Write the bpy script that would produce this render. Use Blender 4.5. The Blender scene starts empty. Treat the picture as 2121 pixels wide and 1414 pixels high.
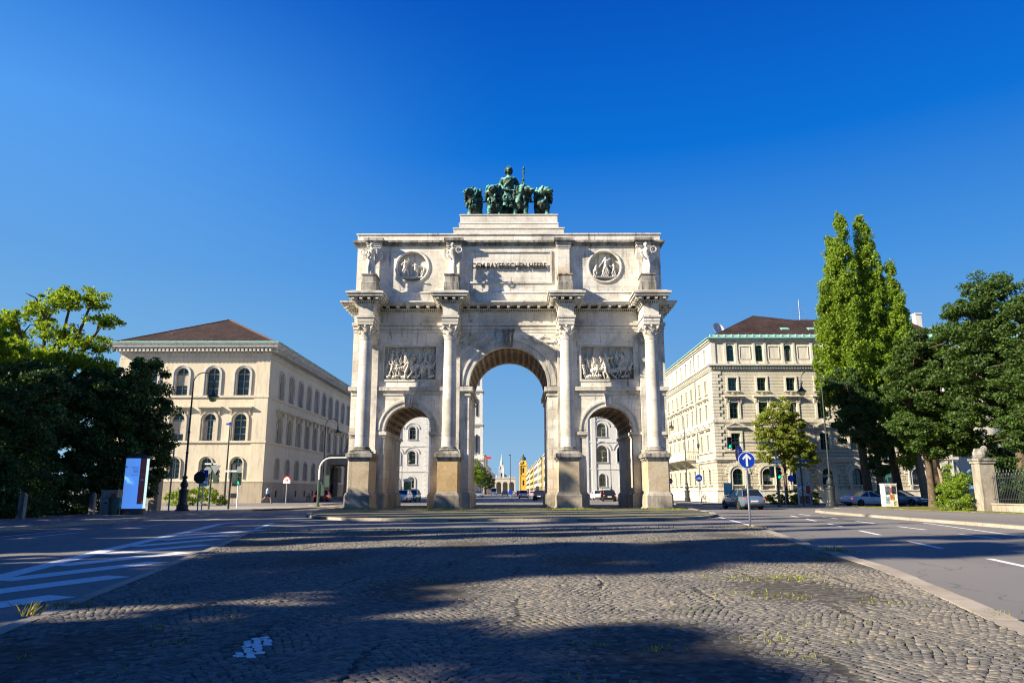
import bpy, bmesh, math, random
import numpy as np
from mathutils import Matrix, Vector, noise
PI = math.pi
R = math.radians
scene = bpy.context.scene
col = scene.collection

# ------------------------------------------------------------------ camera
cam_d = bpy.data.cameras.new("camera")
cam = bpy.data.objects.new("camera", cam_d)
col.objects.link(cam)
cam.location = (0, 0, 1.3)
cam.rotation_euler = (PI / 2 + math.atan(310 / 1500), 0, math.atan(9.5 / 1500))
cam_d.sensor_width = 36
cam_d.lens = 36 * 1500 / 2121
cam_d.clip_start = 0.05
cam_d.clip_end = 8000
scene.camera = cam

# ------------------------------------------------------------------ light
SUN_EL, SUN_AZ = 28.0, 67.0          # az: degrees from straight behind the camera towards its left
w = bpy.data.worlds.new("World")
scene.world = w
w.use_nodes = True
wt = w.node_tree
bg = wt.nodes["Background"]
sky = wt.nodes.new("ShaderNodeTexSky")
sky.sky_type = 'NISHITA'
sky.sun_disc = False
sky.sun_elevation = R(SUN_EL)
sky.sun_rotation = R(180 + SUN_AZ)
sky.air_density = 1.0
sky.dust_density = 0.25
sky.ozone_density = 3.2
def lin(c, k=1.0):
    return tuple(k * (x / 12.92 if x <= .04045 else ((x + .055) / 1.055) ** 2.4) for x in (q / 255 for q in c)) + (1,)
# the deep blue, polarised gradient of the photograph's sky lies over the physical sky
tc = wt.nodes.new("ShaderNodeTexCoord")
sx = wt.nodes.new("ShaderNodeSeparateXYZ")
wt.links.new(tc.outputs['Generated'], sx.inputs[0])
def sky_ramp(stops):
    r = wt.nodes.new("ShaderNodeValToRGB"); e = r.color_ramp.elements
    while len(e) < len(stops): e.new(0.5)
    for q, (p, c) in zip(e, stops): q.position = p; q.color = lin(c)
    wt.links.new(sx.outputs[2], r.inputs[0]); return r.outputs[0]
left = sky_ramp([(0.0, (160, 198, 224)), (0.10, (130, 184, 222)), (0.28, (98, 163, 228)), (0.44, (82, 158, 240)), (0.60, (22, 110, 214)), (1.0, (0, 50, 150))])
right = sky_ramp([(0.0, (150, 190, 222)), (0.10, (122, 175, 222)), (0.28, (72, 148, 224)), (0.44, (0, 112, 214)), (0.60, (0, 84, 192)), (1.0, (0, 40, 130))])
az = wt.nodes.new("ShaderNodeMapRange"); az.inputs[1].default_value = -0.62; az.inputs[2].default_value = 0.02; az.inputs[3].default_value = 0; az.inputs[4].default_value = 1
az.interpolation_type = 'SMOOTHSTEP'
wt.links.new(sx.outputs[0], az.inputs[0])
def wmix(a, b, f, mode='MIX'):
    x = wt.nodes.new("ShaderNodeMix"); x.data_type = 'RGBA'; x.blend_type = mode; x.clamp_result = False
    for v, i in ((f, 0), (a, 6), (b, 7)):
        if isinstance(v, (float, tuple)): x.inputs[i].default_value = v
        else: wt.links.new(v, x.inputs[i])
    return x.outputs[2]
EXPO = 1.25
SKY_STRENGTH = 0.1
grad = wmix(wmix(left, right, az.outputs[0]), (1 / SKY_STRENGTH / 2 ** EXPO,) * 3 + (1,), 1.0, 'MULTIPLY')
wt.links.new(wmix(sky.outputs[0], grad, 0.985), bg.inputs[0])
bg.inputs[1].default_value = SKY_STRENGTH

sd = bpy.data.lights.new("sun", 'SUN')
sd.energy = 5.0
sd.angle = R(0.65)
sd.color = (1.0, 0.87, 0.68)
sun = bpy.data.objects.new("sun", sd)
col.objects.link(sun)
sdir = Vector((-math.sin(R(SUN_AZ)) * math.cos(R(SUN_EL)), -math.cos(R(SUN_AZ)) * math.cos(R(SUN_EL)), math.sin(R(SUN_EL))))
sun.rotation_euler = sdir.to_track_quat('Z', 'Y').to_euler()
sun.location = (-60, -30, 60)

scene.view_settings.view_transform = 'Standard'
scene.view_settings.look = 'None'
scene.view_settings.exposure = EXPO
scene.view_settings.gamma = 1
scene.render.engine = 'CYCLES'
scene.cycles.filter_width = 1.15
scene.cycles.max_bounces = 5
scene.cycles.transparent_max_bounces = 6

# ------------------------------------------------------------------ materials
class NT:
    def __init__(s, name, rough=0.8, spec=0.3, metal=0.0):
        s.m = bpy.data.materials.new(name)
        s.m.use_nodes = True
        s.t = s.m.node_tree
        s.b = s.t.nodes["Principled BSDF"]
        s.b.inputs['Roughness'].default_value = rough
        s.b.inputs['Specular IOR Level'].default_value = spec
        s.b.inputs['Metallic'].default_value = metal
    def n(s, typ, **kw):
        nd = s.t.nodes.new("ShaderNode" + typ)
        for k, v in kw.items():
            if k.startswith("i_"):
                k = k[2:]
                k = int(k) if k.isdigit() else k.replace("_", " ")
                nd.inputs[k].default_value = v
            else:
                setattr(nd, k, v)
        return nd
    def l(s, a, b):
        s.t.links.new(a, b)
    def pos(s, scale=(1, 1, 1), obj=False):
        g = s.n("TexCoord").outputs['Object'] if obj else s.n("NewGeometry").outputs['Position']
        mp = s.n("Mapping")
        mp.inputs['Scale'].default_value = scale
        s.l(g, mp.inputs[0])
        return mp.outputs[0]
    def noise(s, scale, detail=4, vec=None, rough=0.55, dist=0.0):
        nd = s.n("TexNoise", i_Scale=scale, i_Detail=detail, i_Roughness=rough, i_Distortion=dist)
        s.l(vec or s.pos(), nd.inputs['Vector'])
        return nd.outputs['Fac']
    def ramp(s, fac, stops):
        r = s.n("ValToRGB")
        e = r.color_ramp.elements
        while len(e) < len(stops):
            e.new(0.5)
        for q, (p, c) in zip(e, stops):
            q.position = p
            q.color = tuple(c) + (1,) if len(c) == 3 else c
        s.l(fac, r.inputs[0])
        return r.outputs[0]
    def mix(s, a, b, fac, mode='MIX'):
        x = s.n("Mix", data_type='RGBA', blend_type=mode)
        for v, i in ((fac, 0), (a, 6), (b, 7)):
            if isinstance(v, (int, float)):
                x.inputs[i].default_value = v
            elif isinstance(v, tuple):
                x.inputs[i].default_value = v + (1,)
            else:
                s.l(v, x.inputs[i])
        return x.outputs[2]
    def color(s, c):
        if isinstance(c, tuple):
            s.b.inputs['Base Color'].default_value = c + (1,)
        else:
            s.l(c, s.b.inputs['Base Color'])
    def bump(s, h, strength=0.4, dist=0.02):
        b = s.n("Bump", i_Strength=strength, i_Distance=dist)
        s.l(h, b.inputs['Height'])
        s.l(b.outputs[0], s.b.inputs['Normal'])

def plain(name, c, rough=0.6, spec=0.3, metal=0.0, vary=0.12, scale=6.0, emit=None):
    m = NT(name, rough, spec, metal)
    if vary:
        f = m.noise(scale, 4)
        m.color(m.ramp(f, [(0.3, tuple(max(0, x * (1 - vary * 2)) for x in c)), (0.7, tuple(min(1, x * (1 + vary)) for x in c))]))
    else:
        m.color(c)
    if emit:
        m.b.inputs['Emission Color'].default_value = tuple(emit[:3]) + (1,)
        m.b.inputs['Emission Strength'].default_value = emit[3]
    return m.m

def stone(name, cols, dirt=(0.10, 0.095, 0.085), dirt_lo=0.60, dirt_hi=0.78, joints=(1.5, 0.74), joint_dark=0.55, bump=0.3, warm=(0.50, 0.33, 0.17), warm_lo=0.62, warm_hi=0.80, offset=0.5, lowwarm=False):
    m = NT(name, 0.78, 0.25)
    base = m.ramp(m.noise(0.55, 5, dist=0.6), [(0.28, cols[0]), (0.5, cols[1]), (0.72, cols[2])])
    fine = m.ramp(m.noise(5.0, 6), [(0.25, (0.80,) * 3), (0.75, (1.08,) * 3)])
    c = m.mix(base, fine, 1.0, 'MULTIPLY')
    wf = m.ramp(m.noise(0.33, 4, m.pos((1, 1, 0.7)), dist=1.0), [(warm_lo, (0, 0, 0)), (warm_hi, (1, 1, 1))])
    c = m.mix(c, warm, m.mix((0, 0, 0), (0.75,) * 3, wf))
    if lowwarm:   # rust brown weathering of the piers
        sz = m.n("SeparateXYZ"); m.l(m.pos(), sz.inputs[0])
        nn = m.n("Math", operation='MULTIPLY_ADD', i_1=9.0); m.l(m.noise(0.5, 6, m.pos((1, 1, .5)), dist=1.2), nn.inputs[0]); m.l(sz.outputs[2], nn.inputs[2])
        rw = m.n("MapRange"); rw.inputs[1].default_value = 9.5; rw.inputs[2].default_value = 5.5; rw.inputs[3].default_value = 0; rw.inputs[4].default_value = 0.62
        m.l(nn.outputs[0], rw.inputs[0])
        c = m.mix(c, (0.40, 0.31, 0.22), rw.outputs[0])
    st = m.noise(1.1, 8, m.pos((2.6, 2.6, 0.28)), 0.72)
    df = m.ramp(st, [(dirt_lo, (0, 0, 0)), (dirt_hi, (0.85,) * 3)])
    c = m.mix(c, dirt, df)
    h = m.noise(9.0, 6)
    if joints:
        sep = m.n("SeparateXYZ")
        m.l(m.pos(), sep.inputs[0])
        ad = m.n("Math", operation='ADD')
        m.l(sep.outputs[0], ad.inputs[0]); m.l(sep.outputs[1], ad.inputs[1])
        cb = m.n("CombineXYZ")
        m.l(ad.outputs[0], cb.inputs[0]); m.l(sep.outputs[2], cb.inputs[1])
        br = m.n("TexBrick", i_Scale=1.0, i_Mortar_Size=0.012, i_Mortar_Smooth=0.3, i_Brick_Width=joints[0], i_Row_Height=joints[1], offset=offset)
        br.inputs['Color1'].default_value = (1, 1, 1, 1)
        br.inputs['Color2'].default_value = (0.86, 0.84, 0.80, 1)
        br.inputs['Mortar'].default_value = (joint_dark,) * 3 + (1,)
        m.l(cb.outputs[0], br.inputs['Vector'])
        c = m.mix(c, br.outputs['Color'], 1.0, 'MULTIPLY')
        inv = m.n("Math", operation='MULTIPLY_ADD', i_1=-1.5)
        m.l(br.outputs['Fac'], inv.inputs[0]); m.l(h, inv.inputs[2])
        h = inv.outputs[0]
    m.color(c)
    m.bump(h, bump, 0.03)
    return m.m

def stucco(name, c, dirt=0.25, band=None):
    m = NT(name, 0.85, 0.15)
    b = m.ramp(m.noise(0.25, 5, m.pos((1, 1, 0.5)), dist=0.5), [(0.3, tuple(x * 0.88 for x in c)), (0.7, tuple(x * 1.05 for x in c))])
    f = m.ramp(m.noise(2.0, 6, m.pos((2, 2, 0.3)), 0.7), [(0.47, (1, 1, 1)), (0.75, (1 - dirt,) * 3)])
    cc = m.mix(b, f, 1.0, 'MULTIPLY')
    h = m.noise(14, 4)
    if band:
        sep = m.n("SeparateXYZ"); m.l(m.pos(), sep.inputs[0])
        ad = m.n("Math", operation='ADD'); m.l(sep.outputs[0], ad.inputs[0]); m.l(sep.outputs[1], ad.inputs[1])
        cb = m.n("CombineXYZ"); m.l(ad.outputs[0], cb.inputs[0]); m.l(sep.outputs[2], cb.inputs[1])
        br = m.n("TexBrick", i_Scale=1.0, i_Mortar_Size=band[2], i_Mortar_Smooth=0.2, i_Brick_Width=band[0], i_Row_Height=band[1], offset=0.5)
        br.inputs['Color1'].default_value = (1, 1, 1, 1); br.inputs['Color2'].default_value = (0.94, 0.93, 0.9, 1)
        br.inputs['Mortar'].default_value = (0.55, 0.5, 0.42, 1)
        m.l(cb.outputs[0], br.inputs['Vector'])
        cc = m.mix(cc, br.outputs['Color'], 1.0, 'MULTIPLY')
        iv = m.n("Math", operation='MULTIPLY_ADD', i_1=-2.0); m.l(br.outputs['Fac'], iv.inputs[0]); m.l(h, iv.inputs[2])
        h = iv.outputs[0]
    m.color(cc)
    m.bump(h, 0.25 if not band else 0.9, 0.02 if not band else 0.05)
    return m.m

def leafmat(name, dark, light, trans=0.35, tl=None, clump=0.9):
    m = NT(name, 0.55, 0.3)
    g = m.n("NewGeometry")
    nz = m.noise(clump, 3)
    mx = m.n("Math", operation='MULTIPLY_ADD', i_1=0.55)
    m.l(g.outputs['Random Per Island'], mx.inputs[0])
    sc = m.n("Math", operation='MULTIPLY', i_1=0.45); m.l(nz, sc.inputs[0])
    m.l(sc.outputs[0], mx.inputs[2])
    c = m.ramp(mx.outputs[0], [(0.15, dark), (0.85, light)])
    m.color(c)
    tr = m.n("BsdfTranslucent")
    cc = m.mix(c, tl or (0.30, 0.42, 0.02), 0.5)
    m.l(cc, tr.inputs[0])
    ms = m.n("MixShader", i_0=trans)
    m.l(m.b.outputs[0], ms.inputs[1]); m.l(tr.outputs[0], ms.inputs[2])
    m.l(ms.outputs[0], m.t.nodes["Material Output"].inputs[0])
    return m.m

M = {}
M['marble'] = stone('marble', [(0.44, 0.43, 0.40), (0.75, 0.72, 0.645), (0.87, 0.84, 0.77)], dirt_lo=0.56, dirt_hi=0.68, warm_lo=0.60, warm_hi=0.76, lowwarm=True)
M['marble_plain'] = stone('marble_plain', [(0.44, 0.42, 0.38), (0.64, 0.61, 0.54), (0.74, 0.71, 0.64)], joints=(30, 2.6), warm_lo=0.66)
M['marble_trim'] = stone('marble_trim', [(0.34, 0.33, 0.305), (0.66, 0.635, 0.57), (0.79, 0.765, 0.70)], joints=(1.3, 9), dirt_lo=0.555, dirt_hi=0.70)
M['sculpt'] = stone('sculpt', [(0.38, 0.365, 0.33), (0.62, 0.59, 0.52), (0.74, 0.71, 0.64)], joints=None, dirt_lo=0.54, dirt_hi=0.70)
M['weathered'] = stone('weathered', [(0.12, 0.12, 0.11), (0.34, 0.33, 0.30), (0.55, 0.52, 0.46)], joints=(1.2, 0.7), dirt_lo=0.45, dirt_hi=0.62, dirt=(0.05, 0.05, 0.045))
M['ochre'] = stone('ochre_stone', [(0.34, 0.24, 0.12), (0.50, 0.36, 0.18), (0.54, 0.44, 0.28)], joints=None, dirt_lo=0.60, dirt_hi=0.74)
M['tan'] = stone('tan_stone', [(0.30, 0.245, 0.165), (0.45, 0.375, 0.26), (0.52, 0.45, 0.34)], joints=None, dirt_lo=0.56, dirt_hi=0.74)
M['base_stone'] = stone('base_stone', [(0.18, 0.165, 0.14), (0.36, 0.32, 0.26), (0.48, 0.44, 0.36)], joints=None, dirt_lo=0.50, dirt_hi=0.70)
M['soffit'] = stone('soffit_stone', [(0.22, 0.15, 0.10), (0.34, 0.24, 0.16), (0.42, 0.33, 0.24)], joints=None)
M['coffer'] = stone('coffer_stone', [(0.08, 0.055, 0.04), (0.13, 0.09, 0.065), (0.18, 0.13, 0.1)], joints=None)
M['cream'] = stucco('cream_stucco', (0.64, 0.575, 0.435), 0.28)
M['cream_side'] = M['cream']
M['cream_trim'] = stucco('cream_trim', (0.56, 0.51, 0.40))
M['pale_trim'] = stucco('pale_trim', (0.54, 0.53, 0.49), 0.4)
M['plinth'] = stucco('plinth_stone', (0.42, 0.36, 0.27), 0.5)
M['rustic'] = stucco('rusticated_stucco', (0.58, 0.54, 0.42), 0.35, (1.1, 0.36, 0.035))
M['lined'] = stucco('lined_stucco', (0.58, 0.55, 0.44), 0.3, (60, 0.36, 0.022))
M['rtrim'] = stucco('right_trim', (0.62, 0.59, 0.49), 0.4)
M['rtrim2'] = stucco('right_ornament', (0.58, 0.54, 0.42), 0.5)
M['white_wall'] = stucco('white_wall', (0.60, 0.60, 0.57), 0.3)
M['copper'] = plain('green_copper', (0.22, 0.44, 0.38), 0.6)
M['glass'] = plain('window_glass', (0.012, 0.018, 0.022), 0.08, 0.6, vary=0)
M['green_frame'] = plain('green_window_frame', (0.05, 0.17, 0.14), 0.5)
M['grey_frame'] = plain('grey_green_frame', (0.26, 0.33, 0.29), 0.5)
M['blind'] = plain('window_blind', (0.45, 0.40, 0.33), 0.8)
M['iron'] = plain('black_iron', (0.025, 0.032, 0.034), 0.45, 0.5)
M['dark'] = plain('dark_void', (0.012, 0.012, 0.013), 0.7)
M['steel'] = plain('galvanised_steel', (0.42, 0.43, 0.44), 0.4, 0.5, 0.6)
M['grey_paint'] = plain('grey_painted_metal', (0.30, 0.33, 0.33), 0.5)
M['green_paint'] = plain('dark_green_metal', (0.05, 0.09, 0.07), 0.5)
M['white_paint'] = plain('white_painted_metal', (0.75, 0.75, 0.73), 0.4)
M['red'] = plain('red_sign_face', (0.65, 0.02, 0.02), 0.4, vary=0.03)
M['blue'] = plain('blue_sign_face', (0.005, 0.05, 0.42), 0.35, vary=0.03)
M['white_face'] = plain('white_sign_face', (0.82, 0.82, 0.82), 0.4, vary=0.02)
M['yellow'] = plain('yellow_sign_face', (0.75, 0.52, 0.02), 0.4, vary=0.03)
M['orange'] = plain('orange_plastic', (0.85, 0.22, 0.01), 0.5, vary=0.05)
M['rubber'] = plain('rubber', (0.02, 0.02, 0.02), 0.8)
M['alloy'] = plain('alloy', (0.45, 0.46, 0.48), 0.3, 0.5, 0.8)
M['bark'] = plain('bark', (0.13, 0.10, 0.07), 0.95, 0.1, vary=0.3, scale=8)
M['bark_light'] = plain('pale_bark', (0.30, 0.24, 0.17), 0.95, 0.1, vary=0.3, scale=8)
M['lantern'] = plain('lantern_glass', (0.50, 0.46, 0.16), 0.25, 0.5)
M['bronze_letter'] = plain('dark_bronze', (0.03, 0.032, 0.03), 0.5)
M['skin'] = plain('skin', (0.55, 0.33, 0.24), 0.6)
M['hair'] = plain('dark_hair', (0.03, 0.02, 0.015), 0.7)
M['shirt'] = plain('light_blue_cloth', (0.35, 0.55, 0.80), 0.8)
M['shorts'] = plain('black_cloth', (0.02, 0.02, 0.03), 0.8)
def _worn():
    m = NT('road_marking', 0.75, 0.2)
    m.color(m.ramp(m.noise(14, 8, rough=.75), [(0.34, (0.22, 0.215, 0.2)), (0.42, (0.68, 0.68, 0.66)), (0.7, (0.82, 0.82, 0.80))]))
    return m.m
M['paint_mark'] = _worn()
M['taill'] = plain('tail_lamp', (0.6, 0.02, 0.01), 0.3, emit=(1, 0.06, 0.01, 0.8))
M['headl'] = plain('headlamp', (0.75, 0.78, 0.8), 0.15, 0.6)
M['go'] = plain('green_signal', (0.0, 0.5, 0.2), 0.4, emit=(0.0, 1.0, 0.35, 1.2))

def _roof():
    m = NT('roof_tiles', 0.8, 0.2)
    c = m.ramp(m.noise(0.5, 6), [(0.3, (0.028, 0.019, 0.016)), (0.7, (0.058, 0.038, 0.031))])
    wv = m.n("TexWave", wave_type='BANDS', bands_direction='Z', i_Scale=3.2, i_Distortion=0.3)
    m.l(m.pos(), wv.inputs[0])
    c = m.mix(c, m.ramp(wv.outputs['Fac'], [(0, (0.75,) * 3), (0.5, (1.1,) * 3)]), 1.0, 'MULTIPLY')
    vr = m.n("TexVoronoi", i_Scale=3.5); m.l(m.pos(), vr.inputs['Vector'])
    c = m.mix(c, m.ramp(vr.outputs['Color'], [(0.2, (0.8,) * 3), (0.8, (1.25, 1.15, 1.1))]), 1.0, 'MULTIPLY')
    m.color(c); m.bump(wv.outputs['Fac'], 0.5, 0.05)
    return m.m
M['roof'] = _roof()

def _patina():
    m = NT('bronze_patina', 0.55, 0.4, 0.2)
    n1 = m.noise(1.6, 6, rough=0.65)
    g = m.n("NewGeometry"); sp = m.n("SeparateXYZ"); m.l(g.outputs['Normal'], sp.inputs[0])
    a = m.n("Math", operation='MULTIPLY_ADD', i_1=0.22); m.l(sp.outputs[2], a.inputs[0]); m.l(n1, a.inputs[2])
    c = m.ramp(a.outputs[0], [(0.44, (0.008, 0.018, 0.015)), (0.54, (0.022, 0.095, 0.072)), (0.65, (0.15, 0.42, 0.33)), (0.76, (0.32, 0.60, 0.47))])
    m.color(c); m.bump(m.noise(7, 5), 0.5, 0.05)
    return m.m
M['patina'] = _patina()

def _asphalt(name, c0, c1):
    m = NT(name, 0.75, 0.35)
    big = m.noise(0.15, 5, m.pos((1, 0.35, 1)), dist=0.4)
    fine = m.noise(60, 3)
    c = m.ramp(big, [(0.3, c0), (0.7, c1)])
    c = m.mix(c, m.ramp(fine, [(0.3, (0.75,) * 3), (0.7, (1.2,) * 3)]), 1.0, 'MULTIPLY')
    cr = m.n("TexVoronoi", feature='DISTANCE_TO_EDGE', i_Scale=0.22)
    nv = m.n("TexNoise", i_Scale=0.6, i_Detail=5.0)
    m.l(m.pos(), nv.inputs['Vector'])
    vv = m.n("Vector" + "Math", operation='MULTIPLY_ADD')
    m.l(nv.outputs['Color'], vv.inputs[0]); vv.inputs[1].default_value = (2.5, 2.5, 0)
    m.l(m.pos(), vv.inputs[2]); m.l(vv.outputs[0], cr.inputs['Vector'])
    c = m.mix(c, m.ramp(cr.outputs['Distance'], [(0.0, (0.55,) * 3), (0.006, (1, 1, 1))]), 1.0, 'MULTIPLY')
    m.color(c); m.bump(fine, 0.35, 0.01)
    return m.m
M['asphalt'] = _asphalt('asphalt', (0.155, 0.150, 0.140), (0.215, 0.205, 0.188))
M['paving'] = _asphalt('pavement', (0.18, 0.17, 0.155), (0.25, 0.235, 0.21))
M['pale_paving'] = _asphalt('pale_paving', (0.28, 0.26, 0.23), (0.36, 0.33, 0.29))
M['dirt'] = plain('joint_sand', (0.105, 0.098, 0.082), 0.95, 0.1, vary=0.3, scale=10)
M['kerb'] = stone('kerb_granite', [(0.26, 0.23, 0.185), (0.36, 0.32, 0.255), (0.44, 0.39, 0.31)], joints=None, dirt_lo=0.62, dirt_hi=0.8)

def _setts():
    m = NT('sett_stone', 0.85, 0.15)
    g = m.n("NewGeometry")
    c = m.ramp(g.outputs['Random Per Island'], [(0.0, (0.115, 0.113, 0.107)), (0.45, (0.158, 0.153, 0.143)), (0.85, (0.192, 0.184, 0.168)), (1.0, (0.235, 0.205, 0.165))])
    big = m.ramp(m.noise(0.30, 5, dist=0.8), [(0.3, (0.74, 0.76, 0.78)), (0.7, (1.22, 1.15, 1.03))])
    c = m.mix(c, big, 1.0, 'MULTIPLY')
    fine = m.noise(45, 5)
    c = m.mix(c, m.ramp(fine, [(0.3, (0.78,) * 3), (0.7, (1.2,) * 3)]), 1.0, 'MULTIPLY')
    moss = m.ramp(m.noise(0.8, 7, rough=0.7), [(0.66, (0, 0, 0)), (0.74, (0.6,) * 3)])
    c = m.mix(c, (0.14, 0.15, 0.04), moss)
    m.color(c); m.bump(m.noise(22, 4), 0.5, 0.01)
    return m.m
M['setts'] = _setts()
def _mossy():
    m = NT('mossy_cobble', 0.85, 0.2)
    vr = m.n("TexVoronoi", feature='DISTANCE_TO_EDGE', i_Scale=9, i_Randomness=0.6); m.l(m.pos(), vr.inputs['Vector'])
    c = m.ramp(m.noise(0.5, 6, dist=0.5), [(0.35, (0.17, 0.165, 0.13)), (0.56, (0.19, 0.185, 0.12)), (0.70, (0.15, 0.18, 0.06))])
    c = m.mix(c, m.ramp(vr.outputs['Distance'], [(0, (0.4,) * 3), (0.08, (1, 1, 1))]), 1.0, 'MULTIPLY')
    m.color(c); m.bump(vr.outputs['Distance'], 0.5, 0.03)
    return m.m
M['mossy'] = _mossy()
M['lawn'] = plain('lawn', (0.20, 0.20, 0.05), 0.9, 0.1, vary=0.35, scale=3)
M['blade'] = leafmat('grass_blades', (0.14, 0.16, 0.02), (0.42, 0.42, 0.06), 0.35)
M['drygrass'] = leafmat('dry_grass', (0.10, 0.08, 0.03), (0.32, 0.24, 0.10), 0.3)
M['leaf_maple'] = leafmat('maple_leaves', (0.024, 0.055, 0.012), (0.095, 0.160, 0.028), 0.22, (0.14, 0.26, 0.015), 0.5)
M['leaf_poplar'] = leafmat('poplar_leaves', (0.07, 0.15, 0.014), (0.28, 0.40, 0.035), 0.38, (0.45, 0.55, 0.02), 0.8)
M['leaf_dark_shaded'] = leafmat('dark_shaded_leaves', (0.018, 0.044, 0.012), (0.068, 0.13, 0.026), 0.20, (0.07, 0.14, 0.008), 0.5)  # hedge green, darkened further to put tree shade into the colour
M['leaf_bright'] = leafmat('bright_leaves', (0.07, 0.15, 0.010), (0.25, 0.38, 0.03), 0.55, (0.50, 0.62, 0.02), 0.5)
M['leaf_olive'] = leafmat('linden_leaves', (0.10, 0.15, 0.018), (0.30, 0.36, 0.05), 0.35, (0.42, 0.42, 0.04), 0.8)

# ------------------------------------------------------------------ mesh helper
class MB:
    def __init__(s, T=None):
        s.v = []; s.f = []; s.mi = []
        s.T = T
    def add(s, vs, fs, m=0):
        o = len(s.v)
        if s.T is not None:
            vs = [s.T @ Vector(p) for p in vs]
        s.v += [tuple(p) for p in vs]
        s.f += [tuple(i + o for i in f) for f in fs]
        s.mi += [m] * len(fs)
        return s
    def box(s, x0, x1, y0, y1, z0, z1, m=0):
        v = [(x0, y0, z0), (x1, y0, z0), (x1, y1, z0), (x0, y1, z0), (x0, y0, z1), (x1, y0, z1), (x1, y1, z1), (x0, y1, z1)]
        return s.add(v, [(0, 3, 2, 1), (4, 5, 6, 7), (0, 1, 5, 4), (1, 2, 6, 5), (2, 3, 7, 6), (3, 0, 4, 7)], m)
    def taper(s, x0, x1, y0, y1, z0, z1, e, m=0):
        v = [(x0, y0, z0), (x1, y0, z0), (x1, y1, z0), (x0, y1, z0), (x0 + e, y0 + e, z1), (x1 - e, y0 + e, z1), (x1 - e, y1 - e, z1), (x0 + e, y1 - e, z1)]
        return s.add(v, [(0, 3, 2, 1), (4, 5, 6, 7), (0, 1, 5, 4), (1, 2, 6, 5), (2, 3, 7, 6), (3, 0, 4, 7)], m)
    def prism(s, pts, y0, y1, m=0):          # polygon in x-z pushed along y
        n = len(pts)
        v = [(x, y0, z) for x, z in pts] + [(x, y1, z) for x, z in pts]
        f = [tuple(range(n)), tuple(range(2 * n - 1, n - 1, -1))]
        f += [(i, i + n, (i + 1) % n + n, (i + 1) % n) for i in range(n)]
        return s.add(v, f, m)
    def prismx(s, pts, x0, x1, m=0):         # polygon in y-z pushed along x
        n = len(pts)
        v = [(x0, y, z) for y, z in pts] + [(x1, y, z) for y, z in pts]
        f = [tuple(range(n)), tuple(range(2 * n - 1, n - 1, -1))]
        f += [(i, i + n, (i + 1) % n + n, (i + 1) % n) for i in range(n)]
        return s.add(v, f, m)
    def slab(s, pts, z0, z1, m=0):
        n = len(pts)
        v = [(x, y, z0) for x, y in pts] + [(x, y, z1) for x, y in pts]
        f = [tuple(range(n - 1, -1, -1)), tuple(range(n, 2 * n))]
        f += [(i, (i + 1) % n, (i + 1) % n + n, i + n) for i in range(n)]
        return s.add(v, f, m)
    def lathe(s, prof, cx=0, cy=0, n=24, m=0, a0=0, a1=2 * PI):
        full = abs(a1 - a0 - 2 * PI) < 1e-6
        k = n if full else n + 1
        v = []
        for r, z in prof:
            for i in range(k):
                a = a0 + (a1 - a0) * i / n
                v.append((cx + r * math.cos(a), cy + r * math.sin(a), z))
        f = []
        for j in range(len(prof) - 1):
            for i in range(n):
                b = (i + 1) % k
                f.append((j * k + i, j * k + b, (j + 1) * k + b, (j + 1) * k + i))
        if full:
            if prof[0][0] > 1e-4: f.append(tuple(range(k - 1, -1, -1)))
            if prof[-1][0] > 1e-4: f.append(tuple(range((len(prof) - 1) * k, len(prof) * k)))
        return s.add(v, f, m)
    def tube(s, pts, rad, n=8, m=0, cap=True):
        pts = [Vector(p) for p in pts]
        if not isinstance(rad, (list, tuple)): rad = [rad] * len(pts)
        v = []; up = Vector((0.123, 0.31, 0.94)).normalized()
        for i, p in enumerate(pts):
            t = (pts[min(i + 1, len(pts) - 1)] - pts[max(i - 1, 0)]).normalized()
            a = up - t * up.dot(t)
            if a.length < 1e-3: a = Vector((1, 0, 0))
            a.normalize(); up = a
            b = t.cross(a)
            for k in range(n):
                an = 2 * PI * k / n
                v.append(p + (a * math.cos(an) + b * math.sin(an)) * rad[i])
        f = []
        for j in range(len(pts) - 1):
            for k in range(n):
                b = (k + 1) % n
                f.append((j * n + k, j * n + b, (j + 1) * n + b, (j + 1) * n + k))
        if cap:
            f.append(tuple(range(n - 1, -1, -1))); f.append(tuple(range((len(pts) - 1) * n, len(pts) * n)))
        return s.add(v, f, m)
    def ell(s, c, r, rot=(0, 0, 0), n=14, m=0):
        Rm = Matrix.Rotation(rot[2], 3, 'Z') @ Matrix.Rotation(rot[1], 3, 'Y') @ Matrix.Rotation(rot[0], 3, 'X')
        h = n // 2
        v = [Vector(c) + Rm @ Vector((0, 0, -r[2]))]
        for j in range(1, h):
            ph = -PI / 2 + PI * j / h
            for i in range(n):
                a = 2 * PI * i / n
                v.append(Vector(c) + Rm @ Vector((r[0] * math.cos(ph) * math.cos(a), r[1] * math.cos(ph) * math.sin(a), r[2] * math.sin(ph))))
        v.append(Vector(c) + Rm @ Vector((0, 0, r[2])))
        f = [(0, 1 + (i + 1) % n, 1 + i) for i in range(n)]
        for j in range(h - 2):
            for i in range(n):
                b = (i + 1) % n
                f.append((1 + j * n + i, 1 + j * n + b, 1 + (j + 1) * n + b, 1 + (j + 1) * n + i))
        l = len(v) - 1; o = 1 + (h - 2) * n
        f += [(o + i, o + (i + 1) % n, l) for i in range(n)]
        return s.add(v, f, m)
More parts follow.
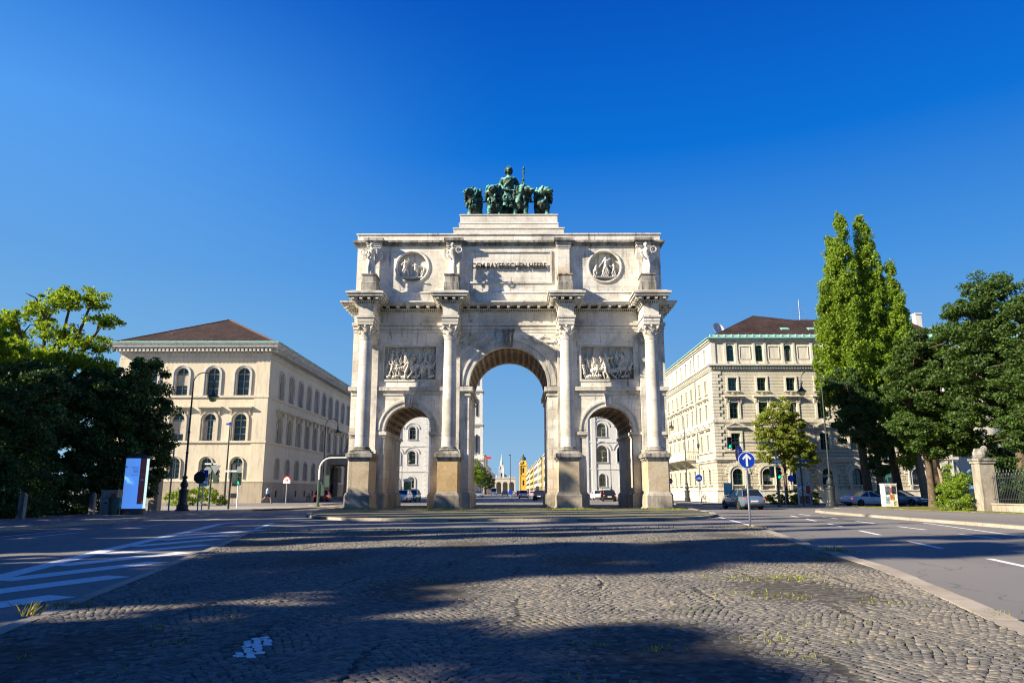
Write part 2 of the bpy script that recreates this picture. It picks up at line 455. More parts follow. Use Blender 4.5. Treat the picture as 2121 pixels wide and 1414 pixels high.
    def curved(s, cx, cz, r0, r1, a0, a1, y0, y1, n=16, m=0):   # arc block around the y axis
        v = []
        for i in range(n + 1):
            a = a0 + (a1 - a0) * i / n
            c, q = math.cos(a), math.sin(a)
            v += [(cx + r0 * c, y0, cz + r0 * q), (cx + r1 * c, y0, cz + r1 * q), (cx + r1 * c, y1, cz + r1 * q), (cx + r0 * c, y1, cz + r0 * q)]
        f = []
        for i in range(n):
            b = i * 4
            for k in range(4):
                f.append((b + k, b + (k + 1) % 4, b + 4 + (k + 1) % 4, b + 4 + k))
        f += [(3, 2, 1, 0), (n * 4, n * 4 + 1, n * 4 + 2, n * 4 + 3)]
        return s.add(v, f, m)
    def build(s, name, mats, parent=None, sharp=35, loc=None, rotz=0, recalc=True):
        me = bpy.data.meshes.new(name)
        me.from_pydata(s.v, [], s.f)
        if recalc:
            b = bmesh.new(); b.from_mesh(me)
            bmesh.ops.recalc_face_normals(b, faces=b.faces)
            b.to_mesh(me); b.free()
        if not isinstance(mats, (list, tuple)): mats = [mats]
        for m in mats:
            me.materials.append(M[m] if isinstance(m, str) else m)
        if len(mats) > 1:
            me.polygons.foreach_set('material_index', s.mi)
        if sharp:
            me.polygons.foreach_set('use_smooth', [True] * len(me.polygons))
            me.set_sharp_from_angle(angle=R(sharp))
        me.update()
        o = bpy.data.objects.new(name, me)
        col.objects.link(o)
        if parent: o.parent = parent
        if loc: o.location = loc
        o.rotation_euler.z = rotz
        return o

def tag(o, label=None, cat=None, group=None, kind=None):
    if label: o['label'] = label
    if cat: o['category'] = cat
    if group: o['group'] = group
    if kind: o['kind'] = kind
    return o
def empty(name, label=None, cat=None, loc=(0, 0, 0), rotz=0, group=None):
    o = bpy.data.objects.new(name, None)
    o.empty_display_size = 0.3
    col.objects.link(o)
    o.location = loc; o.rotation_euler.z = rotz
    return tag(o, label, cat, group)
def kids(o):
    return [c for c in bpy.data.objects if c.parent == o]
def dup(root, loc=None, rotz=None, label=None, group=None, parent=None, scale=None):
    r = root.copy(); col.objects.link(r)
    if parent is not None: r.parent = parent
    if loc is not None: r.location = loc
    if rotz is not None: r.rotation_euler.z = rotz
    if label: r['label'] = label
    if group: r['group'] = group
    if scale: r.scale = (scale,) * 3
    for c in KIDS.setdefault(root.name, kids(root)):
        d = c.copy(); col.objects.link(d); d.parent = r
        for g in KIDS.setdefault(c.name, kids(c)):
            e = g.copy(); col.objects.link(e); e.parent = d
    return r
KIDS = {}
def arcpts(cx, cz, r, a0, a1, n):
    return [(cx + r * math.cos(a0 + (a1 - a0) * i / n), cz + r * math.sin(a0 + (a1 - a0) * i / n)) for i in range(n + 1)]

# ------------------------------------------------------------------ ground
g = MB(); g.box(-3000, 3000, -300, 5000, -1.0, -0.004)
tag(g.build('ground', 'asphalt'), 'flat ground to the horizon', 'ground', kind='structure')

def lerp(tab, y):
    if y <= tab[0][1]: return tab[0][0]
    for (x0, y0), (x1, y1) in zip(tab, tab[1:]):
        if y <= y1: return x0 + (x1 - x0) * (y - y0) / (y1 - y0)
    return tab[-1][0]
ISL_R = [(3.2, 0), (5.11, 7.75), (6.43, 12.78), (7.28, 18.31), (8.5, 24.8), (8.95, 27.2), (8.9, 28.3)]
ISL_L = [(-3.5, 0), (-5.02, 7.42), (-5.99, 11.98), (-7.7, 19.9), (-8.6, 23.5), (-8.8, 24.7), (-8.7, 25.2)]
ISL_R = [(x * .95, y * .95) for x, y in ISL_R]
ISL_L = [(x * .95, y * .95) for x, y in ISL_L]
def isl_far(x):
    t = (x + 8.36) / 16.8
    return 23.75 + 3.04 * t + 0.9 * math.sin(PI * min(1, max(0, t))) * -0.6

# road sheet on the ground
rd = MB()
rd.add([(-17.2, -40, 0), (18.3, -40, 0), (18.3, 66, 0), (-17.2, 66, 0)], [(0, 1, 2, 3)])
rd.add([(-17.2, 44, 0), (-17.2, 66, 0), (-70, 66, 0), (-70, 57, 0)], [(0, 1, 2, 3)])
rd.add([(18.3, 46, 0), (90, 46, 0), (90, 76, 0), (18.3, 76, 0)], [(0, 1, 2, 3)])
rd.add([(-17.2, 66.0, 0), (18.3, 66.0, 0), (13, 1000, 0), (-17, 1000, 0)], [(0, 1, 2, 3)])
tag(rd.build('road', 'asphalt', recalc=False, sharp=0), 'grey asphalt carriageway', 'road', kind='structure')

def kerbline(mb, pts, wd=0.28, z0=-0.05, z1=0.11, seg=1.1, m=0, side=1):
    rng = random.Random(4)
    for (x0, y0), (x1, y1) in zip(pts, pts[1:]):
        L = math.hypot(x1 - x0, y1 - y0); n = max(1, round(L / seg))
        ux, uy = (x1 - x0) / L, (y1 - y0) / L
        for i in range(n):
            a, b = L * i / n + 0.008, L * (i + 1) / n - 0.008
            j = rng.uniform(-0.006, 0.006); dz = rng.uniform(-0.006, 0.006)
            px, py = -uy * wd * side, ux * wd * side
            ox, oy = -uy * j, ux * j
            q = [(x0 + ux * a + ox, y0 + uy * a + oy), (x0 + ux * b + ox, y0 + uy * b + oy)]
            q += [(q[1][0] + px, q[1][1] + py), (q[0][0] + px, q[0][1] + py)]
            if side < 0: q = q[::-1]
            mb.slab(q, z0, z1 + dz, m)
# cobbled traffic island: bed, kerb and individually shaped setts
ys = [0, 2, 4, 6, 7.5, 9, 11, 12.5, 14, 16, 18, 20, 21.4, 22.4]
farp = [(x, isl_far(x)) for x in (8.4, 7.6, 6, 4, 2, 0, -2, -4, -6, -7.6, -8.3)]
edge_r = [(lerp(ISL_R, y), y) for y in ys + [23.6, 24.9, 26.0]]
edge_l = [(lerp(ISL_L, y), y) for y in ys][::-1]
outline = edge_r + farp + edge_l
bed = MB(); bed.slab([(x * 0.99, y) for x, y in outline], -0.02, 0.0655)
tag(bed.build('island_bed', 'dirt', sharp=0), 'sandy bed of the cobbled island', 'traffic island', kind='structure')
kb = MB()
kerbline(kb, edge_r + farp, z1=0.075)
kerbline(kb, edge_l, z1=0.072, wd=0.15)
tag(kb.build('island_kerb', 'kerb'), 'pale granite kerb of the cobbled island', 'kerb', kind='structure')

def make_setts():
    rng = np.random.default_rng(7)
    V = []; F = []; MI = []
    W = 1.15; Rr = W * 0.66; s = 0.073
    k0, k1 = int(-9.2 / W) - 1, int(9.4 / W) + 1
    cnt = 0
    for k in range(k0, k1 + 1):
        xc = (k + 0.5) * W
        for i in range(int(1.5 / s), int(28.5 / s)):
            yb = i * s
            amax = math.asin(W / 2 / Rr)
            n = int(2 * amax * Rr / 0.070)
            off = rng.uniform(0, 1)
            for j in range(n + 1):
                a = -amax + 2 * amax * (j + 0.5 * (i % 2)) / n + rng.normal(0, 0.008)
                if abs(a) > amax: continue
                x = xc + Rr * math.sin(a); y = yb + Rr * math.cos(a) - Rr
                x += 0.05 * math.sin(y * 1.7 + k * 2.1) + 0.03 * math.sin(y * 4.3 + k); 
                if not (lerp(ISL_L, y) + 0.19 < x < lerp(ISL_R, y) - 0.30): continue
                if y > isl_far(x) - 0.30 or y < 1.6: continue
                hw = 0.0325 + rng.normal(0, 0.0035); hl = 0.0335 * max(0.62, math.cos(a)) + rng.normal(0, 0.0025)
                ca, sa = math.cos(a), -math.sin(a)
                zt = 0.073 + rng.normal(0, 0.0022) + 0.012 * math.sin(x * 1.3) * math.sin(y * 0.8)
                tx, ty = rng.normal(0, 0.035, 2)
                base = cnt * 8
                for (lx, ly) in ((-1, -1), (1, -1), (1, 1), (-1, 1)):
                    px = lx * hw * (1 + rng.normal(0, 0.07)); py = ly * hl * (1 + rng.normal(0, 0.07))
                    V.append((x + px * ca - py * sa, y + px * sa + py * ca, zt - 0.0035 + tx * px + ty * py))
                for (lx, ly) in ((-1, -1), (1, -1), (1, 1), (-1, 1)):
                    px = lx * hw * 0.80; py = ly * hl * 0.80
                    V.append((x + px * ca - py * sa, y + px * sa + py * ca, zt + tx * px + ty * py))
                F += [base + 4, base + 5, base + 6, base + 7]
                for q in range(4):
                    F += [base + q, base + (q + 1) % 4, base + 4 + (q + 1) % 4, base + 4 + q]
                mk = 1 if (5.8 < y < 6.62 and abs(x - (-2.05 - (y - 5.8) * 0.17)) < 0.10) else 0
                MI += [mk] * 5
                cnt += 1
    # lower skirts so the gaps are dark
    V = np.array(V, dtype=np.float32)
    n = cnt
    Vb = V.reshape(n, 8, 3)[:, :4].copy(); Vb[:, :, 2] -= 0.02
    allV = np.concatenate([V, Vb.reshape(-1, 3)])
    sk = []
    base8 = np.arange(n)[:, None] * 8; b4 = 8 * n + np.arange(n)[:, None] * 4
    for q in range(4):
        q2 = (q + 1) % 4
        sk.append(np.concatenate([b4 + q, b4 + q2, base8 + q2, base8 + q], 1))
    F = np.concatenate([np.array(F, dtype=np.int32), np.stack(sk, 1).reshape(-1).astype(np.int32)])
    MI = np.concatenate([np.array(MI, dtype=np.int32), np.zeros(4 * n, dtype=np.int32)])
    me = bpy.data.meshes.new('cobbled_island')
    me.vertices.add(len(allV)); me.vertices.foreach_set('co', allV.reshape(-1))
    me.loops.add(len(F)); me.loops.foreach_set('vertex_index', F)
    nf = len(F) // 4
    me.polygons.add(nf)
    me.polygons.foreach_set('loop_start', np.arange(nf, dtype=np.int32) * 4)
    me.polygons.foreach_set('loop_total', np.full(nf, 4, dtype=np.int32))
    me.materials.append(M['setts']); me.materials.append(M['paint_mark'])
    me.polygons.foreach_set('material_index', MI)
    me.update(calc_edges=True); me.validate()
    o = bpy.data.objects.new('cobbled_island', me); col.objects.link(o)
    tag(o, 'traffic island of small grey setts laid in arcs', 'cobbles', kind='structure')
make_setts()

# the island the arch stands on
ai = [(10.65, 39.6), (9.6, 37.0), (7.8, 34.4), (5, 33.3), (1.5, 32.85), (-2, 32.8), (-5, 33.0), (-8, 34.0), (-9.8, 35.9), (-10.9, 38.5), (-12.4, 44), (-13.3, 50), (-13.6, 55), (-13.4, 64), (-12, 66.5), (11, 66.5), (12.3, 64), (12.6, 55), (12.2, 50), (11.6, 44)]
a = MB(); a.slab(ai[::-1], -0.02, 0.085)
tag(a.build('arch_island', 'mossy', sharp=0), 'mossy cobbled ground around the arch', 'island', kind='structure')
kb = MB(); kerbline(kb, ai + ai[:1], z1=0.12, side=-1)
tag(kb.build('arch_island_kerb', 'kerb'), 'granite kerb around the arch island', 'kerb', kind='structure')

# pavements
pl = [(-17.1, -40), (-17.1, 44), (-17.6, 48), (-17.4, 54), (-14.6, 57.2), (-14.4, 60), (-18.3, 66), (-19.2, 150), (-19.2, 900), (-27, 900), (-27, 150), (-70, 78), (-70, -40)]
a = MB(); a.slab([(x - 0.28, y) if x > -50 else (x, y) for x, y in pl[:9]] + [(-70, 900), (-70, -40)], -0.02, 0.10)
tag(a.build('left_pavement', 'paving', sharp=0), 'grey pavement along the left side', 'pavement', kind='structure')
a = MB(); a.add([(-17.8, 48.5, .104), (-14.9, 57.3, .104), (-14.8, 60, .104), (-19.5, 60, .104), (-46, 60, .104), (-46, 50, .104)], [(0, 1, 2, 3, 4, 5)])
tag(a.build('pale_pavement', 'pale_paving', recalc=False, sharp=0), 'pale paving at the crossing', 'pavement', kind='structure')
kb = MB(); kerbline(kb, pl[:8], z1=0.12)
tag(kb.build('left_kerb', 'kerb'), 'kerb of the left pavement', 'kerb', kind='structure')
pr_ = [(17.3, -40), (17.5, 24), (17.9, 34), (18.4, 44), (18.9, 47.2), (20.2, 50.2), (22.5, 52.5), (25, 58.8), (28, 60.2), (80, 60.5)]
a = MB(); a.slab([(x + 0.28, y) for x, y in pr_] + [(80, -40)], -0.02, 0.10)
tag(a.build('right_pavement', 'paving', sharp=0), 'grey pavement along the right side', 'pavement', kind='structure')
kb = MB(); kerbline(kb, pr_[:9], z1=0.12, side=-1, wd=0.3)
tag(kb.build('right_kerb', 'kerb'), 'pale kerb of the right pavement', 'kerb', kind='structure')
a = MB(); a.slab([(16.5, 66), (18.5, 74.2), (80, 74.2), (80, 79.5), (15.4, 79.5), (14.6, 160), (13, 900), (10.5, 900), (12.4, 160)], -0.02, 0.10)
tag(a.build('far_right_pavement', 'pale_paving', sharp=0), 'pale pavement before the right building', 'pavement', kind='structure')
a = MB(); a.slab([(26.4, 46.8), (26.0, 52), (26.6, 59.7), (80, 60), (80, 30), (28.9, 30)][::-1], 0.06, 0.125)
tag(a.build('lawn', 'lawn', sharp=0), 'dry sunlit lawn under the right trees', 'lawn', kind='structure')

# painted road markings, 4 mm sheets
mk = MB()
def line(p, q, wd, z=0.004):
    (x0, y0), (x1, y1) = p, q
    L = math.hypot(x1 - x0, y1 - y0); nx, ny = -(y1 - y0) / L * wd / 2, (x1 - x0) / L * wd / 2
    mk.add([(x0 - nx, y0 - ny, z), (x1 - nx, y1 - ny, z), (x1 + nx, y1 + ny, z), (x0 + nx, y0 + ny, z)], [(0, 1, 2, 3)])
HL = [(-6.4, 3), (-7.15, 7), (-7.98, 11.64), (-9.21, 16.74), (-11.2, 26.5), (-12.1, 30.5)]
for p, q in zip(HL, HL[1:]): line(p, q, 0.34)
for p, q in (((-12.1, 30.5), (-12.15, 32)), ((-12.15, 32), (-11.6, 33.3)), ((-11.6, 33.3), (-10.9, 34.2)), ((-12.1, 30.5), (-11.3, 31.5)), ((-11.3, 31.5), (-10.2, 31.2)), ((-10.2, 31.2), (-9.2, 26.2))): line(p, q, 0.2)
for s0 in (4.6, 6.7, 8.9, 11.2, 13.4, 15.7, 18.0, 20.3, 22.6):
    line((lerp(HL, s0) + 0.22, s0), (lerp(ISL_L, s0 + 3.0) - 0.42, s0 + 2.9), 0.50, 0.0045)
line((10.4, 38.3), (8.9, 27.6), 0.16)
for a0 in (7.2, 12.4, 17.5, 22.8, 28.0, 33.2, 38.4):
    f = lambda y: 8.8 + (y - 12.6) * 0.2185
    line((f(a0), a0), (f(a0 + 2.5), a0 + 2.5), 0.15)
for a0 in (10.5, 15.6, 20.8, 25.8, 30.9, 36.0, 41.0):
    f = lambda y: 13.4 + (y - 20.8) * 0.135
    line((f(a0), a0), (f(a0 + 2.5), a0 + 2.5), 0.15)
line((14.1, 19.0), (17.1, 31.5), 0.12)
for a0 in (3, 9, 15, 21, 27, 33, 39):
    line((-13.6 - a0 * 0.02, a0), (-13.65 - a0 * 0.02, a0 + 3), 0.13)
line((-14.9, 18), (-15.2, 26), 0.12)
for k in range(9): line((-13 + k * 0.9, 70.5), (-12.6 + k * 0.9, 70.5), 3.0)
line((-6, 78), (2, 78), 0.4); line((-16, 68.2), (12, 68.2), 0.2)
for y in range(90, 500, 14): line((-2.5, y), (-2.5, y + 5), 0.2); line((5.0, y), (5.0, y + 5), 0.2)
tag(mk.build('road_markings', 'paint_mark', recalc=False, sharp=0), 'white painted lane lines and hatching', 'road marking', kind='structure')

# repair seams and patches in the asphalt, a drain cover at the island kerb
M['tar'] = plain('tar_seam', (0.05, 0.05, 0.05), 0.5, .3)
M['patch'] = _asphalt('asphalt_patch', (0.105, 0.102, 0.098), (0.14, 0.135, 0.126))
mk = MB()
for pts in ([(12.6, 24.0), (13.1, 20.5), (12.8, 17.0), (13.3, 13.5)], [(9.2, 40), (13.5, 31.5), (15.8, 30.8)], [(-10.5, 14), (-12.2, 19), (-13.2, 26), (-13.0, 33)], [(10.3, 10), (14.9, 12.4)], [(-16.2, 12), (-13.8, 13.2), (-11.0, 12.9)]):
    for p, q in zip(pts, pts[1:]): line(p, q, 0.045, .0028)
tag(mk.build('tar_seams', 'tar', recalc=False, sharp=0), 'dark tar seams in the asphalt', 'road repair', kind='structure')
mk = MB()
for x0, x1, y0, y1 in ((14.2, 15.6, 33.0, 38.5), (10.9, 12.0, 13.0, 15.6), (-16.2, -14.9, 20, 24.5), (-13.5, -12.4, 36, 41)):
    mk.add([(x0, y0, .002), (x1, y0 + .1, .002), (x1 + .1, y1, .002), (x0 + .15, y1 - .1, .002)], [(0, 1, 2, 3)])
tag(mk.build('asphalt_patches', 'patch', recalc=False, sharp=0), 'darker repaired patches of asphalt', 'road repair', kind='structure')
b = MB(); b.box(-.16, .16, -.26, .26, 0, .012)
for k in range(6): b.box(-.12, .12, -.21 + k * .075, -.18 + k * .075, .012, .02)
tag(b.build('drain_cover', 'iron', None, sharp=0, loc=(5.25, 7.6, .002), rotz=-.2), 'dark iron drain cover beside the right kerb of the cobbled island', 'drain cover')
def blades(name, spots, mat, label, dens=26, h=0.09, spread=0.10, z=0.09, cat='weeds'):
    rng = np.random.default_rng(3)
    V = []; F = []
    for (x, y, k) in spots:
        for i in range(int(dens * k)):
            bx, by = x + rng.normal(0, spread * k * 1.3), y + rng.normal(0, spread * k)
            an = rng.uniform(0, 2 * PI); hh = h * rng.uniform(0.4, 1.3) * (0.6 + 0.4 * k); wd = 0.004 + min(hh * 0.08, 0.006)
            lx, ly = rng.normal(0, 0.5, 2) * hh
            c, s_ = math.cos(an) * wd, math.sin(an) * wd
            o = len(V)
            V += [(bx - c, by - s_, z), (bx + c, by + s_, z), (bx + lx * .5 + c * .8, by + ly * .5 + s_ * .8, z + hh * .6), (bx + lx, by + ly, z + hh)]
            F.append((o, o + 1, o + 2, o + 3))
    me = bpy.data.meshes.new(name); me.from_pydata(V, [], F); me.materials.append(M[mat]); me.update()
    o = bpy.data.objects.new(name, me); col.objects.link(o)
    tag(o, label, cat, kind='stuff')
rg = random.Random(11)
sp = []
for i in range(170):
    y = rg.uniform(4.8, 25); x = rg.uniform(lerp(ISL_L, y) + .5, lerp(ISL_R, y) - .5)
    sp.append((x, y, rg.choice((0.3, 0.4, 0.5, 0.9))))
sp = [(a_ * .95, b_ * .95, c_) for a_, b_, c_ in sp]
sp += [(3.6, 11.0, 2.0), (4.1, 11.2, 2.4), (3.2, 10.9, 1.2), (3.0, 9.2, 1.8), (3.3, 9.1, 1.2), (4.9, 7.9, 1.4), (3.2, 7.5, 1.6), (2.7, 7.3, 1.0), (0.8, 11.5, 1.3), (3.9, 10.9, 2.2), (2.9, 11.1, 1.6), (1.9, 8.1, 1.3), (4.2, 8.6, 1.2), (2.1, 5.9, 1.2), (3.6, 5.8, 1.1), (1.2, 6.3, 1.0), (2.2, 6.6, 1.5), (2.7, 6.5, 1.4), (3.1, 6.4, 1.1), (-1.9, 10.5, 1.0), (-2.8, 7.6, 1.0)]
blades('weeds', sp, 'blade', 'tufts of grass between the setts', h=0.028, z=0.066)
sp = [(-5.1 + rg.uniform(-.3, .5), 8.3 + rg.uniform(-.12, .12), .7) for i in range(12)] + [(8.1 + rg.uniform(-.5, .5), 26.0 + rg.uniform(-.5, .4), 1.4) for i in range(9)] + [(6.75 + rg.uniform(-.35, .1), 16.3 + rg.uniform(-1.0, 1.0), 1.4) for i in range(10)]
blades('dry_weeds', sp, 'drygrass', 'dry grass on the island kerb', h=0.05, z=0.06)
blades('tall_dry_weed', [(-4.95, 7.75, 0.5)], 'drygrass', 'tall dry weed at the left island kerb', dens=44, h=0.17, spread=.06, z=0.06)
sp = []
for cx in (-11.24, -4.94, 3.74, 10.05):
    for i in range(60): sp.append((cx + rg.uniform(-1.4, 1.4), 51.7 - abs(rg.gauss(0, .35)), 1.5))
for i in range(110): sp.append((rg.uniform(-12, 11.5), rg.uniform(50.0, 52), .9))
for i in range(60):
    xx = rg.uniform(-8.0, 8.0); sp.append((xx, isl_far(xx) - rg.uniform(.1, .4), .6))
blades('arch_grass', sp, 'blade', 'bright grass at the foot of the arch', dens=22, h=0.07, spread=0.14, z=0.08, cat='grass')

# ------------------------------------------------------------------ the arch
AX, AY = -0.62, 55.0
arch = empty('triumphal_arch', 'weathered white marble triumphal arch with three passages and four columns', 'triumphal arch', (AX, AY, 0.08))
SO, SR, SZ = 7.62, 1.76, 5.75      # side arches
CR, CZ = 3.0, 9.15                 # centre arch
DEP = 7.7
def notched(x0, x1, z0, z1, holes, grow=0.0, n=20):
    p = [(x0, z0)]
    for cx, r, zs in holes:
        p.append((cx - r, z0))
        if grow: p.append((cx - r, zs))
        p += arcpts(cx, zs, r + grow, PI, 0, n)
        if grow: p.append((cx + r, zs))
        p.append((cx + r, z0))
    p += [(x1, z0), (x1, z1), (x0, z1)]
    return p
b = MB()
b.prism(notched(-12.05, 12.05, 0, 13.3, [(-SO, SR, SZ), (0, CR, CZ), (SO, SR, SZ)], 0.22), 0.5, DEP - .5)
for yy in (0, DEP - 0.5):
    b.prism([(-12.05, 0)] + [q for cx in (-SO,) for q in [(cx - SR, 0)] + arcpts(cx, SZ, SR, PI, 0, 20) + [(cx + SR, 0)]] + [(-CR, 0), (-CR, 9.03), (-12.05, 9.03)], yy, yy + 0.5)
    b.prism([(CR, 0)] + [(SO - SR, 0)] + arcpts(SO, SZ, SR, PI, 0, 20) + [(SO + SR, 0)] + [(12.05, 0), (12.05, 9.03), (CR, 9.03)], yy, yy + 0.5)
    b.prism([(-4.4, 9.03), (-CR, 9.03)] + arcpts(0, CZ, CR, PI, 0, 28) + [(CR, 9.03), (4.4, 9.03), (4.4, 13.3), (-4.4, 13.3)], yy, yy + 0.5)
    for sgn in (-1, 1):
        xa, xb = (4.4, 12.05) if sgn > 0 else (-12.05, -4.4)
        ra, rb = (5.6, 9.62) if sgn > 0 else (-9.62, -5.6)
        b.box(xa, xb, yy, yy + .5, 9.03, 9.62); b.box(xa, xb, yy, yy + .5, 12.2, 13.3)
        b.box(xa, ra, yy, yy + .5, 9.62, 12.2); b.box(rb, xb, yy, yy + .5, 9.62, 12.2)
b.build('body', 'marble', arch, sharp=20)

# base courses of the piers
for x0, x1 in ((-12.05, -SO - SR), (-SO + SR, -CR), (CR, SO - SR), (SO + SR, 12.05)):
    t = MB(); t.box(x0 - .16, x1 + .16, -.16, DEP + .16, 0, 0.95)
    t.taper(x0 - .16, x1 + .16, -.16, DEP + .16, 0.95, 1.13, 0.12)
    t.build('pier_base', 'base_stone', arch, sharp=20)
for s in (-1, 1):
    t = MB()
    for x0, x1 in ((SO + SR, 12.05), (CR + 1.25, SO - SR)):
        xa, xb = sorted((s * x0, s * x1))
        grow = 0.12
        ga, gb = (grow, 0) if (x0 > SO) == (s > 0) else (0, grow)
        for z0, z1, e in ((5.22, 5.34, .06), (5.38, 5.62, .16)):
            t.box(xa - (e if ga else 0.01), xb + (e if gb else 0.01), -e, DEP + e, z0, z1)
    xa, xb = sorted((s * CR, s * 4.3))
    t.box(xa - (.1 if s > 0 else 0), xb + (.1 if s < 0 else 0), -.1, DEP + .1, 8.36, 8.5)
    t.box(xa - (.25 if s > 0 else 0), xb + (.25 if s < 0 else 0), -.25, DEP + .25, 8.70, 9.03)
    xa, xb = sorted((s * 4.35, s * 12.05))
    t.box(xa - (.2 if s < 0 else 0), xb + (.2 if s > 0 else 0), -.2, DEP + .2, 8.74, 9.03)
    t.box(xa, xb, -.06, DEP + .06, 8.40, 8.5)
    t.build('string_course', 'marble_trim', arch, sharp=20)
# archivolts
for cx, r, zs, wd, nm in ((-SO, SR, SZ, .5, 'side'), (SO, SR, SZ, .5, 'side'), (0, CR, CZ, .66, 'c')):
    t = MB()
    if zs < 8:
        for sx in (-1, 1):
            xa, xb = sorted((cx + sx * r, cx + sx * (r + wd)))
            t.box(xa, xb, -.08, .01, 5.62, zs)
    t.curved(cx, zs, r, r + wd, 0, PI, -.08, .01, 36)
    t.curved(cx, zs, r + wd * .72, r + wd, 0, PI, -.17, -.08, 36)
    t.curved(cx, zs, r + .02, r + wd * .30, 0, PI, -.11, -.08, 36)
    t.build('archivolt', 'marble_trim', arch, sharp=25)
    k = MB()
    kw, kh = (.26, .85) if zs < 8 else (.36, 1.2)
    k.prism([(cx - kw * .8, zs + r - .05), (cx + kw * .8, zs + r - .05), (cx + kw * 1.15, zs + r + kh), (cx - kw * 1.15, zs + r + kh)], -.34, -.02)
    k.box(cx - kw * 1.35, cx + kw * 1.35, -.42, .0, zs + r + kh, zs + r + kh + .14)
    k.ell((cx, -.38, zs + r + kh * .45), (kw * .6, .16, kh * .35)); k.ell((cx, -.36, zs + r + kh * .8), (kw * .8, .14, .12))
    k.build('keystone', 'weathered' if zs > 8 else 'sculpt', arch, sharp=30)
    # coffered vault
    v = MB()
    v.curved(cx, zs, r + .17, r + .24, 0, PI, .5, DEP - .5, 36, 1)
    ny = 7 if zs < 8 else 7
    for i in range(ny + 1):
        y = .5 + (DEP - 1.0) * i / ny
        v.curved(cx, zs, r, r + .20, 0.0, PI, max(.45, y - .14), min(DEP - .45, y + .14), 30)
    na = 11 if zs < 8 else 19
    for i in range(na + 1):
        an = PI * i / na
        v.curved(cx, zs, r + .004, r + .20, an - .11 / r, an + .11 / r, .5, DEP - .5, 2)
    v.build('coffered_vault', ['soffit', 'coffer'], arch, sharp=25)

def relief_mesh(name, x0, x1, z0, z1, nx, nz, caps, y0, depth, mat, mask=None, parent=None):
    xs = np.linspace(x0, x1, nx); zs = np.linspace(z0, z1, nz)
    X, Z = np.meshgrid(xs, zs)
    H = np.zeros_like(X)
    for (ax, az, bx, bz, r, h, lift) in caps:
        dx, dz = bx - ax, bz - az
        L2 = dx * dx + dz * dz + 1e-9
        tt = np.clip(((X - ax) * dx + (Z - az) * dz) / L2, 0, 1)
        d = np.hypot(X - ax - tt * dx, Z - az - tt * dz) / r
        H = np.maximum(H, np.where(d < 1, lift + h * np.sqrt(np.clip(1 - d * d, 0, 1)), 0))
    fold = 0.05 * np.sin(X * 37 + Z * 11) * np.sin(Z * 29 - X * 5)
    H = H + np.where(H > 0.02, fold, 0)
    v = np.stack([X, y0 - H * depth, Z], -1).reshape(-1, 3)
    ok = np.ones(X.shape, bool) if mask is None else mask(X, Z)
    f = []
    for j in range(nz - 1):
        for i in range(nx - 1):
            if ok[j, i] and ok[j, i + 1] and ok[j + 1, i] and ok[j + 1, i + 1]:
                q = j * nx + i
                f.append((q, q + 1, q + nx + 1, q + nx))
    me = bpy.data.meshes.new(name); me.from_pydata(v.tolist(), [], f)
    me.materials.append(M[mat]); me.polygons.foreach_set('use_smooth', [True] * len(f)); me.update()
    o = bpy.data.objects.new(name, me); col.objects.link(o); o.parent = parent or arch
    return o
def man(x, z, H, lean, rng, lift=.35, h=.65):
    """capsules of a figure, feet at x,z, height H"""
    c = []
    hx, hz = x + lean * H * .55, z + H * .50
    sx, sz = hx + lean * H * .25, z + H * .80
    c.append((hx, hz, sx, sz, H * .105, h, lift))
    c.append((sx - H * .08, sz, sx + H * .08, sz, H * .07, h, lift))
    c.append((sx + lean * H * .1, sz + H * .13, sx + lean * H * .11, sz + H * .14, H * .075, h, lift))
    for sg in (-1, 1):
        kx = hx + sg * H * rng.uniform(.02, .16); kz = z + H * .26
        fx = x + sg * H * rng.uniform(.03, .2)
        c.append((hx + sg * H * .04, hz, kx, kz, H * .065, h * .9, lift)); c.append((kx, kz, fx, z, H * .045, h * .8, lift))
        ex = sx + sg * H * rng.uniform(.1, .22); ez = sz - H * rng.uniform(-.12, .16)
        c.append((sx + sg * H * .08, sz, ex, ez, H * .04, h * .9, lift))
        c.append((ex, ez, ex + sg * H * rng.uniform(-.1, .15), ez + H * rng.uniform(-.1, .2), H * .035, h * .9, lift))
    return c
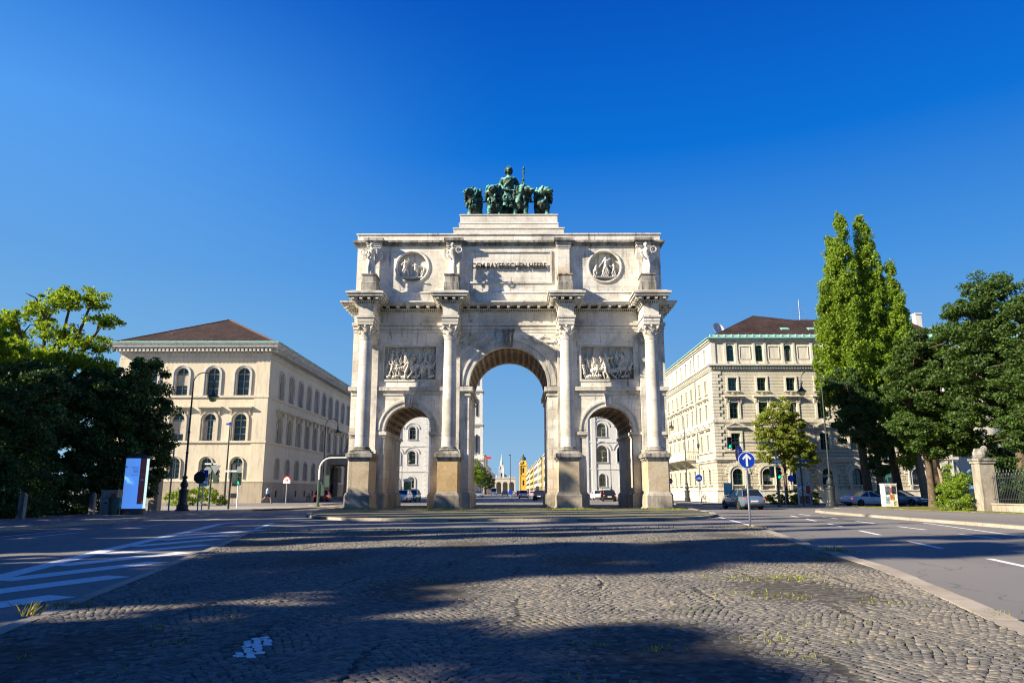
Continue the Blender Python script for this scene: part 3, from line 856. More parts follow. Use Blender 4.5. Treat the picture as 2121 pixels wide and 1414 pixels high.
for s in (-1, 1):
    rng = random.Random(5 if s < 0 else 9)
    x0, x1 = (-9.62, -5.6) if s < 0 else (5.6, 9.62)
    caps = []
    for i in range(9): caps += man(x0 + .3 + i * .42, 9.75 + rng.uniform(.5, .9), rng.uniform(1.1, 1.5), rng.uniform(-.4, .4), rng, 0.05, .45)
    for i in range(6):
        a0 = rng.uniform(x0 + .3, x1 - .5); caps.append((a0, 11.0, a0 + rng.uniform(-.5, .5), 12.1, .04, .4, .1))
    for i in range(5): caps += man(x0 + .5 + i * .75, 9.70, rng.uniform(1.0, 1.5), rng.uniform(-.5, .5), rng, .25, .6)
    cx = x0 + (1.7 if s < 0 else 2.3)
    caps += man(cx, 9.72, 1.9, -.28 * s, rng, .45, .75)
    for i in range(3):   # horses
        a0 = x0 + .9 + i * 1.1 + rng.uniform(-.2, .2); zz = 10.3 + rng.uniform(-.2, .4)
        caps += [(a0, zz, a0 + .7, zz + .1, .23, .6, .2), (a0 + .7, zz + .1, a0 + .98, zz + .5, .13, .6, .2), (a0 + .98, zz + .5, a0 + 1.15, zz + .38, .08, .5, .25), (a0 + .1, zz, a0 - .1, zz - .5, .06, .5, .2), (a0 + .65, zz, a0 + .9, zz - .4, .06, .5, .2)]
    for i in range(7):
        a0 = rng.uniform(x0 + .3, x1 - .4); caps.append((a0, 9.82, a0 + rng.uniform(.15, .4), 9.9, .15, .55, .3))
    relief_mesh('battle_relief', x0, x1, 9.62, 12.2, 190, 120, caps, .46, .60, 'sculpt')
    # frame strips
    t = MB()
    t.box(x0 - .14, x1 + .14, -.05, .02, 9.46, 9.62); t.box(x0 - .14, x1 + .14, -.05, .02, 12.2, 12.34)
    t.box(x0 - .14, x0, -.05, .02, 9.62, 12.2); t.box(x1, x1 + .14, -.05, .02, 9.62, 12.2)
    t.build('relief_frame', 'marble_trim', arch, sharp=20)
    # spandrel relief over the centre arch
    caps = []
    rng = random.Random(31 + s)
    bx = s * 2.0
    caps += [(bx, 12.72, bx + s * .7, 12.45, .17, .7, .2), (bx, 12.75, bx - s * .25, 12.98, .11, .8, .2), (bx + s * .7, 12.45, bx + s * 1.3, 12.05, .12, .6, .2), (bx + s * .8, 12.5, bx + s * 1.5, 12.5, .09, .6, .2),
             (bx - s * .2, 12.75, bx - s * .9, 12.86, .06, .7, .2), (bx + s * .2, 12.7, bx + s * .75, 13.02, .13, .45, .1), (bx + s * .5, 13.05, bx + s * 1.2, 12.85, .1, .4, .1), (s * 3.3, 12.2, s * 3.9, 11.6, .16, .5, .1), (s * 3.75, 11.5, s * 4.0, 10.9, .13, .5, .1), (s * 3.3, 12.9, s * 3.8, 12.6, .16, .5, .1)]
    xa, xb = sorted((s * .75, s * 3.72))
    relief_mesh('spandrel_relief', xa, xb, 10.4, 13.12, 110, 100, caps, -.012, .16, 'sculpt', lambda X, Z: np.hypot(X, Z - CZ) > CR + .72)

# pedestals, columns, entablature blocks
def leaf(mb, cx, cy, ang, r0, z0, h, wd, out):
    c, s_ = math.cos(ang), math.sin(ang)
    pts = []
    for i in range(5):
        u = i / 4
        rr = r0 + out * (u ** 2.2) + (0.0 if u < 1 else 0.02); zz = z0 + h * (u if u < .9 else .86)
        ww = wd * (0.9 + 0.35 * math.sin(u * PI)) * (1 - 0.45 * u * u)
        pts.append((rr, zz, ww))
    v = []
    for rr, zz, ww in pts:
        for sg in (-1, 0, 1):
            ra = rr + (0.035 if sg == 0 else 0); 
            v.append((cx + ra * c - sg * ww / 2 * s_, cy + ra * s_ + sg * ww / 2 * c, zz))
    for rr, zz, ww in pts:
        for sg in (-1, 0, 1):
            ra = rr - 0.05
            v.append((cx + ra * c - sg * ww / 2 * s_, cy + ra * s_ + sg * ww / 2 * c, zz))
    f = []
    for i in range(4):
        for k in range(2):
            q = i * 3 + k
            f.append((q, q + 1, q + 4, q + 3)); f.append((q + 15, q + 18, q + 19, q + 16))
        f.append((i * 3, i * 3 + 3, i * 3 + 18, i * 3 + 15)); f.append((i * 3 + 2, i * 3 + 17, i * 3 + 20, i * 3 + 5))
    f.append((12, 13, 28, 27)); f.append((13, 14, 29, 28))
    mb.add(v, f)
def capital(mb, cx, cy, z0, h, r, half):
    mb.lathe([(r * .98, z0), (r * 1.08, z0 + .04), (r * .98, z0 + .08), (r * .96, z0 + h * .5), (r * 1.15, z0 + h * .8), (r * 1.35, z0 + h * .88)], cx, cy, 20)
    for k in range(8): leaf(mb, cx, cy, k * PI / 4, r * .98, z0 + .08, h * .42, .30, .20)
    for k in range(8): leaf(mb, cx, cy, k * PI / 4 + PI / 8, r * .98, z0 + .10, h * .70, .30, .28)
    for k in range(4):
        a_ = PI / 4 + k * PI / 2
        px, py = cx + half * 1.18 * math.cos(a_), cy + half * 1.18 * math.sin(a_)
        mb.ell((px, py, z0 + h * .80), (.13, .13, .15), n=10)
        mb.tube([(cx + r * .9 * math.cos(a_), cy + r * .9 * math.sin(a_), z0 + h * .5), (px, py, z0 + h * .86)], [.07, .09], 6)
        a_ = k * PI / 2
        mb.ell((cx + half * .92 * math.cos(a_), cy + half * .92 * math.sin(a_), z0 + h * .9), (.11, .11, .11), n=8)
    q = half; e = .12
    pts = []
    for k in range(4):
        a_ = -3 * PI / 4 + k * PI / 2
        a2 = a_ + PI / 2
        p0 = (q * 1.38 * math.cos(a_), q * 1.38 * math.sin(a_)); p1 = (q * 1.38 * math.cos(a2), q * 1.38 * math.sin(a2))
        for u in (0, .1, .3, .5, .7, .9):
            x = p0[0] + (p1[0] - p0[0]) * u; y = p0[1] + (p1[1] - p0[1]) * u
            d = e * 4 * u * (1 - u); L = math.hypot((p0[0] + p1[0]) / 2, (p0[1] + p1[1]) / 2)
            x -= (p0[0] + p1[0]) / 2 / L * d; y -= (p0[1] + p1[1]) / 2 / L * d
            pts.append((cx + x, cy + y))
    mb.slab(pts, z0 + h * .9, z0 + h)
COLX = (-10.62, -4.32, 4.34, 10.66)
cy = -2.0
for ci, cx in enumerate(COLX):
    lab = ('grey weathered', 'ochre', 'ochre', 'ochre')[ci]
    p = MB()
    p.box(cx - .87, cx + .87, -2.95, -.16, 0, .92); 
    p.taper(cx - .87, cx + .87, -2.95, -.16, .92, 1.2, .15)
    p.box(cx - .95, cx + .95, -3.03, -.16, -.02, .12)
    q = p.build('pedestal', 'base_stone', arch, sharp=20)
    p = MB(); p.box(cx - .72, cx + .72, -2.8, 0, 1.2, 3.36)
    p.build('pedestal_die', 'ochre' if ci == 1 else 'tan', q, sharp=20)
    p = MB()
    for z0, z1, e in ((3.36, 3.46, .05), (3.46, 3.6, .12), (3.6, 3.86, .22)): p.box(cx - .72 - e, cx + .72 + e, -2.8 - e, -.01, z0, z1)
    p.taper(cx - .9, cx + .9, -2.98, -.01, 3.86, 3.96, .14)
    p.build('pedestal_cornice', 'weathered', q, sharp=20)
    # pilaster behind
    p = MB(); p.box(cx - .6, cx + .6, -.26, 0, 3.9, 12.25)
    p.box(cx - .68, cx + .68, -.34, -.0, 3.9, 4.25)
    capital(p, cx, -.2, 12.25, 1.1, .46, .62)
    p.build('pilaster', 'marble_trim', arch, sharp=30)
    # column
    c = MB()
    prof = []
    for i in range(15):
        u = i / 14
        prof.append((.515 - .065 * u ** 1.8, 4.36 + 7.86 * u))
    c.lathe(prof, cx, cy, 40)
    cs = c.build('column', 'marble_plain', arch, sharp=40)
    c = MB(); c.box(cx - .72, cx + .72, cy - .72, cy + .72, 3.95, 4.08)
    c.lathe([(.70, 4.08)] + [(.60 + .1 * math.cos(a_), 4.15 + .075 * math.sin(a_)) for a_ in np.linspace(-1.4, 1.4, 7)] + [(.56, 4.24), (.55, 4.27)] + [(.54 + .06 * math.cos(a_), 4.31 + .045 * math.sin(a_)) for a_ in np.linspace(-1.4, 1.4, 5)] + [(.515, 4.37)], cx, cy, 32)
    c.build('column_base', 'weathered', cs, sharp=30)
    c = MB(); capital(c, cx, cy, 12.22, 1.14, .45, .56)
    c.build('capital', 'sculpt', cs, sharp=30)
    # entablature block above
    e = MB()
    for z0, z1, g_ in ((13.36, 13.58, 0), (13.6, 13.86, .03), (13.88, 14.06, .1)): e.box(cx - .58 - g_, cx + .58 + g_, cy - .58 - g_, 0, z0, z1)
    e.box(cx - .56, cx + .56, cy - .56, 0, 13.35, 14.95)
    for z0, z1, g_ in ((14.84, 14.95, .08), (15.10, 15.16, .24), (15.40, 15.58, .72), (15.58, 15.72, .82)): e.box(cx - .58 - g_, cx + .58 + g_, cy - .58 - g_, 0, z0, z1)
    for k in range(9):
        xx = cx - .66 + k * .165; e.box(xx - .045, xx + .045, cy - .74, cy - .5, 14.96, 15.09)
        yy = cy - .66 + k * .22
        for s_ in (-1, 1): e.box(cx + s_ * .66 - .08, cx + s_ * .66 + .08, yy - .05, yy + .05, 14.96, 15.09)
    for k in range(4):
        xx = cx - .9 + k * .6; e.box(xx - .1, xx + .1, cy - 1.2, cy - .5, 15.18, 15.39)
        yy = cy - .9 + k * .62
        for s_ in (-1, 1): e.box(cx + s_ * .9 - .3, cx + s_ * .9 + .3, yy - .1, yy + .1, 15.18, 15.39)
    e.taper(cx - 1.35, cx + 1.35, cy - 1.35, 0, 15.72, 15.86, .3)
    e.build('entablature_block', 'marble_trim', arch, sharp=20)
    s_ = MB()
    s_.box(cx - .56, cx + .56, -2.06, -.45, 15.8, 16.78); s_.taper(cx - .56, cx + .56, -2.06, -.45, 16.78, 16.86, .05)
    s_.box(cx - .50, cx + .50, -2.0, -.45, 16.86, 17.36); s_.box(cx - .57, cx + .57, -2.07, -.45, 17.36, 17.46)
    s_.build('statue_plinth', 'weathered', arch, sharp=20)
    a = MB(); a.box(cx - .46, cx + .46, -.45, 0, 16.7, 20.02)
    for z0, z1, g_ in ((20.02, 20.1, .06), (20.14, 20.3, .12)): a.box(cx - .46 - g_, cx + .46 + g_, -.45 - g_, 0, z0, z1)
    a.build('attic_pilaster', 'marble', arch, sharp=20)
    a = MB(); a.box(cx - .62, cx + .62, -.68, 0, 20.32, 20.56); a.box(cx - .76, cx + .76, -.84, 0, 20.56, 20.78)
    a.build('attic_cornice_block', 'weathered', arch, sharp=20)

# main entablature
e = MB()
def course(mb, hx, z0, z1, g_, x0=None): mb.box(-hx - g_, hx + g_, -g_, DEP + g_, z0, z1)
course(e, 12.05, 13.27, 13.52, .02); course(e, 12.05, 13.54, 13.80, .06); course(e, 12.05, 13.82, 14.06, .14)
course(e, 12.05, 14.06, 14.92, .0); course(e, 12.05, 14.84, 14.93, .10)
course(e, 12.05, 15.08, 15.15, .26)
course(e, 12.05, 15.34, 15.5, .84); course(e, 12.05, 15.5, 15.62, .95)
e.taper(-12.9, 12.9, -.9, DEP + .9, 15.62, 15.74, .5)
e.build('entablature', 'marble_trim', arch, sharp=20)
e = MB()
for k in range(151):
    x = -12.2 + k * 24.4 / 150; e.box(x - .045, x + .045, -.22, .0, 14.94, 15.07)
for k in range(36):
    y = k * .22
    for s_ in (-1, 1): e.box(s_ * 12.16 - .1, s_ * 12.16 + .1, y - .05, y + .05, 14.94, 15.07)
for k in range(33):
    x = -12.5 + k * 25 / 32
    e.box(x - .11, x + .11, -.76, .0, 15.155, 15.33)
    e.ell((x, -.7, 15.17), (.1, .1, .06), n=8)
for k in range(10):
    y = -.4 + k * .85
    for s_ in (-1, 1): e.box(s_ * 12.4 - .4, s_ * 12.4 + .4, y - .11, y + .11, 15.155, 15.33)
e.build('modillions', 'marble_trim', arch, sharp=20)

# attic
at = MB()
MX, MZ, MR = 7.62, 18.62, 1.30
for x0, x1 in ((-12.03, -4.32), (4.34, 12.03)):
    mx = -MX if x0 < 0 else MX
    at.prism([(x0, 15.6), (mx, 15.6)] + arcpts(mx, MZ, MR, -PI / 2, -3 * PI / 2, 24) + [(mx, 20.35), (x0, 20.35)], 0, .4)
    at.prism([(mx, 15.6), (x1, 15.6), (x1, 20.35), (mx, 20.35)] + arcpts(mx, MZ, MR, PI / 2, -PI / 2, 24), 0, .4)
at.box(-4.32, 4.34, 0, .4, 15.6, 20.35)
at.box(-12.03, 12.03, .4, DEP, 15.6, 20.35)
at.box(-12.03, 12.03, 0.02, DEP - .02, 20.35, 21.3)
at.build('attic', 'marble', arch, sharp=20)
at = MB()
at.box(-12.15, 12.15, -.12, DEP + .1, 15.74, 16.45); at.taper(-12.22, 12.22, -.19, DEP + .19, 16.45, 16.6, .15)
course(at, 12.03, 20.80, 21.28, .03); course(at, 12.03, 21.28, 21.38, .12)
at.build('attic_bands', 'marble', arch, sharp=20)
at = MB(); course(at, 12.03, 20.32, 20.45, .14); course(at, 12.03, 20.45, 20.56, .22); course(at, 12.03, 20.56, 20.72, .34); at.taper(-12.37, 12.37, -.34, DEP + .34, 20.72, 20.8, .2)
at.build('attic_cornice', 'weathered', arch, sharp=20)
at = MB()
at.box(-4.47, 4.47, .6, DEP - .6, 21.3, 22.02); at.box(-4.53, 4.53, .54, DEP - .54, 22.02, 22.12)
at.box(-4.06, 4.06, 1.0, DEP - 1.0, 22.12, 22.62); at.taper(-4.1, 4.1, .96, DEP - .96, 22.62, 22.72, .08)
at.box(-3.98, 3.98, 1.05, DEP - 1.05, 22.72, 23.36); at.box(-4.04, 4.04, .99, DEP - .99, 23.36, 23.44)
at.build('crowning_plinth', 'marble_plain', arch, sharp=20)
for s in (-1, 1):
    t = MB(); rp = [(MR + .12 * math.cos(q), .12 * math.sin(q)) for q in np.linspace(0, 2 * PI, 9)[:-1]]
    n = 48; v = []; f = []
    for i in range(n):
        a_ = 2 * PI * i / n
        for rr, yy in rp: v.append((s * MX + rr * math.cos(a_), yy, MZ + rr * math.sin(a_)))
    for i in range(n):
        for k in range(8): f.append((i * 8 + k, i * 8 + (k + 1) % 8, ((i + 1) % n) * 8 + (k + 1) % 8, ((i + 1) % n) * 8 + k))
    t.add(v, f); fr = t.build('medallion_frame', 'marble_trim', arch, sharp=60)
    rng = random.Random(21 + s)
    caps = []
    z0 = MZ - .82
    if s < 0:
        spec = [(-.62, 1.45, .02), (.28, 1.15, -.05), (.75, .8, .3)]
    else:
        spec = [(-.85, .95, .2), (.05, 1.6, 0.0), (.78, 1.05, -.1)]
    for dx, hh, ln in spec:
        x_ = s * MX + dx
        caps += man(x_, z0, hh, ln, rng, .45, .7)
        for j in range(5): caps.append((x_ - hh * .1 + j * hh * .05, z0, x_ - hh * .05 + j * hh * .025, z0 + hh * .6, hh * .045, .7, .35))
    caps.append((s * MX - 1.05, z0 - .04, s * MX + 1.05, z0 - .04, .09, .8, .3))
    relief_mesh('medallion_relief', s * MX - 1.33, s * MX + 1.33, MZ - 1.33, MZ + 1.33, 90, 90, caps, .38, .46, 'sculpt', lambda X, Z, s=s: np.hypot(X - s * MX, Z - MZ) < 1.35)
# inscription panel
t = MB(); x0, x1, z0, z1 = -3.42, 3.42, 17.25, 19.95
for a0, a1, c0, c1 in ((x0, x1, z0, z0 + .14), (x0, x1, z1 - .14, z1), (x0, x0 + .14, z0 + .14, z1 - .14), (x1 - .14, x1, z0 + .14, z1 - .14)):
    t.box(a0, a1, -.10, .0, c0, c1)
fr = t.build('inscription_frame', 'marble_trim', arch, sharp=20)
fc = bpy.data.curves.new('letters', 'FONT'); fc.body = 'DEM BAYERISCHEN HEERE'; fc.size = 0.62; fc.extrude = 0.035; fc.align_x = 'CENTER'; fc.offset = 0.014
fo = bpy.data.objects.new('tmp', fc); col.objects.link(fo)
bpy.context.view_layer.update()
me = bpy.data.meshes.new_from_object(fo.evaluated_get(bpy.context.evaluated_depsgraph_get()))
bpy.data.objects.remove(fo)
def fit_text(me, wd, h):
    co = np.array([v.co[:] for v in me.vertices]); mn, mx = co.min(0), co.max(0)
    co[:, 0] = (co[:, 0] - (mn[0] + mx[0]) / 2) * wd / (mx[0] - mn[0]); co[:, 1] = (co[:, 1] - mn[1]) * h / (mx[1] - mn[1])
    me.vertices.foreach_set('co', co.reshape(-1)); me.update()
fit_text(me, 5.86, 0.47)
me.materials.clear(); me.materials.append(M['bronze_letter'])
lo = bpy.data.objects.new('inscription', me); col.objects.link(lo); lo.parent = arch; lo.rotation_euler = (PI / 2, 0, 0); lo.location = (0.08, -.15, 18.42)
lo['label'] = 'dark bronze letters DEM BAYERISCHEN HEERE'

# ------------------------------------------------------------------ sculpture on the arch
def remesh(o, vox, disp=None, smooth=3):
    m = o.modifiers.new('fuse', 'REMESH'); m.mode = 'VOXEL'; m.voxel_size = vox; m.use_smooth_shade = True
    if smooth:
        q = o.modifiers.new('soften', 'SMOOTH'); q.iterations = smooth; q.factor = 0.5
    if disp:
        tx = bpy.data.textures.new(o.name + '_relief', 'CLOUDS'); tx.noise_scale = disp[1]; tx.noise_depth = 3
        d = o.modifiers.new('carving', 'DISPLACE'); d.texture = tx; d.strength = disp[0]; d.mid_level = 0.5; d.texture_coords = 'GLOBAL'
    # bake the stack so that the object is a plain mesh
    bpy.context.view_layer.update()
    me = bpy.data.meshes.new_from_object(o.evaluated_get(bpy.context.evaluated_depsgraph_get()))
    o.modifiers.clear(); o.data = me
    me.polygons.foreach_set('use_smooth', [True] * len(me.polygons))
    return o

def angel(name, label, x, z, face=1):
    root = empty(name, label, 'statue', (AX + x, AY - 1.42, z + .08), group='winged statues on the attic')
    root.scale = (1.12, 1.05, 1.03)
    b = MB()
    # robe standing in contrapposto, 2.65 m tall, facing -y
    b.tube([(0, 0, 0), (.02 * face, 0, .7), (.06 * face, 0, 1.25), (.0, -.02, 1.6), (-.02 * face, 0, 2.0), (0, 0, 2.16)], [.30, .25, .24, .19, .24, .12], 14)
    for k in range(9):   # folds
        a_ = k * 2 * PI / 9
        b.tube([(.30 * math.cos(a_), .27 * math.sin(a_), .0), (.27 * math.cos(a_ + .15), .22 * math.sin(a_ + .15), .6), (.2 * math.cos(a_ + .25), .18 * math.sin(a_ + .25), 1.2)], [.055, .05, .03], 6)
    b.tube([(.1 * face, -.14, 1.1), (.15 * face, -.28, .6), (.12 * face, -.2, 0)], [.13, .11, .1], 8)
    b.ell((0, -.02, 2.42), (.135, .155, .18)); b.ell((0, .05, 2.46), (.16, .15, .17))
    b.tube([(0, 0, 2.1), (0, 0, 2.32)], [.1, .075], 8)
    b.tube([(-.24, 0, 2.02), (-.38, -.06, 1.68), (-.30, -.28, 1.42)], [.09, .07, .055], 8)
    b.tube([(.24, 0, 2.02), (.40, -.04, 1.72), (.42, -.22, 1.9)], [.09, .07, .055], 8)
    b.ell((-.29, -.31, 1.38), (.06, .06, .08)); b.ell((.42, -.25, 1.95), (.06, .06, .08))
    b.tube([(0, -.16, 2.4), (0, -.2, 2.38)], [.03, .02], 6)
    b.ell((.0, .0, .03), (.36, .32, .06))
    bo = b.build('robed_figure', 'sculpt', root); remesh(bo, .035, (.03, .1), 2)
    for s_ in (-1, 1):
        w_ = MB()
        w_.tube([(s_ * .14, .2, 1.75), (s_ * .42, .30, 2.22), (s_ * .58, .30, 2.05)], [.10, .12, .09], 8)
        for k in range(7):
            u = k / 6
            w_.tube([(s_ * (.20 + .38 * u), .29, 2.05 + .12 * u), (s_ * (.24 + .42 * u), .31, 1.5 - .1 * (1 - u)), (s_ * (.18 + .26 * u), .30, .85 + .35 * u)], [.09, .085, .03], 6)
        wo = w_.build('wing', 'sculpt', root); remesh(wo, .035, None, 1)
    if face > 0:
        h = MB(); n = 20; pts = [(.46 + .0 * math.cos(q), -.30 + .19 * math.cos(q), 1.95 + .22 * math.sin(q)) for q in np.linspace(0, 2 * PI, n)]
        pts = [(.46 + .2 * math.cos(q), -.30, 1.95 + .22 * math.sin(q)) for q in np.linspace(0, 2 * PI, n)]
        h.tube(pts, .045, 6); h.build('wreath', 'sculpt', root)
    else:
        h = MB(); pts = [(-.46 + .2 * math.cos(q), -.30, 1.75 + .22 * math.sin(q)) for q in np.linspace(0, 2 * PI, 20)]
        h.tube(pts, .045, 6); h.build('wreath', 'sculpt', root)
    return root
angel('winged_statue', 'winged robed marble figure holding a wreath on the far left attic plinth', COLX[0], 17.46, -1)
angel('winged_statue', 'winged robed marble figure between the left medallion and the inscription', COLX[1], 17.46, 1)
angel('winged_statue', 'winged robed marble figure right of the right medallion', COLX[3], 17.46, 1)

def lion(label, x, y, turn, sc=1.0):
    root = empty('lion_statue', label, 'lion statue', (AX + x, AY + y, 23.44 + .08), 0, 'bronze lions of the quadriga')
    hx = math.sin(turn)
    b = MB()
    # trunk, facing -y
    b.tube([(0, 2.9, 1.55), (0, 2.2, 1.62), (0, 1.3, 1.55), (0, .5, 1.65), (0, .0, 1.8)], [.30, .50, .50, .62, .55], 14)
    b.ell((0, .15, 1.5), (.56, .62, .78))
    for s_ in (-1, 1):
        fwd = -.35 if s_ == (1 if turn > 0 else -1) else .1
        b.tube([(s_ * .34, .25, 1.35), (s_ * .38, .1 + fwd * .6, .75), (s_ * .38, fwd - .05, .2)], [.27, .2, .16], 10)
        b.ell((s_ * .38, fwd - .22, .12), (.2, .3, .13))
        b.tube([(s_ * .34, 2.5, 1.4), (s_ * .40, 2.1, .85), (s_ * .38, 2.75, .55), (s_ * .38, 2.5, .15)], [.38, .28, .15, .14], 10)
        b.ell((s_ * .38, 2.3, .12), (.18, .28, .12))
    b.tube([(0, 3.0, 1.6), (.1, 3.4, 1.2), (.1, 3.5, .7), (.1, 3.8, .5)], [.1, .07, .06, .1], 8)
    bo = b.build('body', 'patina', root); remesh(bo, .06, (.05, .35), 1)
    m_ = MB()
    cx_, cy_ = hx * .18, -.18
    m_.ell((cx_, cy_ + .12, 2.42), (.60, .52, .70)); m_.ell((cx_ * .5, cy_ + .22, 1.75), (.54, .46, .75)); m_.ell((cx_ * .5, cy_ + .1, 1.2), (.36, .36, .45))
    rg_ = random.Random(int(x * 100))
    for k in range(60):
        a_ = rg_.uniform(0, 2 * PI); zz = rg_.uniform(1.1, 2.9); rr = .62 * math.sqrt(max(.1, 1 - ((zz - 2.2) / 1.3) ** 2))
        px, py = cx_ * .8 + rr * math.cos(a_), cy_ + .15 + rr * .85 * math.sin(a_)
        if abs(px - hx * .55) < .3 and py < -.3 and zz > 2.0: continue
        m_.tube([(px, py, zz + .15), (px * 1.08, py * 1.05 - .03, zz - .12), (px * 1.02, py - .02, zz - .42)], [.07, .10, .03], 6)
    mo = m_.build('mane', 'patina', root); remesh(mo, .05, (.045, .12), 0)
    h = MB()
    def hd(px, py, pz): # head frame turned about z
        c_, q_ = math.cos(turn), math.sin(turn)
        return (cx_ + px * c_ - (py) * -q_ * -1 if False else cx_ + px * c_ - py * q_ , cy_ + px * q_ * 1 + py * c_, 2.42 + pz)
    T_ = turn
    def H_(px, py, pz): 
        c_, q_ = math.cos(T_), math.sin(T_)
        return (cx_ + px * c_ - py * q_, cy_ + px * q_ + py * c_, 2.42 + pz)
    h.ell(H_(0, -.42, .08), (.34, .34, .38)); h.tube([H_(0, -.5, .02), H_(0, -.85, -.08)], [.26, .19], 10)
    h.ell(H_(0, -.78, -.22), (.16, .16, .12)); h.ell(H_(0, -.93, -.0), (.10, .07, .06))
    for s_ in (-1, 1):
        h.ell(H_(s_ * .15, -.72, .16), (.07, .06, .05)); h.ell(H_(s_ * .33, -.32, .44), (.1, .07, .12)); h.ell(H_(s_ * .13, -.84, -.10), (.12, .1, .09))
    ho = h.build('head', 'patina', root); remesh(ho, .04, (.03, .1), 1)
    root.scale = (sc * 1.07, sc, sc * .88)
    return root
# turn: positive turns the muzzle towards +x
lion('bronze lion at the left end, head turned outward to the left', -2.86, 2.15, -0.75, 1.02)
lion('bronze lion second from left, looking out over the road', -1.18, 1.9, -0.22, 1.06)
lion('bronze lion beside the sceptre, head turned away to the right', .98, 1.9, 1.05, 1.06)
lion('bronze lion at the right end, shaggy mane and head turned right', 2.76, 2.15, 0.70, 1.04)
yk = MB(); yk.tube([(-2.9, 2.3, 1.55), (-1.2, 2.2, 1.62), (1.0, 2.2, 1.62), (2.8, 2.3, 1.55)], .07, 8)
tag(yk.build('yoke', 'patina', None, loc=(AX, AY, 23.52)), 'bronze yoke bar joining the four lions', 'yoke', )

bv = empty('bavaria_statue', 'bronze robed woman standing in the chariot holding a sceptre', 'statue', (AX - .05, AY + 4.1, 23.52))
bv.scale = (1.04, 1.0, 1.01)
bv.name = 'charioteer_statue'
b = MB()
b.tube([(0, 0, .9), (0, 0, 2.0), (0, -.02, 3.0), (0, -.05, 3.7), (0, -.05, 4.3), (0, 0, 4.62)], [.72, .62, .50, .42, .52, .22], 16)
b.tube([(0, 0, 4.5), (0, -.02, 4.95)], [.2, .16], 10)
b.ell((0, -.08, 5.20), (.27, .29, .36)); b.ell((0, -.37, 5.16), (.05, .08, .10)); b.ell((0, -.30, 4.98), (.12, .1, .08))
for s_ in (-1, 1): b.ell((s_ * .1, -.31, 5.27), (.05, .04, .03))
b.tube([(-.42, 0, 4.45), (-.74, -.1, 3.8), (-.42, -.6, 3.25), (-.05, -.8, 3.1)], [.24, .19, .15, .1], 10)
b.tube([(.42, 0, 4.45), (.86, .05, 3.75), (1.15, -.25, 3.75), (1.22, -.4, 4.05)], [.24, .19, .14, .1], 10)
b.ell((1.22, -.42, 4.15), (.12, .12, .14)); b.ell((-.02, -.84, 3.06), (.12, .12, .1))
for k in range(12):
    a_ = k * PI / 6
    b.tube([(.72 * math.cos(a_), .66 * math.sin(a_), .9), (.62 * math.cos(a_ + .1), .58 * math.sin(a_ + .1), 2.0), (.45 * math.cos(a_ + .3), .4 * math.sin(a_ + .3), 3.2)], [.11, .1, .05], 6)
b.tube([(.5, -.1, 4.5), (.1, -.5, 4.0), (-.45, -.35, 3.4)], [.12, .14, .1], 8)
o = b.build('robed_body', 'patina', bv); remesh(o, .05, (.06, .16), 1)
b = MB(); b.ell((0, .06, 5.30), (.34, .30, .36)); b.ell((0, .28, 5.08), (.28, .2, .30)); b.ell((-.27, -.02, 5.14), (.09, .16, .28)); b.ell((.27, -.02, 5.14), (.09, .16, .28))
o = b.build('hair', 'patina', bv); remesh(o, .04, (.02, .1), 1)
b = MB(); b.tube([(1.22, -.44, 2.6), (1.26, -.44, 5.1)], .055, 8); b.ell((1.262, -.44, 5.2), (.1, .1, .16)); b.tube([(1.25, -.44, 4.75), (1.262, -.44, 5.05)], [.1, .06], 8)
b.build('sceptre', 'patina', bv)
b = MB(); b.tube([(-.02, -.84, 3.06), (.7, -2.4, 2.4)], .03, 6); b.tube([(-.02, -.84, 3.06), (-1.1, -2.4, 2.5)], .03, 6)
b.build('reins', 'patina', bv)
ch = empty('chariot', 'bronze two-wheeled chariot with scroll ornament behind the lions', 'chariot', (AX - .05, AY + 4.1, 23.52))
b = MB(); b.lathe([(1.05, .7), (1.1, .8), (1.0, 1.2), (1.05, 2.2), (1.12, 2.5), (1.1, 2.6), (1.0, 2.55), (.95, 1.0), (0.0, .9)], 0, 0, 28, a0=-PI, a1=0)
for s_ in (-1, 1):
    for zz in (.95, 1.45, 1.95, 2.35):
        b.tube([(s_ * (.28 + .14 * math.cos(q)), -1.08, zz + .16 * math.sin(q)) for q in np.linspace(0, 5, 12)], .05, 6)
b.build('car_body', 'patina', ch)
for s_ in (-1, 1):
    b = MB(); b.tube([(s_ * 1.25, .75 * math.cos(q), .78 + .75 * math.sin(q)) for q in np.linspace(0, 2 * PI, 25)], .08, 8)
    for k in range(4): b.tube([(s_ * 1.25, .7 * math.cos(k * PI / 4), .78 + .7 * math.sin(k * PI / 4)), (s_ * 1.25, -.7 * math.cos(k * PI / 4), .78 - .7 * math.sin(k * PI / 4))], .05, 6)
    b.build('wheel', 'patina', ch)
b = MB(); b.tube([(0, -1.0, .8), (0, -2.4, 1.6)], .08, 8); b.build('shaft', 'patina', ch)

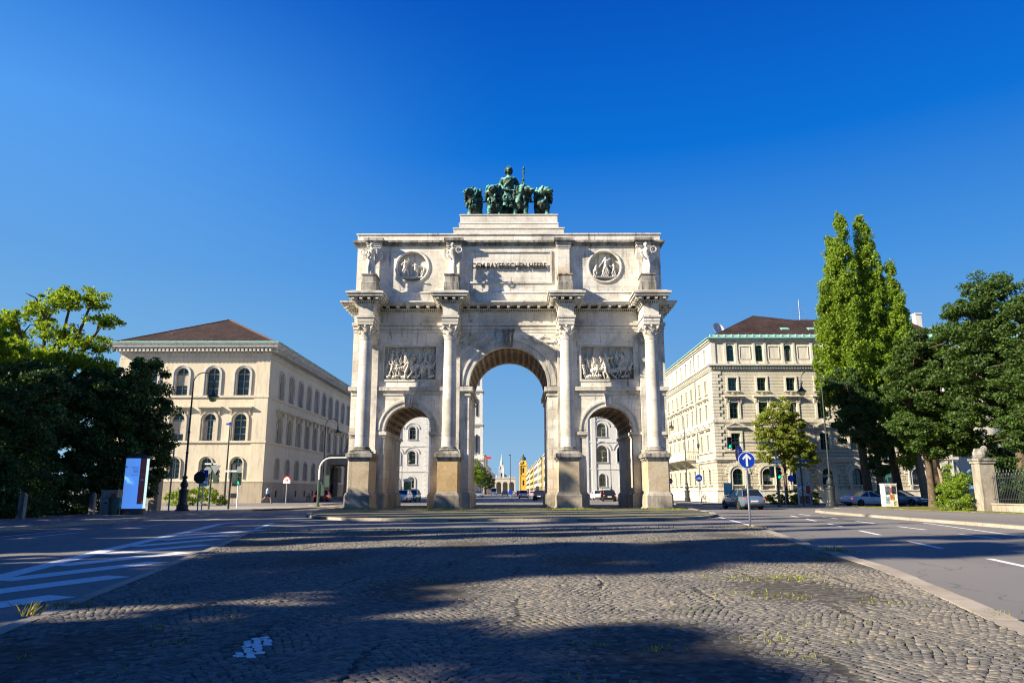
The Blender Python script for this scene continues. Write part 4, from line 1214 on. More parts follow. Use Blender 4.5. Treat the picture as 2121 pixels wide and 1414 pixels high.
# ------------------------------------------------------------------ buildings
def frameM(ox, oy, rot):
    return Matrix.Translation((ox, oy, 0)) @ Matrix.Rotation(rot, 4, 'Z')
def wall_row(mb, u0, u1, cs, z0, z1, sill, top, half, arch=True, thick=.45, m=0):
    cs = [(c if isinstance(c, tuple) else (c, sill, top, half)) for c in cs]
    edges = [u0] + [(a_[0] + b_[0]) / 2 for a_, b_ in zip(cs, cs[1:])] + [u1]
    if not cs:
        mb.box(u0, u1, 0, thick, z0, z1, m); return
    for (c, sl, tp, hf), a_, b_ in zip(cs, edges, edges[1:]):
        if sl > z0 + .001: mb.box(a_, b_, 0, thick, z0, sl, m)
        if arch:
            p = [(a_, sl), (c - hf, sl)] + arcpts(c, tp - hf, hf, PI, 0, 14) + [(c + hf, sl), (b_, sl), (b_, z1), (a_, z1)]
        else:
            p = [(a_, sl), (c - hf, sl), (c - hf, tp), (c + hf, tp), (c + hf, sl), (b_, sl), (b_, z1), (a_, z1)]
        mb.prism(p, 0, thick, m)
def window_proto(kind, h, half, arch, frame='green_frame', sur='cream_trim', surw=.22, hood=None, sill=True, blind=0, mull=2, depth=.28, parent=None):
    """window at local origin (sill centre), outward = -y; parts: frame > pane, surround, hood, sill"""
    f = MB(); fw = .06; y0, y1 = depth, depth + .07
    if arch:
        sp_ = h - half
        f.curved(0, sp_, half - fw, half, 0, PI, y0, y1, 14)
        f.box(-half, -half + fw, y0, y1, 0, sp_); f.box(half - fw, half, y0, y1, 0, sp_)
        f.box(-half + fw, half - fw, y0, y1, sp_ - .04, sp_ + .04)
        f.box(-.04, .04, y0, y1, fw, h - fw)
    else:
        sp_ = h
        f.box(-half, -half + fw, y0, y1, 0, h); f.box(half - fw, half, y0, y1, 0, h); f.box(-half + fw, half - fw, y0, y1, h - fw, h)
        f.box(-half + fw, half - fw, y0, y1, h * .66 - .04, h * .66 + .04)
        f.box(-.045, .045, y0, y1, fw, h - fw)
    f.box(-half + fw, half - fw, y0, y1, 0, fw)
    for k in range(1, mull + 1):
        zz = (sp_ if arch else h * .66) * k / (mull + 1)
        f.box(-half + fw, -.05, y0 + .015, y1 - .01, zz - .018, zz + .018); f.box(.05, half - fw, y0 + .015, y1 - .01, zz - .018, zz + .018)
    w_ = f.build('window', frame, parent, sharp=20)
    p = MB()
    if arch: p.prism([(-half + .02, .02), (half - .02, .02), (half - .02, sp_)] + arcpts(0, sp_, half - .02, 0, PI, 14)[1:-1] + [(-half + .02, sp_)], y1 - .03, y1 + .03)
    else: p.box(-half + .02, half - .02, y1 - .03, y1 + .03, .02, h - .02)
    p.build('pane', 'glass', w_, sharp=20)
    if blind:
        q = MB(); q.box(-half + .05, half - .05, y0 + .01, y0 + .04, h * (1 - blind), h - .05 if not arch else sp_ + half * .8)
        q.build('blind', 'blind', w_, sharp=20)
    s_ = MB()
    if arch:
        if sur:
            s_.curved(0, sp_, half, half + surw, 0, PI, -.07, .03, 18); s_.curved(0, sp_, half + surw * .65, half + surw, 0, PI, -.14, -.07, 18)
            for sg in (-1, 1):
                xa, xb = sorted((sg * half, sg * (half + surw))); s_.box(xa, xb, -.07, .03, 0, sp_)
                xa, xb = sorted((sg * (half + surw * .65), sg * (half + surw))); s_.box(xa, xb, -.14, -.07, 0, sp_)
    elif sur:
        for sg in (-1, 1):
            xa, xb = sorted((sg * half, sg * (half + surw))); s_.box(xa, xb, -.10, .03, 0, h + surw)
        s_.box(-half, half, -.10, .03, h, h + surw)
    if s_.v: s_.build('surround', sur, w_, sharp=25)
    if sill:
        s_ = MB(); s_.box(-half - surw - .08, half + surw + .08, -.2, .25, -.12, 0)
        s_.build('sill', sur or 'cream_trim', w_, sharp=20)
    if hood:
        s_ = MB(); kind_, zc, hw, pj = hood
        if kind_ == 'flat':
            s_.box(-hw, hw, -pj, 0, zc, zc + .14); s_.box(-hw + .1, hw - .1, -pj * .6, 0, zc - .12, zc)
            for sg in (-1, 1): s_.prismx([(-pj * .6, zc - .12), (0, zc - .12), (0, zc - .75), (-pj * .15, zc - .75)], sg * (hw - .32) - .09, sg * (hw - .32) + .09)
        else:
            s_.box(-hw, hw, -pj, 0, zc, zc + .12); s_.box(-hw + .1, hw - .1, -pj * .6, 0, zc - .12, zc)
            rise = hw * .42
            s_.prism([(-hw, zc + .12), (-hw + .28, zc + .12), (0, zc + rise - .02), (hw - .28, zc + .12), (hw, zc + .12), (0, zc + rise + .14)], -pj, 0)
            s_.prism([(-hw + .25, zc + .12), (hw - .25, zc + .12), (0, zc + rise)], -.14, 0)
        s_.build('hood', sur, w_, sharp=20)
    return w_
CR_ = random.Random(77)
def curtain(w_, half, h, y=.315):
    if CR_.random() > .45: return
    t = MB(); q = CR_.random(); fr = CR_.uniform(.25, .75)
    if q < .6: t.box(-half + .07, half - .07, y - .012, y, h * (1 - fr), h - .07)
    else:
        t.box(-half + .07, -half + .07 + half * .5, y - .012, y, .08, h - .07); t.box(half - .07 - half * .5, half - .07, y - .012, y, .08, h - .07)
    t.build('blind', 'blind', w_, sharp=0)
def put(w_, T, rot, u, z, first):
    p = T @ Vector((u, 0, z))
    if first: w_.location = p; w_.rotation_euler.z = rot; return w_
    return dup(w_, p, rot)

# ---- left building
LB = empty('corner_building', 'cream three-storey building with arched windows and brown hipped roof, left of the arch', 'building', (-27.0, 78, 0.1))
LX0, LX1, LY0, LY1 = -43.4, -27.0, 78.0, 128.0
Tf = frameM(LX0 + 27.0, 0, 0); Ts = frameM(0, 0, PI / 2)       # local to the building empty
fw_c = [3.5, 6.9, 10.3, 13.6]
sd_c = [4.4 + 3.7 * i for i in range(12)]
def lb_walls(mb, cs, L, r0):
    wall_row(mb, r0, L, cs, 0, 2.4, 2.4, 2.4, .6, False) if False else mb.box(r0, L, 0, .45, 0, 2.4)
    wall_row(mb, r0, L, cs, 2.4, 6.25, 2.5, 4.72, .62)
    wall_row(mb, r0, L, cs, 6.25, 11.2, 6.5, 9.42, .70)
    wall_row(mb, r0, L, cs, 11.2, 15.7, 11.4, 14.44, .70)
wb = MB(Tf); lb_walls(wb, fw_c, 16.4, 0)
wb.T = Ts; lb_walls(wb, sd_c, 50, .45)
wb.T = None; wb.box(-16.4, 0, 49.6, 50, 0, 15.7); wb.box(-16.4, -16.0, .45, 49.6, 0, 15.7)
wb.build('wall', 'cream', LB, sharp=20)
tb = MB()
def band(mb, z0, z1, g_, X0=-16.4, X1=0.0, Y1=50.0): mb.box(X0 - g_, X1 + g_, -g_, Y1 + g_, z0, z1)
tb = MB()
for z0, z1, g_ in ((2.16, 2.34, .16), (6.28, 6.5, .16), (6.18, 6.28, .08), (11.16, 11.38, .16), (11.06, 11.16, .08), (15.45, 15.55, .09)):
    # four strips round the outside
    tb.box(-16.4 - g_, 0 + g_, -g_, .02, z0, z1); tb.box(-.02, g_, .02, 50, z0, z1)
tb.box(-1.45, .09, -.09, .01, 2.34, 15.42); tb.box(-16.509, -15.0, -.09, .01, 2.34, 15.42); tb.box(.0, .06, -.08, .9, 2.34, 15.42)
tb.build('string_course', 'cream', LB, sharp=20)
tb = MB(); tb.box(-16.51, .1, -.1, .02, 0, 2.16); tb.box(-.01, .1, .02, 50, 0, 2.16)
tb.build('plinth', 'plinth', LB, sharp=20)
tb = MB()
band(tb, 15.55, 15.95, .04); band(tb, 15.95, 16.08, .14); band(tb, 16.46, 16.62, .95); band(tb, 16.62, 16.86, 1.08); band(tb, 16.86, 17.0, 1.2)
for k in range(40):
    x = -16.6 + k * 16.8 / 39; tb.box(x - .12, x + .12, -.88, -.0, 16.12, 16.44)
for k in range(113):
    y = -.2 + k * 50.2 / 112; tb.box(0, .88, y - .12, y + .12, 16.12, 16.44)
tb.build('cornice', 'pale_trim', LB, sharp=20)
tb = MB(); g_ = 1.27
tb.box(-16.4 - g_, g_, -g_, 50 + g_, 17.0, 17.12)
for k in range(18): tb.box(-16.4 + k - .02, -16.4 + k + .02, -.5, -.45, 17.1, 17.4)
tb.box(-16.53, .3, -.48, -.46, 17.3, 17.34)
tb.build('gutter', 'copper', LB, sharp=20)
rf = MB(); e_ = .75; ap = 20.55; xm = -8.0
v = [(-16.4 - e_, -e_, 17.13), (e_, -e_, 17.13), (e_, 50 + e_, 17.13), (-16.4 - e_, 50 + e_, 17.13), (-8.1, 8.0, 21.7), (-8.1, 42, 21.7)]
rf.add(v, [(0, 1, 4), (1, 2, 5, 4), (2, 3, 5), (3, 0, 4, 5), (3, 2, 1, 0)])
ro = rf.build('roof', 'roof', LB, sharp=10)
t = MB(); t.tube([v[1], v[4]], .10, 6); t.tube([v[0], v[4]], .10, 6); t.tube([v[4], v[5]], .1, 6); t.build('ridge_tiles', plain('red_ridge_tile', (0.12, 0.06, 0.045), .8), ro)
t = MB(); t.lathe([(.12, 0), (.12, .7), (.18, .72), (.05, .95)], 0, 0, 10); t.build('vent_pipe', 'copper', ro, loc=(-12.3, 2.5, 17.9))
t = MB(); t.box(-.5, .5, -.3, .5, 0, .1); q = t.build('skylight', 'grey_paint', ro, loc=(-7.6, 2.6, 18.35)); q.rotation_euler.x = .38
t = MB(); t.box(-.5, .5, -.3, .5, 0, .1); q = t.build('skylight', 'grey_paint', ro, loc=(-3.2, 1.5, 18.0)); q.rotation_euler.x = .38
pr1 = [window_proto('low', 2.22, .62, True, 'grey_frame', 'cream_trim', .16, None, False, parent=LB, depth=.3),
       window_proto('mid', 2.92, .70, True, 'grey_frame', 'cream_trim', .30, ('flat', 3.52, 1.32, .48), False, parent=LB),
       window_proto('top', 3.04, .70, True, 'grey_frame', 'pale_trim', .28, None, False, parent=LB)]
first = [True] * 3
for T, cs, rot in ((Tf, fw_c, 0), (Ts, sd_c, PI / 2)):
    for u in cs:
        for k, z in enumerate((2.5, 6.5, 11.4)):
            wn = put(pr1[k], T, rot, u, z, first[k])
            if not first[k]: curtain(wn, (.62, .7, .7)[k], (1.6, 2.2, 2.3)[k])
            first[k] = False
for y in sd_c[:6]:
    t = MB(); t.box(.095, .108, y - .3, y + .3, .55, 1.25); t.build('cellar_window', 'dark', LB, sharp=0)
for x in fw_c:
    t = MB(); t.box(x - 16.4 - .4, x - 16.4 + .4, -.108, -.095, .5, 1.0); t.build('cellar_window', 'dark', LB, sharp=0)
# entrance porch on the street side
pc = MB(Ts)
pc.box(26.4, 33.6, -3.2, 0, 4.9, 6.0); pc.box(26.2, 33.8, -3.4, 0, 6.0, 6.3); pc.box(26.4, 33.6, -3.1, 0, 0, .45)
for u in (27.1, 29.1, 30.9, 32.9):
    pc.lathe([(.48, .45), (.48, .6), (.40, .7), (.34, 4.3), (.34, 4.5), (.48, 4.7), (.5, 4.9)], u, -2.7, 16)
pc.build('entrance_porch', 'plinth', LB, sharp=30)
t = MB(); t.box(.46, .5, -.3 + 28.6, 31.2, .5, 4.6); t.build('entrance_door', 'dark', LB)
t = MB(); t.tube([(-.1, 20.9 + 14, 6.3), (2.6, 20.9 + 14, 11.8)], .05, 6); t.build('flagpole', 'iron', LB)

# ---- right building
RB = empty('ministry_building', 'pale yellow four-storey building with rusticated ground floor and pedimented windows, right of the arch', 'building', (21.8, 80, 0.1))
RB.name = 'rusticated_building'
RW = 25.9
Tf = frameM(0, 0, 0)
Ts = frameM(0, 58.0, -PI / 2)                                       # u runs towards the corner
f_c = [2.2 + 3.23 * i for i in range(8)]
s_y = [2.9, 5.7, 9.7, 12.4, 15.0, 17.8, 20.6, 23.4, 26.2, 30.2, 33.0, 37.0, 41.0]
s_c = sorted(58 - y for y in s_y)
gf = MB(Tf); up = MB(Tf)
fd = [c for c in f_c]
fcs = [(c, 1.9, 3.62, .58) for c in f_c]
fcs[5] = (f_c[5], 0.12, 4.05, .98)
def rb_ground(mb, u0, u1, cs, off=0):
    wall_row(mb, u0, u1, [], 0, .1, 0, 0, 0) if False else None
    wall_row(mb, u0, u1, [c if isinstance(c, tuple) else (c, 1.9, 3.62, .5) for c in cs], .0, 4.36, 1.9, 3.62, .58)
rb_ground(gf, 0, RW, fcs)
gf.T = Ts; rb_ground(gf, 0, 58 - .45, s_c)
gf.build('ground_floor_wall', 'rustic', RB, sharp=20)
def rb_up(mb, u0, u1, cs, hf):
    wall_row(mb, u0, u1, cs, 4.36, 8.5, 5.66, 7.44, hf, False)
    wall_row(mb, u0, u1, cs, 8.5, 11.75, 9.06, 10.84, hf, False)
    wall_row(mb, u0, u1, cs, 11.75, 14.4, 12.11, 13.57, hf, False)
rb_up(up, 0, RW, f_c, .50)
up.T = Ts; rb_up(up, 0, 58 - .45, s_c, .42)
up.build('upper_wall', 'lined', RB, sharp=20)
up = MB(Tf); wall_row(up, 0, RW, f_c, 14.4, 18.0, 15.43, 17.3, .42)
up.T = Ts; wall_row(up, 0, 58 - .45, s_c, 14.4, 18.0, 15.43, 17.3, .36)
up.T = None; up.box(RW - .4, RW, .45, 30, 0, 18)
for c in f_c:      # wide flat pilaster strips and sunk panels of the top storey
    for s_ in (-1, 1): up.box(c + s_ * .62 - .13, c + s_ * .62 + .13, -.10, .01, 15.1, 17.55); up.box(c + s_ * .62 - .18, c + s_ * .62 + .18, -.14, .01, 15.1, 15.45)
    up.box(c - .85, c + .85, -.12, .01, 17.5, 17.62)
for c in [(a_ + b_) / 2 for a_, b_ in zip(f_c, f_c[1:])]:
    for a0, a1, z0, z1 in ((-.62, .62, 17.1, 17.16), (-.62, .62, 15.68, 15.74), (-.62, -.56, 15.74, 17.1), (.56, .62, 15.74, 17.1)): up.box(c + a0, c + a1, -.06, .01, z0, z1)
up.box(.0, .5, -.1, .01, 15.1, 17.7)
up.build('top_storey_wall', 'rtrim', RB, sharp=20)
tb = MB()
def rband(mb, z0, z1, g_): mb.box(-g_, RW + g_, -g_, .02, z0, z1); mb.box(-g_, .02, .02, 58, z0, z1)
for z0, z1, g_ in ((4.36, 4.55, .12), (4.55, 4.86, .24), (5.42, 5.56, .12), (8.44, 8.62, .12), (8.62, 8.95, .22), (14.42, 14.55, .12), (14.78, 14.92, .35), (14.92, 15.10, .48), (17.62, 17.8, .15), (17.8, 17.98, .32)):
    rband(tb, z0, z1, g_)
rband(tb, 0.0, .5, .22); rband(tb, .5, 1.25, .12); rband(tb, 1.25, 1.38, .2)
for k in range(87): x = -.1 + k * .3; tb.box(x - .08, x + .08, -.28, 0, 14.58, 14.76)
for k in range(190): y = k * .3; tb.box(-.28, 0, y - .08, y + .08, 14.58, 14.76)
tb.build('cornice', 'rtrim', RB, sharp=20)
tb = MB()
for k in range(26):
    z = 4.95 + k * .36; L = .95 if k % 2 else .62
    if z > 14.2: break
    tb.box(-.09, L, -.09, .01, z + .02, z + .33); tb.box(-.09, .01, .01, L, z + .02, z + .33)
tb.build('quoins', 'rtrim', RB, sharp=20)
tb = MB(); tb.box(-.48, RW + .3, -.48, .3, 18.0, 18.1); tb.box(-.48, .3, .3, 58, 18.0, 18.1)
tb.add([(-.4, -.4, 18.1), (RW, -.4, 18.1), (RW, .5, 18.6), (.5, .5, 18.6)], [(0, 1, 2, 3)]); tb.add([(-.4, -.4, 18.1), (.5, .5, 18.6), (.5, 58, 18.6), (-.4, 58, 18.1)], [(0, 1, 2, 3)])
for k in range(32): tb.box(k * .8 - .02, k * .8 + .02, -.25, .2, 18.2, 18.5)
tb.build('gutter', 'copper', RB, sharp=20)
rf = MB()
v = [(.3, .3, 18.45), (RW, .3, 18.45), (RW, 12.5, 18.45), (.3, 58, 18.45), (7.2, 6.6, 22.3), (9.9, 6.6, 21.75), (RW, 6.6, 21.75), (7.2, 52, 22.3), (13, 58, 18.45), (13, 12.5, 18.45)]
rf.add(v, [(0, 1, 6, 5, 4), (0, 4, 7, 3), (5, 6, 2, 9), (4, 5, 9, 8, 7), (3, 7, 8)])
ro = rf.build('roof', 'roof', RB, sharp=10)
for x in (12.4, 17.2, 5.0 + 4.3):
    t = MB(); t.box(-.45, .45, -.3, .4, 0, .12); q = t.build('skylight', 'copper', ro, loc=(x, 2.1, 19.55)); q.rotation_euler.x = .5
t = MB(); t.tube([(0, 0, 0), (0, 0, 3.1)], .03, 6)
for z, L in ((.4, 1.1), (1.1, .9), (1.5, .9), (2.2, .8), (2.8, .7)): t.tube([(-L, 0, z), (L, .1, z + .25)], .022, 5)
for k in range(7): t.tube([(-.9 + k * .3, -.3, .4 + k * .05), (-.9 + k * .3, .3, .4 + k * .05)], .014, 4)
t.build('roof_antenna', 'steel', ro, loc=(13.5, 8.0, 21.6))
t = MB(); t.lathe([(0.02, 0), (.45, .12), (.8, .45), (.82, .48), (.45, .16), (0, .05)], 0, 0, 20); q = t.build('satellite_dish', 'white_paint', ro, loc=(2.6, 6.5, 20.4)); q.rotation_euler = (R(70), 0, R(25))
wsp = [window_proto('g', 1.72, .58, True, 'green_frame', 'rtrim', .42, None, True, parent=RB, mull=1),
       window_proto('1', 1.78, .50, False, 'green_frame', 'rtrim', .24, ('ped', 2.42, 1.12, .38), False, parent=RB, mull=1),
       window_proto('2', 1.78, .50, False, 'green_frame', 'rtrim', .24, ('flat', 2.36, 1.10, .50), False, parent=RB, mull=1),
       window_proto('3', 1.46, .50, False, 'green_frame', 'rtrim', .20, None, True, parent=RB, mull=1),
       window_proto('4', 1.87, .42, True, 'green_frame', None, .0, None, False, parent=RB, mull=1, depth=.2)]
zs_ = (1.9, 5.66, 9.06, 12.11, 15.43)
for k, z in enumerate(zs_):
    fst = True
    for i, u in enumerate(f_c):
        if k == 0 and i == 5: continue
        wn = put(wsp[k], Tf, 0, u, z, fst)
        if not fst: curtain(wn, (.58, .5, .5, .5, .42)[k], (1.1, 1.78, 1.78, 1.46, 1.4)[k], .315 if k < 4 else .235)
        fst = False
wss = [window_proto('g', 1.72, .50, True, 'green_frame', 'rtrim', .30, None, True, parent=RB, mull=1),
       window_proto('1', 1.78, .42, False, 'green_frame', 'rtrim', .22, ('ped', 2.42, 1.0, .35), False, parent=RB, mull=1),
       window_proto('2', 1.78, .42, False, 'green_frame', 'rtrim', .22, ('flat', 2.36, 1.0, .40), False, parent=RB, mull=1),
       window_proto('3', 1.46, .42, False, 'green_frame', 'rtrim', .18, None, True, parent=RB, mull=1),
       window_proto('4', 1.87, .36, True, 'green_frame', None, .0, None, False, parent=RB, mull=1, depth=.2)]
for k, z in enumerate(zs_):
    fst = True
    for u in s_c[-11:]:
        put(wss[k], Ts, -PI / 2, u, z, fst); fst = False
# pendant ornaments under third-floor windows, voussoir blocks round ground-floor arches
t = MB()
for c in f_c:
    t.ell((c, -.06, 11.86), (.22, .12, .12), n=10); t.ell((c - .45, -.05, 11.9), (.2, .1, .07), n=8); t.ell((c + .45, -.05, 11.9), (.2, .1, .07), n=8)
    t.box(c - .55, c - .45, -.18, 0, 10.9, 11.3); t.box(c + .45, c + .55, -.18, 0, 10.9, 11.3)
t.build('carved_ornament', 'rtrim2', RB, sharp=40)
for i, c in enumerate(f_c):
    t = MB()
    r0, zc = (1.02, 3.04) if i != 5 else (1.0, 3.07)
    for k in range(11):
        a0 = PI * (k + .08) / 11; a1 = PI * (k + .92) / 11
        t.curved(c, zc, r0, r0 + (.36 if k != 5 else .46), a0, a1, -.07 if k != 5 else -.16, .01, 2)
    for s_ in (-1, 1):
        if i != 5:
            q_ = MB(); q_.prismx([(-.3, 1.9), (-.02, 1.9), (-.02, 1.2), (-.12, 1.2)], c + s_ * .8 - .12, c + s_ * .8 + .12); q_.build('sill_bracket', 'rtrim', RB, sharp=20)
    t.build('window_arch', 'rtrim', RB, sharp=20)
d = MB(); d.box(-.9, -.03, .3, .36, .1, 3.0); d.box(.03, .9, .3, .36, .1, 3.0); d.box(-.95, .95, .28, .38, 2.95, 3.08)
d.box(-.7, -.2, .27, .3, .5, 1.2); d.box(.2, .7, .27, .3, .5, 1.2)
dr = d.build('door', 'green_frame', RB, loc=(f_c[5], 0, 0))
d = MB(); d.box(-.72, -.18, .285, .298, 1.4, 2.7); d.box(.18, .72, .285, .298, 1.4, 2.7); d.prism([(-.95, 3.08)] + arcpts(0, 3.07, .96, PI, 0, 14)[1:-1] + [(.95, 3.08)], .36, .4)
d.build('door_glass', 'glass', dr)
# balcony on the street side
bl = MB(Ts)
ub = 58 - 27.6; ue = 58 - 8.2
bl.box(ub, ue, -1.6, 0, 4.86, 5.05)
for u in (ub + .5, (ub + ue) / 2 - 4.8, (ub + ue) / 2, (ub + ue) / 2 + 4.8, ue - .5): bl.prismx([(-1.4, 4.86), (0, 4.86), (0, 3.9), (-.5, 4.2)], u - .2, u + .2)
bl.box(ub, ue, -1.6, -1.4, 5.85, 6.0)
for k in range(56): u = ub + .15 + k * (ue - ub - .3) / 55; bl.lathe([(.06, 5.05), (.1, 5.25), (.05, 5.55), (.08, 5.85)], u, -1.5, 6)
bl.box(ue - .2, ue, -1.4, 0, 5.85, 6.0)
for k in range(6): bl.lathe([(.06, 5.05), (.1, 5.25), (.05, 5.55), (.08, 5.85)], ue - .1, -.15 - k * .22, 6)
bl.build('balcony', 'rtrim', RB, sharp=30)
for a_, b_ in ((-.1, 7.7), (RW - .4, -.15)):
    t = MB(); t.tube([(a_, b_, .4), (a_, b_, 17.9)], .07, 8); t.build('drainpipe', 'grey_paint', RB)
# green-roofed building beyond it
GB = empty('green_roofed_building', 'cream building with a green copper roof and white chimney behind the poplars', 'building', (47.9, 81, .1))
b = MB(); wall_row(b, 0, 22, [2 + 3 * i for i in range(7)], 0, 4.5, 1.5, 3.6, .6); 
for z in (4.5, 8.9, 12.8): wall_row(b, 0, 22, [2 + 3 * i for i in range(7)], z, z + 4.4 if z < 5 else z + 3.9, z + .9, z + 2.8, .55, False)
b.box(0, .4, .45, 14, 0, 16.7); b.box(21.6, 22, .45, 14, 0, 16.7); b.build('wall', 'rtrim', GB, sharp=20)
b = MB(); b.box(-.3, 22.3, -.3, 14, 16.7, 17.1); b.add([(-.3, -.3, 17.1), (22.3, -.3, 17.1), (22.3, 6, 20.9), (-.3, 6, 20.9), (22.3, 14, 17.1), (-.3, 14, 17.1)], [(0, 1, 2, 3), (3, 2, 4, 5), (0, 3, 5), (1, 4, 2)])
ro = b.build('roof', 'copper', GB, sharp=20)
b = MB(); b.box(-.25, .45, 3.4, 4.2, 18, 21.9); b.box(-.32, .52, 3.3, 4.3, 21.9, 22.05); b.build('chimney', 'white_wall', ro, sharp=20)
wg = window_proto('x', 1.9, .55, False, 'green_frame', 'rtrim', .2, None, True, parent=GB)
fst = True
for z in (5.4, 9.8, 13.7):
    for i in range(7): put(wg, Tf, 0, 2 + 3 * i, z, fst); fst = False

# ---- white institute buildings beyond the arch
def white_block(name, label, x0, x1, y0, y1, H, centers, rows, quoin=None, double=False, lis=None):
    B = empty(name, label, 'building', (x0, y0, .1))
    L = x1 - x0; D = y1 - y0
    wl = MB(); z = 0
    zt = [rows[0][0]] + [ (rows[i][1] + rows[i + 1][0]) / 2 for i in range(len(rows) - 1)] + [H]
    z0 = 0
    for (sl, tp, hf), z1 in zip(rows, zt[1:]):
        wall_row(wl, 0, L, centers, z0, z1, sl, tp, hf); z0 = z1
    wl.box(0, .4, .45, D, 0, H); wl.box(L - .4, L, .45, D, 0, H)
    wl.build('wall', 'white_wall', B, sharp=20)
    t = MB(); t.box(-.3, L + .3, -.3, D, H, H + .35); t.box(-.5, L + .5, -.5, D, H + .35, H + .6)
    for z1 in zt[1:-1]: t.box(-.1, L + .1, -.12, .02, z1 - .25, z1)
    for k in range(int(L / .55)): t.box(k * .55, k * .55 + .25, -.22, 0, H - .35, H)
    if quoin is not None:
        for k in range(int(H / .5)): t.box(quoin - (.9 if k % 2 else .6), quoin, -.08, .01, k * .5 + .03, k * .5 + .47)
    if lis is not None:
        for u in lis: t.box(u, u + .9, -.2, .01, 0, H)
    t.build('cornice', 'white_wall', B, sharp=20)
    t = MB(); t.add([(-.5, -.5, H + .6), (L + .5, -.5, H + .6), (L + .5, D, H + .6), (-.5, D, H + .6), (-.5 + L * .35, D * .4, H + 3.4), (L + .5 - L * .35, D * .4, H + 3.4)], [(0, 1, 5, 4), (1, 2, 5), (2, 3, 4, 5), (3, 0, 4)])
    t.build('roof', 'copper', B, sharp=10)
    for sl, tp, hf in rows:
        p = window_proto('w', tp - sl, hf, True, 'grey_frame', 'pale_trim', .35 if not double else .2, None, True, parent=B, mull=1)
        h = MB()
        if tp > 5:
            h.curved(0, tp - sl - hf, hf + .75, hf + .95, 0.15, PI - .15, -.12, .01, 16)
            h.build('hood', 'pale_trim', p, sharp=20)
        fst = True
        for u in centers: put(p, Tf, 0, u, sl, fst); fst = False
    return B
white_block('institute_building', 'white building with arched windows seen through the left passage', -46, -19.0, 158, 200, 17.9, [2.2, 5.6, 9.1, 12.5, 15.9, 20.7, 24.0][:5] + [19.9, 23.4], [(1.9, 4.1, .62), (6.9, 9.7, .75), (12.2, 14.9, .7)], quoin=27.0)
white_block('university_building', 'white building with paired round-arched windows seen through the right passage', 14.6, 30, 158, 200, 17.2, [3.85, 8.3, 12.4], [(2.2, 4.8, .7), (7.3, 10.8, 1.15), (12.8, 15.6, .95)], double=True, lis=(0.0, 1.6))

def street_house(label, x0, x1, y0, y1, H, mat, sx, roofm='roof', nst=4):
    """house whose facade to the street is at x = x0 (sx=-1 faces -x) or x1 (sx=1)"""
    B = empty('town_house', label, 'house', (x0, y0, 0), group='town houses along the street')
    L = y1 - y0; W = x1 - x0
    b = MB(); b.box(0, W, 0, L, 0, H); b.build('wall', mat, B, sharp=20)
    t = MB(); t.box(-.5, W + .5, -.2, L + .2, H, H + .4); t.build('cornice', 'pale_trim', B, sharp=20)
    t = MB(); t.add([(-.5, -.2, H + .4), (W + .5, -.2, H + .4), (W + .5, L + .2, H + .4), (-.5, L + .2, H + .4), (W / 2, 0, H + 3.6), (W / 2, L, H + 3.6)], [(0, 1, 4), (1, 2, 5, 4), (2, 3, 5), (3, 0, 4, 5)])
    t.build('roof', roofm, B, sharp=10)
    xx = -.03 if sx < 0 else W + .03
    wm = MB(); wm.box(-.02, .02, -.55, .55, 0, 2.0)
    wp = wm.build('window', 'glass', B); n = int(L / 3.4); fst = True
    for s_ in range(nst):
        for k in range(n):
            p = (xx, 2.0 + k * 3.4, 1.6 + s_ * (H - 1.5) / nst)
            if fst: wp.location = p; fst = False
            else: dup(wp, p)
    return B
street_house('tall brick red house behind the right pier of the centre arch', 13.3, 30, 262, 280, 17.5, plain('brick_red', (0.42, 0.13, 0.08), .8), -1)
street_house('long pale cream house with rows of windows, first after the red one', 12.2, 30, 282, 330, 16.6, 'cream', -1)
street_house('pale yellow house in the middle of the right street row', 11.6, 30, 332, 392, 16.4, plain('pale_yellow', (0.72, 0.58, 0.28), .8), -1)
street_house('grey white house further down the right street row', 11.2, 30, 394, 470, 17.0, 'white_wall', -1)
street_house('deep yellow house near the church tower', 10.6, 30, 472, 580, 17.5, plain('deep_yellow', (0.70, 0.48, 0.16), .8), -1)
street_house('cream house at the far end of the right street row', 9.9, 30, 582, 740, 19.0, 'rtrim', -1)
street_house('pale house with red flag behind the left street trees', -34, -16.6, 372, 420, 19.5, 'cream', 1)
street_house('grey-roofed house left of the loggia', -34, -19.6, 424, 560, 17.5, 'white_wall', 1)
street_house('low pale house at the far left of the street', -34, -22.5, 562, 760, 17.5, 'cream', 1)
fl = MB(); fl.tube([(-15.6, 371, 0), (-15.6, 371, 18.5)], .09, 6); fl.box(-15.55, -12.9, 370.95, 371.05, 17.3, 18.4, 1)
tag(fl.build('flag', ['steel', 'red']), 'small red flag on a pole beside the left street trees', 'flag')

# church tower on the left of the street (square white tower with octagonal spire)
ct = empty('church_tower', 'tall white twin-stage church tower with pointed spire, seen left in the centre arch', 'church tower', (-19.9, 326, 0))
b = MB()
for z0, z1, hw in ((0, 15, 4.6), (15.0, 30.5, 4.35), (30.5, 45.5, 4.1), (45.5, 56, 3.8)):
    b.box(-hw, hw, -hw, hw, z0, z1)
    for sx_ in (-1, 1):
        b.box(sx_ * hw - .7, sx_ * hw + .7, -hw - .35, -hw + .7, z0, z1 - .8); b.box(sx_ * hw - .5, sx_ * hw + .35, hw - .7, hw + .35, z0, z1 - .8)
b.build('shaft', 'white_wall', ct, sharp=20)
b = MB()
for z, hw in ((14.6, 5.0), (30, 4.8), (45, 4.6), (55.6, 4.3)): b.box(-hw - .4, hw + .4, -hw - .4, hw + .4, z, z + .8); b.box(-hw, hw, -hw, hw, z - .7, z)
b.build('cornice', 'pale_trim', ct, sharp=20)
